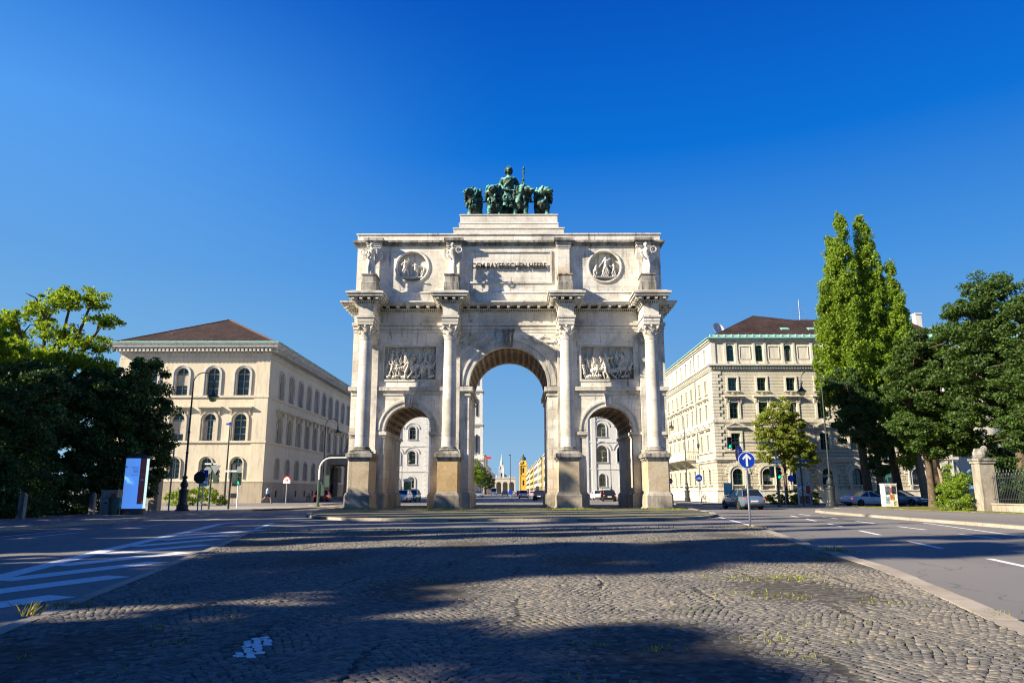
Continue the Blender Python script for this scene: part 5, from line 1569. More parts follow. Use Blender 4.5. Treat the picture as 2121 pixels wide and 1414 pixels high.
b = MB(); b.lathe([(4.1, 56.4), (3.2, 60), (0.15, 72)], 0, 0, 8); b.build('spire', 'pale_trim', ct, sharp=20)
b = MB()
for z0, z1 in ((18, 26), (34, 42), (48, 54)):
    b.prism([(-.6, z0), (.6, z0)] + arcpts(0, z1 - .6, .6, 0, PI, 10), -5.2 if z0 < 30 else -4.5, -4.0)
    b.prism([(1.9, z0), (2.7, z0)] + arcpts(2.3, z1 - .6, .4, 0, PI, 8), -5.2 if z0 < 30 else -4.5, -4.0)
b.build('belfry_opening', 'dark', ct, sharp=20)
b = MB(); b.box(-7, 1.5, -14, -4.6, 0, 14); b.box(-7.4, 1.9, -14.4, -4.6, 14, 14.8); o = b.build('porch_wing', 'white_wall', ct, sharp=20)
b = MB(); b.prism([(-1.2, 1), (.8, 1)] + arcpts(-.2, 6, 1.0, 0, PI, 10), -14.1, -13.9); b.build('doorway', 'dark', o, sharp=20)

# loggia with three arches at the far end of the street
lg = empty('loggia', 'pale stone loggia with three tall round arches closing the street', 'loggia', (-27.5, 930, 0))
b = MB(); b.prism(notched(0, 26, 0, 17.2, [(4.9, 3.1, 9.8), (13.0, 3.1, 9.8), (21.1, 3.1, 9.8)]), 0, 10); b.box(0, 26, 10, 10.5, 0, 17); b.build('arcade_wall', 'cream_trim', lg, sharp=20)
b = MB(); b.box(-.6, 26.6, -.6, 10.6, 17.2, 17.9)
for k in range(27): b.box(k - .15, k + .15, -.4, -.2, 17.9, 19.0)
b.box(-.4, 26.4, -.5, -.1, 19.0, 19.4); b.build('balustrade', 'cream_trim', lg, sharp=20)
b = MB(); b.ell((0, 0, 1.2), (1.2, .8, 1.4)); b.ell((-.8, -.2, 2.5), (.7, .6, .7)); b.box(-1.8, 1.8, -1, 1, 0, .4); b.build('roof_trophy', 'iron', lg, loc=(13, 1, 19.4))
nt = empty('gothic_tower', 'slender pale gothic tower with pointed green spire above the loggia', 'tower', (-24.3, 1180, 0))
b = MB(); b.box(-3.4, 3.4, -3.4, 3.4, 0, 36); b.box(-2.6, 2.6, -2.6, 2.6, 36, 43)
for x in (-3.4, 3.4):
    b.tube([(x, -3.4, 0), (x, -3.4, 38), (x, -3.4, 42)], [.7, .6, .05], 6)
for x in (-14, -8, 8, 13): b.tube([(x, 0, 0), (x, 0, 22), (x, 0, 27)], [1.4, 1.2, .1], 6)
b.build('shaft', 'white_wall', nt, sharp=20)
b = MB(); b.lathe([(2.8, 43), (1.2, 50), (.1, 60)], 0, 0, 8); b.build('spire', plain('pale_green_spire', (0.5, 0.6, 0.5), .7), nt, sharp=20)
for x in (0,):
    b = MB(); b.box(-1, 1, -3.5, -3.42, 14, 30); b.build('window', 'dark', nt)
tt = empty('yellow_church_tower', 'ochre yellow baroque church tower with dark dome right of the street lamp', 'church tower', (7.6, 850, 0))
ym = plain('church_yellow', (0.78, 0.46, 0.07), .8)
b = MB(); b.box(-4.6, 4.6, -4.6, 4.6, 0, 19); b.box(-4.1, 4.1, -4.1, 4.1, 19, 31); b.box(-3.0, 3.0, -3.0, 3.0, 31, 36.5)
for z in (18.4, 30.2): b.box(-5.1, 5.1, -5.1, 5.1, z, z + .9)
for sx_ in (-1, 1):
    b.box(sx_ * 3.9 - .6, sx_ * 3.9 + .6, -5.0, -4, 0, 30); b.ell((sx_ * 3.6, -3.6, 32.6), (.9, .9, 1.4))
b.build('shaft', ym, tt, sharp=20)
b = MB(); b.lathe([(3.4, 36.5), (3.5, 37.2), (3.0, 39.2), (1.8, 40.6), (.9, 41), (.9, 42.4), (.1, 43.6)], 0, 0, 16); b.build('dome', plain('slate_dome', (0.05, 0.08, 0.10), .6), tt, sharp=40)
b = MB()
for z0, z1 in ((8, 14), (22, 28), (32, 35)): b.prism([(-.9, z0), (.9, z0)] + arcpts(0, z1 - .9, .9, 0, PI, 10), -4.75 if z0 < 20 else (-4.25 if z0 < 30 else -3.1), -3)
b.build('window', 'dark', tt, sharp=20)

# ------------------------------------------------------------------ trees and plants
def leaves_mesh(name, pts, size, rng, mat, aspect=0.62, flat=0.0):
    n = len(pts)
    a = rng.normal(size=(n, 3)); a[:, 2] *= (1 - flat)
    a /= np.linalg.norm(a, axis=1, keepdims=True)
    q = rng.normal(size=(n, 3)); q[:, 2] *= (1 - flat)
    b = q - a * np.sum(q * a, 1, keepdims=True); b /= np.linalg.norm(b, axis=1, keepdims=True)
    s = size * rng.uniform(.6, 1.3, (n, 1))
    v = np.stack([pts - a * s * .5, pts + b * s * .5 * aspect, pts + a * s * .5, pts - b * s * .5 * aspect], 1).reshape(-1, 3).astype(np.float32)
    me = bpy.data.meshes.new(name)
    me.vertices.add(4 * n); me.vertices.foreach_set('co', v.reshape(-1))
    me.loops.add(4 * n); me.loops.foreach_set('vertex_index', np.arange(4 * n, dtype=np.int32))
    me.polygons.add(n); me.polygons.foreach_set('loop_start', np.arange(n, dtype=np.int32) * 4); me.polygons.foreach_set('loop_total', np.full(n, 4, dtype=np.int32))
    me.materials.append(M[mat]); me.update(calc_edges=True)
    o = bpy.data.objects.new(name, me); col.objects.link(o)
    return o
def crown_points(blobs, n, rng, clump=.55, fill=.15, shell=.16, zf=.62):
    """leaf positions: sub-clumps scattered near the skin of every lobe, so light and dark clumps and gaps appear"""
    B = np.array(blobs, float); area = (B[:, 3] * B[:, 4] + B[:, 4] * B[:, 5] + B[:, 3] * B[:, 5])
    w_ = area / area.sum(); out = []
    for b_, ww in zip(B, w_):
        m = max(50, int(n * ww)); k = max(6, int(area[0] * 0 + (b_[3] * b_[4] + b_[4] * b_[5] + b_[3] * b_[5]) * 4.2 / (clump * clump * 3.2)))
        d = rng.normal(size=(k, 3)); d /= np.linalg.norm(d, axis=1, keepdims=True)
        rad = 1 - np.abs(rng.normal(0, shell, (k, 1)))
        rad = np.where(rng.random((k, 1)) < fill, rng.uniform(.2, .9, (k, 1)), rad)
        c = d * rad * b_[3:6]
        i = rng.integers(0, k, m)
        sz = clump * rng.uniform(.5, 1.3, (k, 1))
        e = rng.normal(size=(m, 3)); e /= np.linalg.norm(e, axis=1, keepdims=True)
        e *= rng.uniform(0, 1, (m, 1)) ** .45
        e[:, 2] *= zf
        out.append(b_[:3] + c[i] + e * sz[i])
    return np.concatenate(out)
def tree(name, label, cat, loc, blobs, n, size, mat, tr=.3, th=3.0, group=None, clump=.55, limbs=True, bark='bark', seed=1, lean=(0, 0), shell=.16, flat=0.0, fill=.15, limb_r=.4, zf=.62):
    """blobs in world coordinates"""
    root = empty(name, label, cat, loc, group=group)
    rng = np.random.default_rng(seed)
    L = np.array(loc)
    bl = [tuple(np.array(b_[:3]) - L) + tuple(b_[3:]) for b_ in blobs]
    leaves_mesh('crown', crown_points(bl, n, rng, clump, fill, shell, zf), size, rng, mat, flat=flat).parent = root
    t = MB(); lx, ly = lean
    t.tube([(0, 0, -.1), (lx * .15, ly * .15, .5), (lx * .5, ly * .5, th * .5), (lx, ly, th)], [tr * 1.35, tr, tr * .85, tr * .7], 10)
    if limbs:
        rr = random.Random(seed)
        for b_ in bl:
            c = Vector(b_[:3]); s_ = Vector((lx, ly, th * rr.uniform(.8, 1.0)))
            if c.z < th * .9: s_ = Vector((lx * .6, ly * .6, max(.3, c.z * .7)))
            mid = s_.lerp(c, .5) + Vector((rr.uniform(-.3, .3), rr.uniform(-.3, .3), rr.uniform(-.1, .4)))
            t.tube([s_, mid, c], [tr * limb_r * 1.3, tr * limb_r, tr * limb_r * .5], 7)
            for k in range(5):
                d = Vector((rr.uniform(-1, 1) * b_[3], rr.uniform(-1, 1) * b_[4], rr.uniform(-.5, .9) * b_[5]))
                t.tube([c.lerp(mid, .3), c + d * .5 + Vector((0, 0, .1)), c + d * .9], [tr * limb_r * .5, tr * limb_r * .3, tr * .06], 5)
    t.build('trunk', bark, root, sharp=60)
    return root

# left side of the street; dark crowns carry shade in their leaf colour
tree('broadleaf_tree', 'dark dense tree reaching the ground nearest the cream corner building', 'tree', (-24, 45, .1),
     [(-24.0, 45, 7.5, 2.2, 2.2, 2.0), (-22.7, 44.6, 5.6, 1.7, 2.0, 1.9), (-25.6, 45.2, 6.4, 2.2, 2.0, 2.2), (-23.4, 44.4, 3.2, 2.0, 2.0, 2.6), (-21.9, 44.2, 4.4, .9, 1.4, 1.6), (-25.6, 44.2, 2.6, 2.2, 2, 2.4), (-23.0, 44.8, 8.6, .9, 1, .9), (-27.0, 45, 7.6, 1.9, 1.8, 1.7)], 62000, .18, 'leaf_dark_shaded', .22, 3, seed=1)
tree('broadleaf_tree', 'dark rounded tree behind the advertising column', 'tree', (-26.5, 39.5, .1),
     [(-26.4, 39.6, 6.6, 2.3, 2.2, 1.8), (-24.6, 39.5, 4.6, 2.1, 2, 2.2), (-28.2, 39.4, 5.4, 2.4, 2.2, 2.3), (-25.4, 38.8, 2.2, 2.4, 1.6, 2.1), (-28.5, 38.6, 2.0, 2.3, 1.6, 2.0), (-24.6, 40.5, 6.9, 1.9, 1.8, 1.5), (-23.2, 41.8, 6.6, 1.6, 1.6, 1.7), (-23.0, 41.0, 3.6, 1.6, 1.4, 2.2), (-26.6, 41.6, 4.2, 2.6, 1.6, 3.0), (-29.0, 41.0, 4.2, 2.4, 1.6, 3.0)], 96000, .18, 'leaf_dark_shaded', .25, 3, seed=2)
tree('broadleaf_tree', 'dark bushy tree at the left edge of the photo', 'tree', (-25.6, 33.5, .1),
     [(-25.8, 33.4, 5.4, 2.2, 2.2, 1.9), (-24.0, 33.6, 3.6, 1.9, 1.9, 2.1), (-26.8, 33, 2.6, 2.4, 2, 2.4), (-23.9, 32.4, 1.8, 1.6, 1.6, 1.8), (-23.6, 35.0, 5.6, 1.6, 1.5, 1.5), (-25.0, 36.2, 6.4, 1.9, 1.6, 1.3)], 56000, .17, 'leaf_dark_shaded', .25, 2.5, seed=3)
tree('open_crowned_tree', 'sunlit light green tree with open crown and dark limbs above the dark trees', 'tree', (-27.6, 42.4, .1),
     [(-28.6, 42.6, 12.3, 1.35, 1.3, .95), (-27.0, 42.4, 12.9, 1.1, 1.1, .75), (-25.6, 42.2, 12.7, .9, .9, .6), (-24.6, 42.0, 11.3, .95, 1.0, .55), (-25.7, 42.2, 9.9, 1.3, 1.2, .55), (-30.3, 42.8, 11.2, 1.6, 1.4, .8), (-29.6, 42.2, 9.2, 1.9, 1.4, .8), (-27.4, 42.4, 10.6, 1.1, 1.2, .6), (-32.0, 43, 10.6, 1.6, 1.5, 1.0), (-31.5, 41.5, 8.2, 2.0, 1.5, 1.0), (-27.6, 41.4, 8.6, 2.2, 1.2, .9), (-24.9, 41.4, 8.4, 1.4, 1.1, .7), (-30.2, 40.6, 9.3, 1.7, 1.2, .9), (-28.8, 40.2, 8.0, 1.9, 1.1, .7), (-26.5, 40.6, 8.6, 1.4, 1.0, .6)], 30000, .18, 'leaf_bright', .26, 7.4, clump=.42, seed=4, fill=.3, limb_r=.42)
tree('open_crowned_tree', 'light green tree partly cut by the left edge of the photo', 'tree', (-29.5, 37.5, .1),
     [(-28.5, 37.0, 9.4, 1.9, 1.6, 1.1), (-26.9, 36.5, 8.3, 1.5, 1.4, .8), (-30.6, 37.5, 8.0, 2, 1.6, 1.2), (-28.2, 36.4, 7.0, 1.8, 1.4, .8)], 9000, .19, 'leaf_bright', .22, 6.0, clump=.42, seed=5, fill=.3)
hd = [(-23.6 - .3 * math.sin(k), 26 + k * 1.7, 1.3, 1.1, 1.2, 1.5) for k in range(11)]
tree('hedge', 'dark tall hedge along the left pavement under the trees', 'hedge', (-23.8, 34, .1), hd, 52000, .14, 'leaf_dark_shaded', .08, 1.2, limbs=False, seed=6, clump=.4)
bs = [(-21.3 + k * .9, 57.0 + (k % 2) * .5, .75, .75, .7, .75) for k in range(7)]
tree('shrub', 'green shrubs in front of the cream building base', 'shrub', (-19, 57, .1), bs[:6], 9000, .13, 'leaf_bright', .05, .6, limbs=False, seed=7, clump=.3) if False else None
tree('shrub', 'low bright green shrub at the foot of the cream building', 'shrub', (-27.6, 64, .1), [(-28.4, 64, .7, 1.0, .8, .8), (-27.0, 64, .9, .9, .8, .9), (-26.0, 64.3, .5, .8, .7, .5), (-29.6, 64.2, .7, 1.0, .8, .8)], 6000, .15, 'leaf_bright', .06, .5, limbs=False, seed=8, clump=.35)

# right side
tree('maple_tree', 'tall dark green maple with layered crown at the right edge', 'tree', (36, 52.5, .1),
     [(35.6, 53, 16.2, 1.5, 1.7, 1.5), (34.4, 53, 14.4, 2.2, 2.2, 1.5), (37.2, 52, 14.6, 2.1, 2.2, 1.7), (33.0, 52.6, 12.2, 2.4, 2.4, 1.5), (36.2, 52, 11.8, 2.6, 2.5, 1.6), (39.2, 51.5, 12.4, 2.2, 2.2, 1.8), (32.9, 52, 9.6, 2.5, 2.4, 1.4), (36.4, 51.3, 9.0, 2.7, 2.4, 1.5), (39.8, 51, 9.4, 2.5, 2.4, 1.6), (33.6, 51.4, 7.0, 2.5, 2.2, 1.3), (37.0, 50.8, 6.4, 2.6, 2.2, 1.4), (40, 50.8, 6.2, 2.3, 2.2, 1.5), (34.8, 54.5, 13.2, 2.6, 2, 2.2), (38.5, 54, 10.5, 3, 2, 2.4), (34.6, 53.4, 8.0, 3, 2, 2), (39.5, 52, 14.8, 2, 2, 1.6), (38.5, 50.5, 4.6, 3, 2, 1.4)], 125000, .20, 'leaf_maple', .42, 5.5, clump=.62, seed=11, flat=.35, shell=.22)
tree('maple_tree', 'broad dark green maple between the poplars and the gate pier', 'tree', (31.6, 56.5, .1),
     [(31.8, 56.5, 12.4, 1.9, 1.9, 1.3), (30.8, 56.3, 10.6, 1.8, 2, 1.3), (33.4, 56.4, 11.0, 1.9, 1.9, 1.4), (30.4, 56, 8.4, 1.9, 2.0, 1.3), (32.9, 56, 8.6, 2.2, 2.2, 1.4), (30.7, 55.6, 6.1, 1.9, 1.9, 1.2), (33.2, 55.4, 6.2, 2.1, 2, 1.3), (31.9, 55.2, 4.9, 2.2, 1.8, 1.0), (35.2, 55.6, 4.9, 1.9, 1.7, 1.1), (32.4, 57.5, 9.4, 2.8, 1.5, 2.4), (32.6, 57.4, 6.2, 3.0, 1.5, 1.8)], 95000, .19, 'leaf_maple', .30, 4.0, clump=.55, seed=12, flat=.35, shell=.22)
tree('maple_tree', 'dark maple overhanging the iron fence, cut by the right edge', 'tree', (33.5, 44.5, .1),
     [(33.0, 44.5, 9.6, 2.2, 2, 1.6), (31.0, 44.2, 7.4, 1.6, 1.8, 1.2), (34.2, 44, 6.8, 2.4, 2, 1.5), (31.2, 44, 5.2, 1.9, 1.6, 1.0), (33.6, 43.8, 4.4, 2.2, 1.7, 1.1), (34.5, 44, 11.0, 2.0, 2, 1.4), (35.5, 46, 5.8, 2.8, 2, 2.4), (34.2, 45.6, 8.6, 2.6, 2, 2), (30.2, 44.6, 4.3, 1.3, 1.0, .8), (32.0, 43.8, 3.9, 1.6, 1.0, .7), (33.0, 45.5, 12.0, 1.8, 1.6, 1.3)], 86000, .18, 'leaf_maple', .36, 4.0, clump=.5, seed=13, flat=.35, shell=.22)
def plume(x, y, z0, z1, r, n=9, lean=0.0):
    o = []
    for k in range(n):
        u = k / (n - 1)
        rr = r * (math.sin(PI * min(1, .12 + .80 * u ** .85)) ** .6) * (1.0 if u < .8 else .75)
        o.append((x + lean * u + .18 * math.sin(5 * u + x), y + .2 * math.cos(4 * u), z0 + (z1 - z0) * (.04 + .93 * u), max(.35, rr), max(.35, rr), (z1 - z0) / n * .95))
    return o
tree('poplar_tree', 'tallest bright green columnar poplar, left one of the three', 'tree', (33.6, 70.6, .1),
     plume(32.9, 70.4, 11.5, 28.8, 1.45, 14, .1) + plume(31.6, 70.8, 10.5, 26.4, 1.45, 14, .8) + plume(30.5, 70.5, 9.5, 21.0, 1.35, 7, .5) + plume(33.0, 69.8, 8.5, 19, 1.5, 6), 105000, .22, 'leaf_poplar', .42, 9, clump=.42, seed=15, limbs=False, zf=1.35, lean=(-.6, 0), shell=.12)
tree('poplar_tree', 'broad bright green columnar poplar in the middle of the three', 'tree', (37.0, 71.5, .1),
     plume(35.7, 71, 11.0, 28.9, 1.5, 14, -.3) + plume(34.7, 70.6, 8.5, 23.5, 1.3, 12) + plume(36.5, 70.8, 8.0, 21.0, 1.1, 10, .1) + plume(35.4, 69.9, 5.8, 15.5, 1.7, 6), 115000, .22, 'leaf_poplar', .42, 8, clump=.42, seed=16, limbs=False, zf=1.35, lean=(-.8, 0), shell=.12)
tree('poplar_tree', 'slim lower poplar, right one of the three, with pale trunk', 'tree', (38.6, 69.8, .1),
     plume(37.7, 70.0, 11.0, 23.6, .95, 12, -.1) + plume(38.1, 69.8, 8.0, 18.4, .95, 9) + plume(37.0, 69.5, 4.4, 13.0, 1.5, 6, .3) + plume(38.9, 69.3, 4.6, 9.8, 1.1, 4), 66000, .22, 'leaf_poplar', .40, 8, clump=.42, seed=17, limbs=False, zf=1.35, lean=(-1.0, 0), bark='bark_light', shell=.12)
tree('shaded_crown_tree', 'lower poplar crown in shade, built as a tree with shade-darkened leaves', 'tree', (33.0, 67.2, .1),
     [(30.8, 67.5, 11.0, 1.6, 1.6, 1.7), (32.0, 67.5, 9.0, 1.9, 1.8, 1.8), (30.4, 67.3, 8.2, 1.5, 1.6, 1.4), (31.3, 67, 6.6, 1.8, 1.8, 1.4), (32.9, 67, 6.0, 1.5, 1.5, 1.5), (33.0, 67, 3.8, 1.1, 1.0, 1.2)], 48000, .19, 'leaf_dark_shaded', .34, 5.5, clump=.5, seed=18)  # stands in for the shaded lower poplar crown, shade put into leaf colour
lt = [(26.6, 73, 9.4, 1.3, 1.2, 1.2), (25.6, 73, 8.0, 1.6, 1.5, 1.3), (27.8, 73, 7.8, 1.5, 1.4, 1.4), (25.0, 72.8, 6.4, 1.5, 1.4, 1.2), (26.8, 72.6, 6.4, 1.8, 1.6, 1.4), (28.3, 72.8, 5.6, 1.4, 1.4, 1.2), (25.5, 72.6, 4.8, 1.6, 1.4, 1.0), (27.6, 72.6, 4.3, 1.7, 1.4, 1.0), (29.2, 72.8, 4.6, .8, 1, .7)]
tree('linden_tree', 'small rounded yellow green tree in front of the right building', 'tree', (28.1, 77.2, .1), [(b_[0] * 1.057, b_[1] + 4.2, b_[2] * 1.05) + b_[3:] for b_ in lt], 46000, .18, 'leaf_olive', .17, 4.0, clump=.45, seed=19)
tree('shrub', 'green shrub bed under the small tree by the crossing', 'shrub', (27.4, 74.2, .1), [(26.2, 74.6, .5, 1.0, .8, .7), (27.4, 74.2, .7, 1.0, .8, .9), (28.6, 74.4, .8, 1.0, .8, .9), (29.6, 74.4, .6, .8, .8, .7), (25.2, 74.9, .35, .8, .7, .45)], 10000, .14, 'leaf_olive', .05, .4, limbs=False, seed=20, clump=.3)
tree('shrub', 'bright green leafy shrub beside the stone gate pier', 'shrub', (27.6, 46.6, .1), [(27.7, 46.6, .8, .6, .6, .9), (27.2, 46.9, 1.5, .6, .6, .8), (27.9, 47.2, 2.0, .7, .7, .9), (26.9, 47.0, .5, .5, .5, .5)], 9000, .11, 'leaf_poplar', .05, .8, limbs=False, seed=21, clump=.3)
t = MB(); t.tube([(0, 0, 0), (-.35, 0, 2.2), (-.75, 0, 5.2)], [.16, .13, .09], 8)
tag(t.build('tree_trunk', 'bark_light', None, loc=(34.0, 58.6, .1)), 'thin leaning trunk standing on the lawn', 'tree trunk')
t = MB(); t.tube([(0, 0, 0), (.05, 0, 3), (-.2, 0, 7.2)], [.46, .36, .3], 9)
tag(t.build('tree_trunk', 'bark', None, loc=(37.6, 66.2, .1)), 'thick dark trunk on the lawn right of the pale poplar trunk', 'tree trunk')
tree('hedge', 'dark hedge behind the iron fence at the right edge', 'hedge', (31.5, 40, .1), [(31.4 + .3 * math.sin(k * 2.0), 46.5 - k * 1.5, 1.5, 1.0, 1.1, 1.8) for k in range(12)], 40000, .15, 'leaf_dark_shaded', .08, 1.2, limbs=False, seed=23, clump=.4)
tree('shrub', 'dark bushes behind the gate pier and fence', 'shrub', (35, 54.5, .1), [(32.8, 53.5, 1.4, 1.2, 1.0, 1.5), (34.6, 54, 1.9, 1.6, 1.0, 2.0), (36.6, 54.6, 2.0, 1.6, 1.0, 2.1), (38.8, 55.4, 2.1, 1.7, 1.0, 2.2), (41.2, 56, 2.1, 1.7, 1.0, 2.2), (35.6, 54.2, 3.8, 1.5, 1, 1.2), (38.0, 55, 4.0, 1.5, 1, 1.3)], 34000, .16, 'leaf_dark_shaded', .08, 1.0, limbs=False, seed=24, clump=.4)
# street trees further down
for (lab, x, y, zc, r_, n_) in (('leafy street tree in front of the church tower, nearest of the left row', -14.8, 250, 7.5, 3.2, 9000), ('dark street tree second in the left row', -14.2, 285, 6.5, 3.0, 8000), ('dark street tree last in the left row', -13.6, 325, 6.0, 3.2, 8000), ('green street tree beside the red house', 12.4, 255, 6.0, 1.9, 6000)):
    tree('street_tree', lab, 'tree', (x, y, .1), [(x, y, zc + 2, r_ * .8, r_ * .8, 3.0), (x + 1, y - 1, zc - 1, r_, r_, 2.8), (x - 1.2, y, zc, r_ * .8, r_, 2.6)], n_, .40, 'leaf_poplar' if 'leafy' in lab or 'green' in lab else 'leaf_maple', .3, 4, seed=int(y), clump=.8, group='street trees beyond the arch')
# trees of the avenue left of and behind the camera, whose shadows fall across the road
rngs = 0
proto = None
for i, (x, y, h, r_) in enumerate(((-29, 1.6, 27, 1.5), (-29, 3.9, 29, 1.5), (-30, -.6, 26, 1.4), (-29, 9.0, 24, 1.1), (-29.5, 11.6, 26, 1.2), (-29, 15.0, 25, 1.0), (-29.5, 18.6, 27, 1.2), (-29, 22.0, 25, 1.1), (-30, 26.5, 26, 1.2), (-30, 30.2, 25, 1.2), (-31.5, 34.4, 24, 1.1), (-31.5, 37.5, 23, 1.0))):
    s_ = h / 27
    if proto is None:
        proto = tree('avenue_poplar', 'columnar poplar of the avenue beside the left carriageway', 'tree', (x, y, .1), plume(x, y, 2.0, 27, 1.5, 11), 26000, .45, 'leaf_poplar', .4, 6, clump=.6, seed=40, limbs=False, group='avenue trees casting the road shadows')
        proto.scale = (1, 1, s_)
    else:
        d = dup(proto, (x, y, .1), rotz=i * 1.3); d.scale = (r_ / 1.5, r_ / 1.5, s_)
px = None
for i, (x, y, sc) in enumerate(((-24.5, -4.4, .93), (-25, -9.5, 1.05), (-22.0, -.4, .80), (-24, 7.5, .66), (-24.5, 13.5, .7), (-26, 19.5, .72), (-26.5, 25.0, .74))):
    if px is None:
        px = tree('avenue_linden', 'broad linden of the avenue beside the left carriageway', 'tree', (x, y, .1), [(x, y, 12.5, 3.0, 2.6, 2.6), (x + .8, y + 1.0, 9.5, 3.4, 2.6, 2.6), (x - .6, y - 1.2, 9.0, 3.2, 2.6, 2.4), (x, y, 5.5, 3.2, 3.0, 2.2)], 30000, .45, 'leaf_maple', .4, 4, seed=41, clump=.8, group='avenue trees casting the road shadows')
    else:
        dup(px, (x, y, .1), rotz=i * 1.1, scale=sc)

# ------------------------------------------------------------------ gate pier and iron fence at the right
gp = empty('gate_pier', 'weathered sandstone gate pier in shade-darkened stone with worn cap beside the iron fence', 'gate pier', (29.0, 45.9, .1))
gp.scale = (.86, .9, 1.0)
b = MB(); b.box(-.62, .62, -.55, .55, 0, .5); b.box(-.52, .52, -.46, .46, .5, 2.9); b.box(-.60, .60, -.54, .54, 2.9, 3.05); b.build('shaft', 'base_stone', gp, sharp=20)  # darker stone here puts the shade of the maple into the colour
b = MB(); b.box(-.66, .66, -.6, .6, 3.05, 3.2); b.ell((-.1, 0, 3.45), (.5, .42, .38)); b.ell((.2, -.1, 3.75), (.25, .25, .25)); o = b.build('cap', 'weathered', gp, sharp=30)
fe = empty('iron_fence', 'black wrought iron fence on a low stone wall at the right edge', 'fence', (29.0, 45.2, .1))
b = MB(); b.box(-.18, .18, -26, 0, 0, .42); b.box(-.24, .24, -26, 0, .42, .5); b.build('low_wall', 'base_stone', fe, sharp=20)
b = MB()
for k in range(176):
    y = -.15 - k * .147; hh = 2.35 if k % 2 else 2.15
    b.tube([(0, y, .5), (0, y, hh)], .016, 4); b.add([(-.03, y, hh), (0, y - .03, hh), (.03, y, hh), (0, y + .03, hh), (0, y, hh + .14)], [(0, 1, 4), (1, 2, 4), (2, 3, 4), (3, 0, 4)])
tag(b.build('bars', 'iron', fe, sharp=0), kind='stuff')
b = MB()
for z in (.72, 1.95): b.box(-.02, .02, -26, 0, z, z + .045)
b.build('rail', 'iron', fe, sharp=0)
# wall piers left under the cream building
gp2 = empty('stone_gate_post', 'grey stone post at the left edge of the cream building plinth', 'gate post', (-22.9, 46.8, .1))
b = MB(); b.box(-.28, .28, -.28, .28, 0, 2.3); b.box(-.36, .36, -.36, .36, 2.3, 2.5); b.taper(-.34, .34, -.34, .34, 2.5, 2.66, .2); b.build('shaft', 'base_stone', gp2, sharp=20)
for k, (x, y, lab) in enumerate(((-22.6, 39.4, 'pale stone post left of the utility cabinet'), (-22.2, 33.2, 'pale stone post in the dark hedge near the left edge'))):
    b = MB(); b.box(-.12, .12, -.12, .12, 0, 1.05); b.taper(-.12, .12, -.12, .12, 1.05, 1.15, .08)
    tag(b.build('stone_post', 'weathered', None, loc=(x, y, .1)), lab, 'post')

# ------------------------------------------------------------------ street lamps
def lamp(name, label, x, y, H, side, reach=1.35, big=1.0, mat='iron', grp='curved arm street lamps'):
    r = empty(name, label, 'street lamp', (x, y, .1), group=grp)
    b = MB()
    k = big
    b.lathe([(.42 * k, 0), (.44 * k, .06), (.34 * k, .12), (.36 * k, .34), (.26 * k, .42), (.27 * k, 1.15 * k), (.31 * k, 1.2 * k), (.31 * k, 1.27 * k), (.20 * k, 1.32 * k), (.16 * k, 1.42 * k), (.23 * k, 1.52 * k), (.24 * k, 1.66 * k), (.13 * k, 1.85 * k), (.10 * k, 1.95 * k), (.16 * k, 2.02 * k), (.17 * k, 2.1 * k), (.09, 2.16 * k)], 0, 0, 16)
    for q in range(8): b.tube([(.34 * k * math.cos(q * PI / 4), .34 * k * math.sin(q * PI / 4), .14), (.25 * k * math.cos(q * PI / 4), .25 * k * math.sin(q * PI / 4), .5)], .035, 5)
    b.build('base', mat, r, sharp=30)
    b = MB(); R_ = reach / 2
    b.tube([(0, 0, 2.1 * k), (0, 0, H - R_)], [.075, .045], 10)
    for z in (3.6, 4.9): b.lathe([(.06, z - .08), (.1, z), (.06, z + .08)], 0, 0, 10)
    b.build('pole', mat, r, sharp=30)
    b = MB()
    b.tube([(side * (R_ - R_ * math.cos(a)), 0, H - R_ + R_ * math.sin(a)) for a in np.linspace(0, PI * 1.02, 18)], .035, 8)
    b.tube([(side * (reach - .0 - .12 * math.sin(a)), 0, H - R_ - .05 - .12 * (1 - math.cos(a))) for a in np.linspace(0, 4, 9)], .022, 6)
    b.build('arm', mat, r, sharp=30)
    b = MB(); z = H - R_
    b.lathe([(.02, z - .05), (.05, z - .2), (.075, z - .22), (.075, z - .52), (.12, z - .56), (.12, z - .66), (.18, z - .72), (.36, z - .88), (.38, z - .92), (.30, z - .92)], side * reach, 0, 16)
    o = b.build('lantern', mat, r, sharp=30)
    b = MB(); b.lathe([(.28, z - .92), (.26, z - 1.05), (.17, z - 1.2), (.02, z - 1.25)], side * reach, 0, 16)
    b.build('glass_bowl', 'lantern', o, sharp=50)
    return r
lamp('street_lamp', 'ornate dark street lamp between the advertising column and the cream building', -20.95, 46.4, 8.75, 1, 1.35, 1.0)
lamp('street_lamp', 'ornate dark street lamp on the right pavement before the poplars', 24.1, 56.9, 10.6, -1, 1.6, 1.15)
lamp('street_lamp', 'dark street lamp near the portico of the cream building', -22.5, 85.5, 9.6, 1, 1.45, .95)
lamp('street_lamp', 'dark street lamp beside the side facade of the right building', 19.8, 86.0, 10.2, -1, 1.5, 1.0)
lamp('street_lamp', 'street lamp seen through the left passage', -23.4, 150, 9.0, 1, 1.5, 1.0)
lamp('street_lamp', 'street lamp seen through the right passage', 19.2, 150, 9.8, -1, 1.5, 1.0)
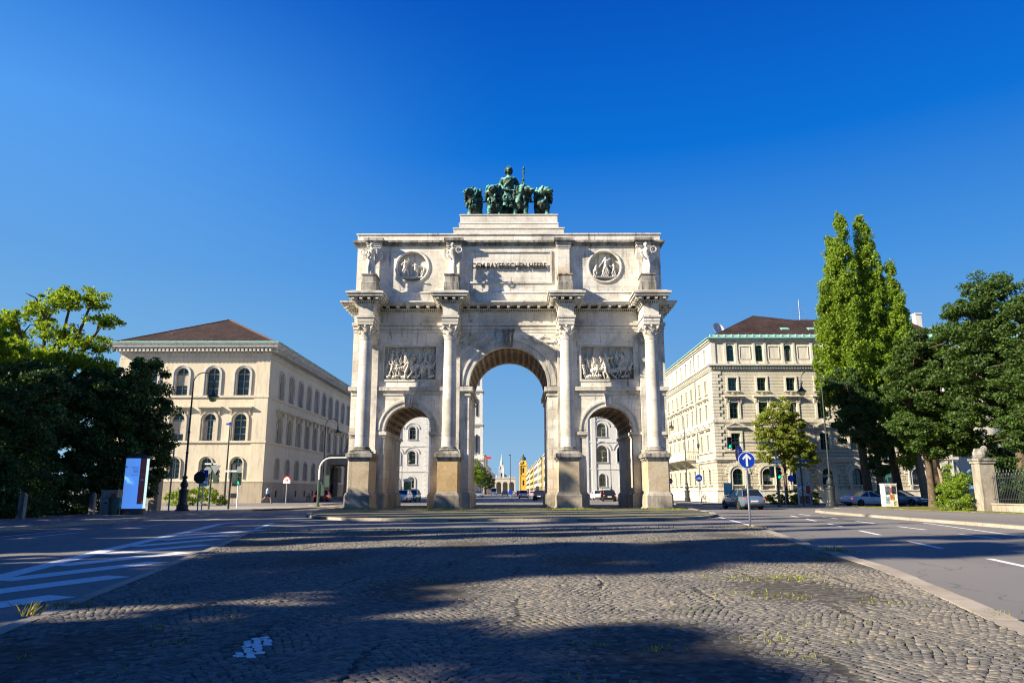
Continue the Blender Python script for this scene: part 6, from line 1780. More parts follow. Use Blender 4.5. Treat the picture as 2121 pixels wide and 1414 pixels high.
def mast(label, x, y, H, blue=False, lean=0):
    r = empty('lamp_mast', label, 'lamp mast', (x, y, .1))
    b = MB(); b.tube([(0, 0, 0), (lean, 0, H)], [.10, .055], 10); b.lathe([(.16, 0), (.16, .5), (.11, .6)], 0, 0, 10); b.build('pole', 'iron', r, sharp=30)
    b = MB(); b.box(-.32 + lean, .1 + lean, -.14, .14, H - .05, H + .10); b.lathe([(.13, H + .1), (.1, H + .2), (.02, H + .22)], lean, 0, 10); b.build('lamp_head', 'blue' if blue else 'iron', r, sharp=20)
mast('straight slim lamp mast before the cream facade', -26.7, 67.5, 7.3, True)
mast('tall slim lamp mast in the middle of the street beyond the arch', -1.3, 150, 8.4)

# ------------------------------------------------------------------ signs and signals
def pole(b, x, y, z0, z1, r=.038, n=10): b.tube([(x, y, z0), (x, y, z1)], r, n)
def disc(b, cx, cz, r, y, th=.02, m=0, n=32): b.prism(arcpts(cx, cz, r, 0, 2 * PI, n)[:-1], y - th, y, m)
def sign_post(label, x, y, H, mat='steel', r=.038, cat='sign', name='sign_post', z=.1):
    o = empty(name, label, cat, (x, y, z)); b = MB(); pole(b, 0, 0, 0, H, r); b.build('pole', mat, o, sharp=40)
    return o
# blue arrow sign on the island
sp_ = sign_post('round blue sign with white up arrow on the tip of the island', 8.4, 26.9, 2.64, r=.038, z=.04)
b = MB(); disc(b, 0, 2.37, .30, -.05, .025); f_ = b.build('sign_rim', 'white_face', sp_, sharp=30)
b = MB(); disc(b, 0, 2.37, .282, -.077, .004); o = b.build('sign_face', 'blue', f_, sharp=30)
b = MB(); b.prism([(-.036, 2.15), (.036, 2.15), (.036, 2.48), (.12, 2.385), (.17, 2.43), (0, 2.61), (-.17, 2.43), (-.12, 2.385), (-.036, 2.48)], -.090, -.083); b.build('arrow', 'white_face', f_, sharp=0)
b = MB(); ring = [(.3 * math.cos(a), .3 * math.sin(a)) for a in np.linspace(0, 2 * PI, 28)[:-1]]
b.prismx([(y, 2.62 + z) for y, z in ring], -.015, .015); o = b.build('side_sign', 'blue', sp_, sharp=30, loc=(-.13, .40, .02), rotz=R(6))
b = MB(); b.prismx([(-.03, 2.42), (.03, 2.42), (.03, 2.68), (.12, 2.6), (0, 2.82), (-.12, 2.6), (-.03, 2.68)], .018, .022); b.prismx([(-.03, 2.42), (.03, 2.42), (.03, 2.68), (.12, 2.6), (0, 2.82), (-.12, 2.6), (-.03, 2.68)], -.022, -.018); b.build('side_arrow', 'white_face', o, sharp=0)
# no-entry style sign on the left
sp_ = sign_post('round sign with red border on a thin pole before the side of the cream building', -19.35, 62.0, 2.4)
b = MB(); disc(b, 0, 2.15, .31, -.05); f_ = b.build('sign_rim', 'red', sp_, sharp=30)
b = MB(); disc(b, 0, 2.15, .225, -.072, .004); b.box(-.3, .3, -.08, -.074, 1.86, 2.12, 0); b.build('sign_face', 'white_face', f_, sharp=30)
b = MB(); b.box(-.09, -.03, -.086, -.081, 2.02, 2.2); b.box(.03, .09, -.086, -.081, 2.02, 2.2); b.build('symbol', 'red', f_, sharp=0)
# left group
sp_ = sign_post('parking sign with blue P beside the ornate lamp', -20.25, 47.6, 2.55)
b = MB(); b.box(-.27, .27, -.07, -.05, 2.05, 2.55); f_ = b.build('blue_panel', 'blue', sp_, sharp=0)
b = MB(); b.box(-.27, .27, -.07, -.05, 1.52, 2.03); b.build('white_panel', plain('pale_blue_panel', (.45, .62, .8), .5, vary=0), sp_, sharp=0)
b = MB(); b.box(-.12, -.06, -.078, -.073, 2.13, 2.47); b.curved(-.06, 2.375, .04, .095, -PI / 2, PI / 2, -.078, -.073, 12); b.build('letter_p', 'white_face', f_, sharp=0)
sp_ = sign_post('eight-sided sign seen from the back on a thin pole', -19.9, 46.2, 2.3, 'grey_paint')
b = MB(); b.prism(arcpts(0, 2.05, .40, PI / 8, 2 * PI + PI / 8, 8)[:-1], -.06, -.04); b.build('sign_plate', 'iron', sp_, sharp=0)
sp_ = sign_post('tall grey post with white street name plate near the dark tree', -21.9, 46.6, 4.2, 'grey_paint', .05)
b = MB(); b.box(-.75, -.05, -.07, -.05, 2.0, 2.2); f_ = b.build('name_plate', 'white_face', sp_, sharp=0)
b = MB(); b.box(-.66, -.14, -.076, -.072, 2.075, 2.125); b.build('plate_writing', 'iron', f_, sharp=0)
def signal_head(b3, cx, cz, y, root, lit='go', backs=True, mat='green_paint', facing=-1):
    b = MB(); b.box(cx - .15, cx + .15, y - .12, y + .12, cz - .46, cz + .46)
    for k in (-1, 0, 1): b.lathe([(.12, 0), (.125, .2), (.115, .2), (.11, 0)], 0, 0, 14) if False else b.curved(cx, cz + k * .3, .115, .13, -.3, PI + .3, y + facing * .30 if facing < 0 else y + .12, y - .12 if facing < 0 else y + .30, 12)
    o = b.build('signal_head', mat, root, sharp=30)
    for k in (-1, 0, 1):
        b = MB(); disc(b, cx, cz + k * .3, .10, y - .121 if facing < 0 else y + .127, .006); b.build('lens', lit if k == -1 and facing < 0 else 'dark', o, sharp=30)
    return o
sp_ = sign_post('traffic light seen from behind with give-way sign back on top, left pair outer one', -21.0, 50.5, 3.1, 'green_paint', .06, 'traffic light', 'traffic_light')
signal_head(None, -.33, 2.05, .1, sp_, facing=1); signal_head(None, .3, 2.2, .1, sp_, facing=1)
b = MB(); b.prism([(-.1, 2.95), (.66, 2.95), (.28, 2.35)], -.07, -.05); b.build('triangle_sign', 'grey_paint', sp_, sharp=0)
b = MB(); disc(b, -.24, 2.6, .26, -.05); b.build('round_sign', 'grey_paint', sp_, sharp=30)
b = MB(); b.box(-.5, .3, -.03, .01, 3.0, 3.1); b.build('name_plate', 'white_face', sp_, sharp=0)
sp_ = sign_post('traffic light on a dark post right of the give-way sign', -19.7, 50.6, 3.1, 'iron', .07, 'traffic light', 'traffic_light')
signal_head(None, .30, 2.0, .0, sp_, facing=1); signal_head(None, .12, 2.25, .3, sp_, facing=1)
b = MB(); b.box(-.36, .0, -.09, -.07, 2.5, 2.62); b.box(.05, .42, -.09, -.07, 2.5, 2.62); b.build('name_plate', 'white_face', sp_, sharp=0)
b = MB(); disc(b, .52, 2.68, .22, .1); b.build('round_sign', 'grey_paint', sp_, sharp=30)
sp_ = sign_post('short pale post with green pedestrian signal', -20.4, 54.0, 2.5, 'white_paint', .055, 'traffic light', 'pedestrian_signal')
signal_head(None, .05, 2.1, -.1, sp_)
def gantry(label, x, y, H, reach, side, low, high, head_z):
    r = empty('signal_gantry', label, 'traffic light', (x, y, .1))
    b = MB(); b.tube([(0, 0, 0), (0, 0, H * .55)], .10, 12); b.lathe([(.2, 0), (.2, .05), (.12, .1)], 0, 0, 12); b.build('post', low, r, sharp=40)
    R_ = .9
    b = MB(); b.tube([(0, 0, H * .55)] + [(side * (R_ - R_ * math.cos(a)), 0, H - R_ + R_ * math.sin(a)) for a in np.linspace(0, PI / 2, 10)] + [(side * reach, 0, H + .02)], [.07] * 2 + [.055] * 9 + [.04], 10); b.build('arm', high, r, sharp=40)
    return r
r = gantry('white curved signal arm on a green post beside the left arch pier', -15.9, 59.2, 3.85, 2.3, 1, 'green_paint', 'white_paint', 0)
signal_head(None, .62, 2.0, .1, r, facing=1); signal_head(None, .25, 1.3, .1, r, facing=1)
r = gantry('grey signal gantry with long arm and green light over the right road', 21.2, 60.0, 5.1, 3.7, -1, 'green_paint', 'grey_paint', 0)
signal_head(None, -3.75, 5.1, 0, r, mat='iron'); signal_head(None, 0.0, 2.65, -.28, r, mat='green_paint'); signal_head(None, -.42, 2.75, .0, r, facing=1)
b = MB(); b.box(-.35, .35, -.14, -.11, 3.42, 3.72); f_ = b.build('name_plate', plain('blue_grey_plate', (.12, .22, .30), .5, vary=0), r, sharp=0)
b = MB(); b.box(-.28, .28, -.146, -.141, 3.53, 3.62); b.build('plate_writing', 'white_face', f_, sharp=0)
b = MB(); b.prism([(0, 3.02), (.2, 3.22), (0, 3.42), (-.2, 3.22)], -.14, -.11); f_ = b.build('priority_sign', 'white_face', r, sharp=0)
b = MB(); b.prism([(0, 3.1), (.13, 3.22), (0, 3.35), (-.13, 3.22)], -.146, -.141); b.build('priority_face', 'yellow', f_, sharp=0)
sp_ = sign_post('green post with grey box and street name plate before the rusticated wall', 24.0, 62.2, 4.2, 'green_paint', .07, 'traffic light', 'signal_post')
b = MB(); b.box(-.5, .55, -.14, -.11, 3.30, 3.48); b.build('name_plate', 'iron', sp_, sharp=0)
b = MB(); b.box(-.2, .7, -.08, -.05, 3.62, 3.80); b.build('upper_name_plate', 'blue', sp_, sharp=0)
b = MB(); b.box(-.25, .45, .05, .25, 1.9, 3.15)
for k in (0, 1, 2): b.box(.2, .4, -.05, .05, 2.1 + k * .38, 2.24 + k * .38)
b.build('signal_back', 'grey_paint', sp_, sharp=0)
sp_ = sign_post('small post with dark blue round sign near the linden trunk', 22.3, 61.6, 2.5, 'grey_paint')
b = MB(); disc(b, .55, 2.25, .28, -.05); b.build('sign_plate', 'blue', sp_, sharp=30)
sp_ = sign_post('round blue cycle sign on thin post before the side facade', 18.9, 76.6, 2.75, 'steel')
b = MB(); disc(b, 0, 2.55, .36, -.05); f_ = b.build('sign_face', 'blue', sp_, sharp=30)
b = MB(); b.tube([(.13 + .09 * math.cos(a), -.078, 2.48 + .09 * math.sin(a)) for a in np.linspace(0, 2 * PI, 14)], .012, 5); b.tube([(-.13 + .09 * math.cos(a), -.078, 2.48 + .09 * math.sin(a)) for a in np.linspace(0, 2 * PI, 14)], .012, 5); b.tube([(-.13, -.078, 2.48), (-.02, -.078, 2.62), (.1, -.078, 2.62), (.13, -.078, 2.48)], .012, 5); b.build('symbol', 'white_face', f_, sharp=30)
sp_ = sign_post('small red round sign left of the cycle sign', 15.3, 73.8, 2.4, 'steel')
b = MB(); disc(b, 0, 2.2, .28, -.05); f_ = b.build('sign_face', 'red', sp_, sharp=30)
b = MB(); b.box(-.18, .18, -.076, -.071, 2.15, 2.25); b.build('bar', 'white_face', f_, sharp=0)
sp_ = sign_post('traffic signal in front of the ground-floor windows left of the moving car', 17.0, 55.0, 2.6, 'grey_paint', .05, 'traffic light', 'traffic_light') if False else None
sp_ = sign_post('blue keep right sign on the central reservation beyond the arch', -1.2, 148, 1.2, 'steel')
b = MB(); disc(b, 0, 1.0, .45, -.05); b.build('sign_face', 'blue', sp_, sharp=30)

# advertising column
ac = empty('advertising_column', 'lit round advertising column with pale blue and dark posters', 'advertising column', (-20.2, 39.0, .1))
b = MB(); b.lathe([(.60, 0), (.60, .28), (.54, .30)], 0, 0, 40); b.build('base', 'iron', ac, sharp=30)
b = MB(); b.lathe([(.555, .30), (.555, 2.92)], 0, 0, 48); b.build('drum', 'iron', ac, sharp=30)
b = MB(); b.lathe([(.54, 2.92), (.62, 2.94), (.64, 3.02), (.58, 3.06), (.1, 3.12), (.05, 3.2), (0.0, 3.22)], 0, 0, 40); b.build('cap', 'iron', ac, sharp=30)
def patch(r, a0, a1, z0, z1, m, nm, par, th=.006):
    b = MB(); n = 14; v = []
    for i in range(n + 1):
        a = R(a0 + (a1 - a0) * i / n)
        for rr in (r, r + th):
            v += [(rr * math.cos(a), rr * math.sin(a), z0), (rr * math.cos(a), rr * math.sin(a), z1)]
    f = []
    for i in range(n):
        q = i * 4; f += [(q + 2, q + 6, q + 7, q + 3), (q, q + 1, q + 5, q + 4), (q + 1, q + 3, q + 7, q + 5), (q, q + 4, q + 6, q + 2)]
    f += [(0, 2, 3, 1), (n * 4, n * 4 + 1, n * 4 + 3, n * 4 + 2)]
    b.add(v, f); return b.build(nm, m, par, sharp=30)
lit = plain('lit_blue_poster', (.10, .30, .72), .3, emit=(.10, .30, .85, .34), vary=.05, scale=1.5)
p1 = patch(.556, 202, 386, .32, 2.90, lit, 'poster', ac)
p2 = patch(.563, 311, 346.5, .55, 2.90, plain('dark_poster', (.05, .02, .03), .3, emit=(.05, .015, .03, .2), vary=.3, scale=2), 'dark_poster', ac)
patch(.563, 347, 374, .32, 2.90, plain('lit_white_strip', (.6, .75, .7), .3, emit=(.55, .8, .7, .45), vary=0), 'white_strip', ac)
for k, (a0, a1, z) in enumerate(((270, 305, 2.42), (278, 305, 2.32), (278, 305, 2.24), (280, 305, 2.16), (268, 305, 2.04))): patch(.563, a0, a1, z, z + .022, 'iron', 'text_line', p1)
patch(.563, 222, 242, 2.42, 2.50, 'white_face', 'bird_motif', p1)
for k, (a0, a1, z, h) in enumerate(((320, 341, 2.05, .03), (317, 341, 1.74, .09))): patch(.570, a0, a1, z, z + h, 'grey_paint', 'title_line', p2)
patch(.570, 333, 341, .60, .68, 'white_face', 'emblem', p2)
# cabinet, bins
cb_ = empty('utility_cabinet', 'grey utility cabinet with two small posters left of the advertising column', 'utility cabinet', (-21.55, 39.3, .1))
b = MB(); b.box(-.46, .40, -.22, .22, 0, 1.2); b.box(-.49, .43, -.26, .26, 1.2, 1.27); b.box(-.48, .42, -.24, .24, .40, .43); b.build('body', plain('cabinet_beige', (.36, .34, .28), .7), cb_, sharp=20)
b = MB(); b.box(-.38, -.02, -.236, -.225, .47, 1.08); b.build('grey_poster', plain('torn_poster', (.30, .29, .26), .8, vary=.9, scale=9), cb_, sharp=0)
b = MB(); b.box(.03, .34, -.236, -.225, .60, 1.1); b.build('red_poster', plain('red_poster', (.55, .10, .09), .8, vary=.5, scale=14), cb_, sharp=0)
b = MB(); b.lathe([(.24, 0), (.29, .78), (.31, .80), (.31, .86), (.05, .9), (0, .9)], 0, 0, 16)
tag(b.build('litter_bin', 'green_paint', None, sharp=30, loc=(-20.98, 38.6, .1)), 'dark litter bin between the cabinet and the advertising column', 'litter bin')
gb = empty('graffiti_box', 'white utility box covered in stickers in front of the poplar trunk', 'utility cabinet', (29.4, 58.6, .1))
b = MB(); b.box(-.55, .45, -.35, .35, 0, 1.72); b.box(-.58, .48, -.38, .38, 1.72, 1.80); b.build('body', 'white_paint', gb, sharp=20)
for k, (x0, x1, z0, z1, c) in enumerate(((-.45, -.1, .95, 1.6, (.12, .15, .2)), (-.12, .2, .55, .95, (.7, .25, .05)), (.05, .38, 1.0, 1.62, (.04, .04, .05)), (-.48, -.2, .3, .8, (.35, .5, .6)), (.1, .35, .1, .45, (.5, .5, .2)), (-.1, .05, 1.1, 1.5, (.6, .15, .15)))):
    b = MB(); b.box(x0, x1, -.364, -.353, z0, z1); b.build('sticker', plain('sticker_ink', c, .7, vary=.6, scale=11), gb, sharp=0)
ak = empty('poster_column', 'small poster column with white and red posters behind the signal post', 'advertising column', (26.6, 68.5, .1))
b = MB(); b.lathe([(.62, 0), (.62, 2.75), (.68, 2.8), (.66, 2.95), (0.05, 3.05), (0, 3.05)], 0, 0, 32); b.build('drum', 'pale_trim', ak, sharp=30)
for (a0, a1, z0, z1, c) in ((185, 260, .9, 1.6, (.75, .75, .72)), (262, 300, 1.0, 1.7, (.6, .06, .03)), (302, 350, .3, 1.0, (.05, .12, .4)), (190, 250, 1.7, 2.6, (.2, .35, .4)), (255, 340, 1.8, 2.6, (.5, .55, .5)), (200, 290, .1, .8, (.35, .16, .1))):
    patch(.625, a0, a1, z0, z1, plain('poster_print', c, .6, vary=.5, scale=7), 'poster', ak)
ob = empty('orange_box', 'orange box standing by the wall left of the moving car', 'box', (19.4, 62.5, .1))
b = MB(); b.box(-.3, .3, -.3, .3, .75, 1.4); b.box(-.33, .33, -.33, .33, 1.4, 1.46); b.build('body', 'orange', ob, sharp=0)
b = MB()
for x, y in ((-.25, -.25), (.25, -.25), (.25, .25), (-.25, .25)): b.tube([(x, y, 0), (x, y, .75)], .025, 6)
b.build('stand', 'iron', ob, sharp=30)
ib = empty('info_board', 'pale blue info board on a post by the building corner', 'sign', (18.1, 63.4, .1))
b = MB(); b.box(-.35, .35, -.06, .04, .9, 1.9); b.build('board', plain('info_blue', (.3, .5, .55), .5), ib, sharp=0)
b = MB(); pole(b, -.3, 0, 0, .9); pole(b, .3, 0, 0, .9); b.build('post', 'steel', ib)
mb_ = empty('newspaper_box', 'small red and white box seen through the left passage', 'box', (-20.6, 150, .1))
b = MB(); b.box(-.55, .55, -.3, .3, 0, 1.5); b.build('body', 'red', mb_, sharp=0)
b = MB(); b.box(-.3, .3, -.33, -.305, .2, 1.1); b.build('front', 'white_face', mb_, sharp=0)
pc_ = empty('poster_column', 'white poster column with green poster seen through the left passage', 'advertising column', (-19.8, 134, .1))
b = MB(); b.lathe([(.75, 0), (.75, 3.1), (.9, 3.15), (.9, 3.35), (0.05, 3.5), (0, 3.5)], 0, 0, 24); b.build('drum', 'white_face', pc_, sharp=30)
patch(.755, 200, 330, 1.3, 2.9, plain('green_poster', (.12, .22, .08), .6, vary=.8, scale=4), 'poster', pc_)

# ------------------------------------------------------------------ vehicles
def make_car(name, label, loc, rotz, paint, L=4.4, W=1.78, H=1.45, style='hatch', glass='glass', group=None):
    root = empty(name, label, 'car', loc, rotz, group)
    # local: front towards +y
    h = L / 2; w2 = W / 2
    st = {'hatch': [(-h, .80, .42, .74), (-h + .10, .93, .28, .92), (-h + .6, .99, .22, .95), (0, 1.0, .20, .93), (h - 1.3, 1.0, .2, .90), (h - .55, .97, .22, .78), (h - .12, .88, .26, .66), (h, .74, .36, .56)],
          'coupe': [(-h, .80, .40, .70), (-h + .12, .92, .28, .86), (-h + .8, 1.0, .2, .89), (0, 1.0, .18, .84), (h - 1.5, 1.0, .18, .80), (h - .6, .97, .2, .68), (h - .12, .86, .24, .56), (h, .7, .34, .48)]}[style]
    b = MB(); sec = []
    for y, k, z0, zb in st:
        q = w2 * k
        sec.append([(-q * .90, y, z0), (-q, y, z0 + .14), (-q, y, (z0 + zb) / 2 + .06), (-q * .94, y, zb - .03), (-q * .84, y, zb + .01), (-q * .4, y, zb + .045), (0, y, zb + .055), (q * .4, y, zb + .045), (q * .84, y, zb + .01), (q * .94, y, zb - .03), (q, y, (z0 + zb) / 2 + .06), (q, y, z0 + .14), (q * .90, y, z0)])
    n = len(sec[0]); v = [p for s_ in sec for p in s_]; f = []
    for i in range(len(sec) - 1):
        for k in range(n): f.append((i * n + k, i * n + (k + 1) % n, (i + 1) * n + (k + 1) % n, (i + 1) * n + k))
    f.append(tuple(range(n))); f.append(tuple(range(len(v) - 1, len(v) - 1 - n, -1)))
    b.add(v, f)
    # roof loop
    if style == 'hatch': y0, y1, y2, y3 = -h + .12, -h + .62, h - 2.15, h - 1.25
    else: y0, y1, y2, y3 = -h + .75, -h + 1.6, h - 2.35, h - 1.5
    zb = .93 if style == 'hatch' else .84
    lo_, up_ = w2 * .90, w2 * .70
    bot = [(-lo_, y0), (lo_, y0), (lo_, y3), (-lo_, y3)]; top = [(-up_, y1), (up_, y1), (up_, y2), (-up_, y2)]
    g_ = MB(); g_.add([(x, y, zb - .03) for x, y in bot] + [(x, y, H - .05) for x, y in top], [(0, 1, 5, 4), (1, 2, 6, 5), (2, 3, 7, 6), (3, 0, 4, 7), (4, 5, 6, 7)])
    body = b.build('body', paint, root, sharp=40)
    g_.build('windows', glass, root, sharp=20)
    r_ = MB(); r_.add([(x * 1.02, y + (-.03 if i < 2 else .03), H - .055) for i, (x, y) in enumerate(top)] + [(x * .86, y + (.12 if i < 2 else -.12), H) for i, (x, y) in enumerate(top)], [(0, 1, 5, 4), (1, 2, 6, 5), (2, 3, 7, 6), (3, 0, 4, 7), (4, 5, 6, 7), (3, 2, 1, 0)])
    r_.build('roof', paint, root, sharp=40)
    ym_ = (y1 + y2) / 2 - .1
    for (bx, by), (tx, ty) in list(zip(bot, top)) + [((s_ * (lo_ + .01), ym_), (s_ * (up_ + .01), ym_)) for s_ in (-1, 1)]:
        p_ = MB(); p_.tube([(bx, by, zb - .02), (tx, ty, H - .05)], .043, 6); p_.build('window_pillar', paint, root, sharp=60)
    for s_ in (-1, 1):
        for yy in (-h + .85, h - .85):
            wl = MB(T=Matrix.Translation((s_ * (w2 - .10), yy, .32)) @ Matrix.Rotation(PI / 2, 4, 'Y'))
            wl.lathe([(.20, -.11), (.30, -.11), (.325, -.08), (.325, .08), (.30, .11), (.20, .11)], 0, 0, 22)
            wo = wl.build('wheel', 'rubber', root, sharp=40)
            rm = MB(T=Matrix.Translation((s_ * (w2 - .10), yy, .32)) @ Matrix.Rotation(PI / 2, 4, 'Y'))
            rm.lathe([(0.0, s_ * .07), (.06, s_ * .10), (.08, s_ * .06), (.20, s_ * .07), (.215, s_ * .105), (.215, 0), (0, 0)], 0, 0, 16)
            for k in range(5): rm.tube([(.05 * math.cos(k * 1.2566), .05 * math.sin(k * 1.2566), s_ * .09), (.205 * math.cos(k * 1.2566), .205 * math.sin(k * 1.2566), s_ * .10)], .022, 5)
            rm.build('rim', 'alloy', wo, sharp=40)
            ar = MB(T=Matrix.Translation((s_ * (w2 + .004), yy, .32)) @ Matrix.Rotation(PI / 2, 4, 'Y'))
            ar.lathe([(.0, 0), (.36, 0), (.38, -s_ * .0015)], 0, 0, 22)
            ar.build('wheel_arch', 'dark', root, sharp=0) if False else None
        t = MB(); t.ell((s_ * w2 * .72, -h + .09, .76 if style == 'hatch' else .68), (.20, .075, .09), n=10); t.build('tail_light', 'taill', root, sharp=60)
        t = MB(); t.ell((s_ * w2 * .66, h - .12, .58 if style == 'hatch' else .52), (.20, .10, .08), n=10); t.build('headlight', 'headl', root, sharp=60)
        t = MB(); t.ell((s_ * (w2 + .06), h - 1.55, .95), (.10, .07, .07), n=8); t.build('door_mirror', paint, root, sharp=60)
    t = MB(); t.box(-.26, .26, -h - .012, -h + .02, .55, .66); t.build('number_plate', 'white_face', root, sharp=0)
    t = MB(); t.box(-.26, .26, h - .02, h + .012, .38, .48); t.build('front_plate', 'white_face', root, sharp=0)
    t = MB(); t.box(-w2 * .6, w2 * .6, h - .06, h + .006, .46, .56); t.build('grille', 'dark', root, sharp=0)
    t = MB(); t.box(-w2 * .8, w2 * .8, -h + .0, -h + .1, .30, .40); t.box(-w2 * .92, w2 * .92, -h + .3, h - .3, .16, .24); t.build('bumper_trim', 'rubber', root, sharp=0)
    for s_ in (-1, 1):
        t = MB(); t.box(s_ * (w2 + .002) - .006, s_ * (w2 + .002) + .006, -.15, -.135, .34, .88); t.box(s_ * (w2 + .004) - .01, s_ * (w2 + .004) + .01, -.45, -.27, .72, .75); t.build('door_seam', 'rubber', root, sharp=0)
    return root
cp = lambda n_, c, m=.5: plain(n_, c, .22, .6, m, vary=0.02)
make_car('car', 'silver blue hatchback with glowing tail lights driving away at the right crossing', (16.9, 55.6, 0), R(6), cp('silver_blue_paint', (.20, .28, .36)), 4.35, 1.80, 1.46)
make_car('car', 'white coupe parked under the poplars before the arched windows', (31.4, 66.3, 0), R(-80), cp('white_paint_car', (.62, .68, .72), 0), 4.5, 1.85, 1.32, 'coupe')
make_car('car', 'light blue saloon parked behind the sticker-covered utility box', (36.0, 70.0, 0), R(-140), cp('light_blue_paint', (.25, .38, .52)), 4.6, 1.82, 1.44)
make_car('car', 'small red car parked near the portico of the cream building', (-23.2, 88.5, 0), R(8), cp('red_paint', (.55, .02, .03), .1), 4.0, 1.7, 1.44)
make_car('car', 'white car with rear towards us in the left part of the right passage', (12.5, 115, 0), R(4), cp('white_car_paint2', (.75, .75, .75), 0), 4.3, 1.8, 1.45)
make_car('car', 'black hatchback with red lights in the right passage', (12.3, 99, 0), R(-4), cp('black_paint', (.015, .015, .02), .2), 4.1, 1.75, 1.48)
make_car('car', 'silver hatchback driving away in the middle of the street', (1.3, 137, 0), R(-1), cp('silver_paint', (.5, .53, .58)), 4.4, 1.8, 1.5)
make_car('car', 'dark saloon at the right side of the centre arch', (3.5, 109, 0), R(-8), cp('dark_paint', (.03, .03, .06), .2), 4.4, 1.8, 1.45)
make_car('car', 'silver saloon coming towards us at the left of the centre arch', (-8.2, 160, 0), R(180), cp('silver_paint3', (.35, .40, .48)), 4.4, 1.8, 1.45)
make_car('car', 'white parked car in the left passage', (-13.9, 90, 0), R(175), cp('white_car_paint4', (.7, .74, .75), 0), 4.2, 1.75, 1.46)
make_car('car', 'teal parked car behind the white one in the left passage', (-13.8, 97.5, 0), R(176), cp('teal_paint', (.03, .22, .28), .2), 4.2, 1.75, 1.5)
vn = empty('van', 'white van coming up the street in front of the loggia', 'van', (-7.8, 255, 0))
b = MB(); b.prismx([(-2.6, .3), (2.6, .3), (2.6, 2.3), (-1.6, 2.35), (-2.2, 1.2), (-2.6, 1.05)], -.98, .98); b.build('body', 'white_paint', vn, sharp=30)
b = MB(); b.add([(-.85, -1.72, 2.2), (.85, -1.72, 2.2), (.85, -2.2, 1.25), (-.85, -2.2, 1.25)], [(0, 1, 2, 3)]); b.build('windscreen', 'glass', vn, sharp=0)
for s_ in (-.85, .85):
    for y in (-1.7, 1.7):
        b = MB(); b.prismx([(y + .35 * math.cos(a), .35 + .35 * math.sin(a)) for a in np.linspace(0, 2 * PI, 14)[:-1]], s_ - .1, s_ + .1); b.build('wheel', 'rubber', vn, sharp=30)
far = [('dark car parked left of the street below the tower', -10.6, 172, (.03, .04, .07)), ('grey car in the left queue behind the silver saloon', -10.9, 188, (.3, .32, .35)), ('dark blue car just left of the lamp mast', -3.6, 230, (.02, .03, .10)), ('maroon car to the right of the lamp mast', .9, 205, (.16, .02, .04)), ('pale car behind the silver hatchback', 3.6, 160, (.55, .58, .6)), ('white car on the right behind the dark saloon', 7.2, 150, (.6, .6, .6)), ('black car parked at the right kerb of the street', 9.4, 170, (.02, .02, .025)), ('silver car far down the middle of the street', -1.5, 300, (.4, .42, .45)), ('white car far down the right lane', 5.0, 260, (.65, .65, .65)), ('red car far down the right lane', 3.2, 235, (.5, .04, .03)), ('blue grey car parked in the left row', -11.6, 215, (.15, .2, .3))]
def small_car(lab, x, y, c):
    r_ = empty('distant_car', lab, 'car', (x, y, 0), group='cars in the street beyond the arch')
    b = MB(); b.prismx([(-2.1, .3), (2.1, .3), (2.15, .7), (1.2, .9), (.4, 1.42), (-1.4, 1.45), (-2.0, .95), (-2.15, .8)], -.86, .86); b.build('body', plain('paint_far', c, .3, .6, .3, vary=0), r_, sharp=30)
    b = MB(); b.add([(-.7, -1.47, 1.38), (.7, -1.47, 1.38), (.76, -2.0, .98), (-.76, -2.0, .98)], [(0, 1, 2, 3)]); b.build('rear_window', 'glass', r_, sharp=0)
    for s_ in (-.75, .75):
        for yy in (-1.35, 1.35):
            b = MB(); b.prismx([(yy + .32 * math.cos(a), .32 + .32 * math.sin(a)) for a in np.linspace(0, 2 * PI, 12)[:-1]], s_ - .12, s_ + .12); b.build('wheel', 'rubber', r_, sharp=30)
for a_ in far: small_car(*a_)

# ------------------------------------------------------------------ bicycles and people
def bicycle(label, x, y, rz):
    r_ = empty('bicycle', label, 'bicycle', (x, y, .1), R(rz), group='bicycles leaning at the buildings')
    for cx in (-.52, .52):
        b = MB(); b.tube([(cx + .33 * math.cos(a), 0, .34 + .33 * math.sin(a)) for a in np.linspace(0, 2 * PI, 25)], .022, 6)
        for k in range(8): b.tube([(cx, 0, .34), (cx + .32 * math.cos(k * PI / 4), 0, .34 + .32 * math.sin(k * PI / 4))], .005, 4)
        b.build('wheel', 'rubber', r_, sharp=60)
    b = MB()
    for p, q in (((-.52, .34), (-.08, .32)), ((-.08, .32), (-.18, .82)), ((-.18, .82), (-.52, .34)), ((-.08, .32), (.36, .74)), ((-.17, .76), (.34, .82)), ((.33, .92), (.52, .34))): b.tube([(p[0], 0, p[1]), (q[0], 0, q[1])], .02, 6)
    b.build('frame', 'iron', r_, sharp=60)
    b = MB(); b.tube([(.28, -.26, .98), (.35, 0, .95), (.28, .26, .98)], .016, 6); b.build('handlebar', 'steel', r_, sharp=60)
    b = MB(); b.ell((-.2, 0, .88), (.13, .07, .04), n=8); b.build('saddle', 'rubber', r_, sharp=60)
bicycle('bicycle against the side plinth of the cream building, nearer one', -25.9, 92, 88)
bicycle('bicycle further along the side plinth of the cream building', -25.9, 97, 92)
bicycle('bicycle leaning at the side facade of the right building', 20.9, 82.5, 92)
bicycle('bicycle in front of the right building corner, left one', 22.6, 78.6, 12)
bicycle('bicycle in front of the right building corner, right one', 24.2, 78.7, -8)

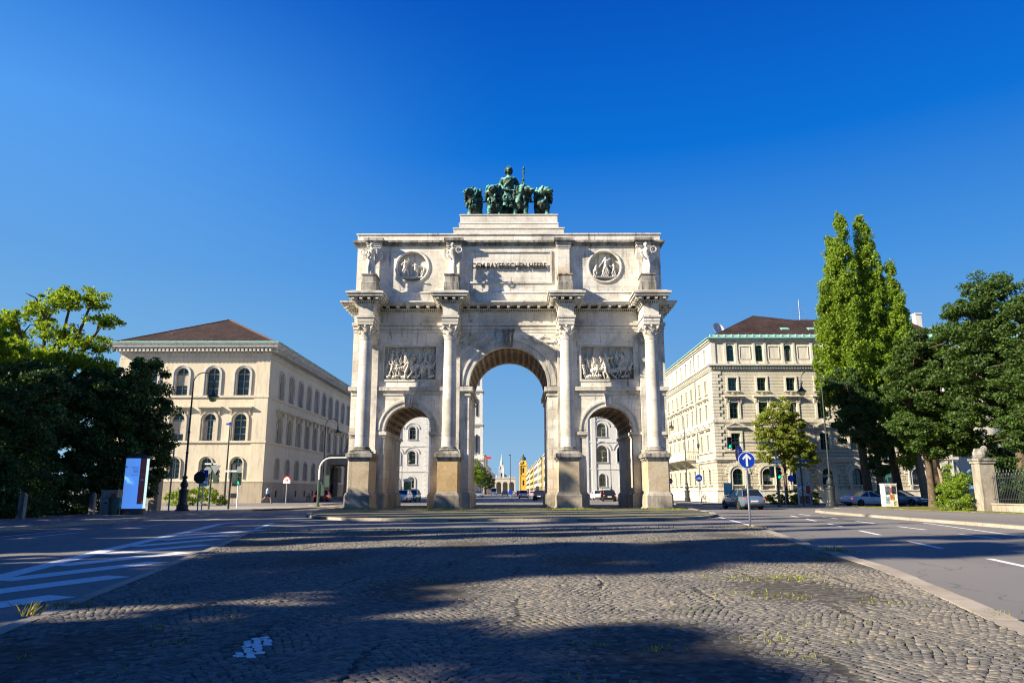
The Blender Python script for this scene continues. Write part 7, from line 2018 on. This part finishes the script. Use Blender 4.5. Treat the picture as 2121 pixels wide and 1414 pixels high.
def person(name, label, loc, rotz, top='shirt', legs='shorts', stride=.0, bare_legs=True, grp=None):
    r_ = empty(name, label, 'person', loc, rotz, grp)
    s = stride
    b = MB()      # facing +y
    b.tube([(0, 0, .92), (0, .01, 1.1), (0, .02, 1.30), (0, .02, 1.43)], [.135, .125, .155, .10], 12)
    b.tube([(0, .02, 1.42), (0, .03, 1.54)], [.06, .055], 8); b.ell((0, .05, 1.64), (.078, .098, .115)); b.ell((0, .15, 1.63), (.015, .025, .03), n=6)
    for sg in (-1, 1):
        k = sg * s
        hip = (sg * .09, 0, .93); knee = (sg * .095, .28 * k + .06 * abs(s), .52 + .04 * abs(k)); an = (sg * .09, .42 * k - (.18 if k < 0 else .0), .10 + (.22 if k < 0 else 0))
        b.tube([hip, knee, an], [.098, .062, .042], 10); b.ell((an[0], an[1] + .07, an[2] - .055), (.045, .13, .045))
        sh = (sg * .185, .02, 1.38); el = (sg * .24, .02 - .18 * k, 1.13); ha = (sg * .2, .16 - .2 * k if s else .06, 1.0 + (.12 if s else -.12))
        b.tube([(sg * .1, .02, 1.38), sh, el, ha], [.07, .055, .042, .03], 8); b.ell(ha, (.03, .045, .05))
        for q in range(4): b.tube([ha, (ha[0] + (q - 1.5) * .014, ha[1] + .06, ha[2] - .04)], [.011, .008], 5)
    o = b.build('body', 'skin', r_); remesh(o, .014, None, 1)
    b = MB(); b.tube([(0, 0, .95), (0, .01, 1.1), (0, .02, 1.30), (0, .02, 1.44)], [.155, .145, .175, .12], 12)
    for sg in (-1, 1):
        k = sg * s; b.tube([(sg * .1, .02, 1.385), (sg * .19, .02, 1.385), (sg * .225, .02 - .09 * k, 1.24)], [.08, .068, .062], 8)
    o = b.build('shirt', top, r_); remesh(o, .02, None, 1)
    b = MB(); b.ell((0, 0, .93), (.165, .125, .12))
    for sg in (-1, 1):
        k = sg * s; hip = Vector((sg * .09, 0, .93)); knee = Vector((sg * .095, .28 * k + .06 * abs(s), .52 + .04 * abs(k))); an = Vector((sg * .09, .42 * k - (.18 if k < 0 else .0), .10 + (.22 if k < 0 else 0)))
        if bare_legs: b.tube([hip, hip.lerp(knee, .8)], [.12, .09], 10)
        else: b.tube([hip, knee, an], [.12, .085, .06], 10)
    o = b.build('shorts' if bare_legs else 'trousers', legs, r_); remesh(o, .02, None, 1)
    b = MB(); b.ell((0, .03, 1.68), (.086, .098, .09)); b.ell((0, -.01, 1.63), (.082, .075, .09)); o = b.build('hair', 'hair', r_, sharp=60)
    return r_
person('person', 'person in light blue shirt and black shorts running past the cream building', (-25.2, 74.6, .1), R(-60), stride=.9)
person('person', 'pedestrian in dark clothes by the black car in the right passage', (11.3, 98, 0), R(170), 'shorts', 'shorts', .3, False, 'pedestrians beyond the arch')
person('person', 'pedestrian in blue top at the left of the centre arch', (-10.6, 130, 0), R(100), 'shirt', 'shorts', .4, False, 'pedestrians beyond the arch')
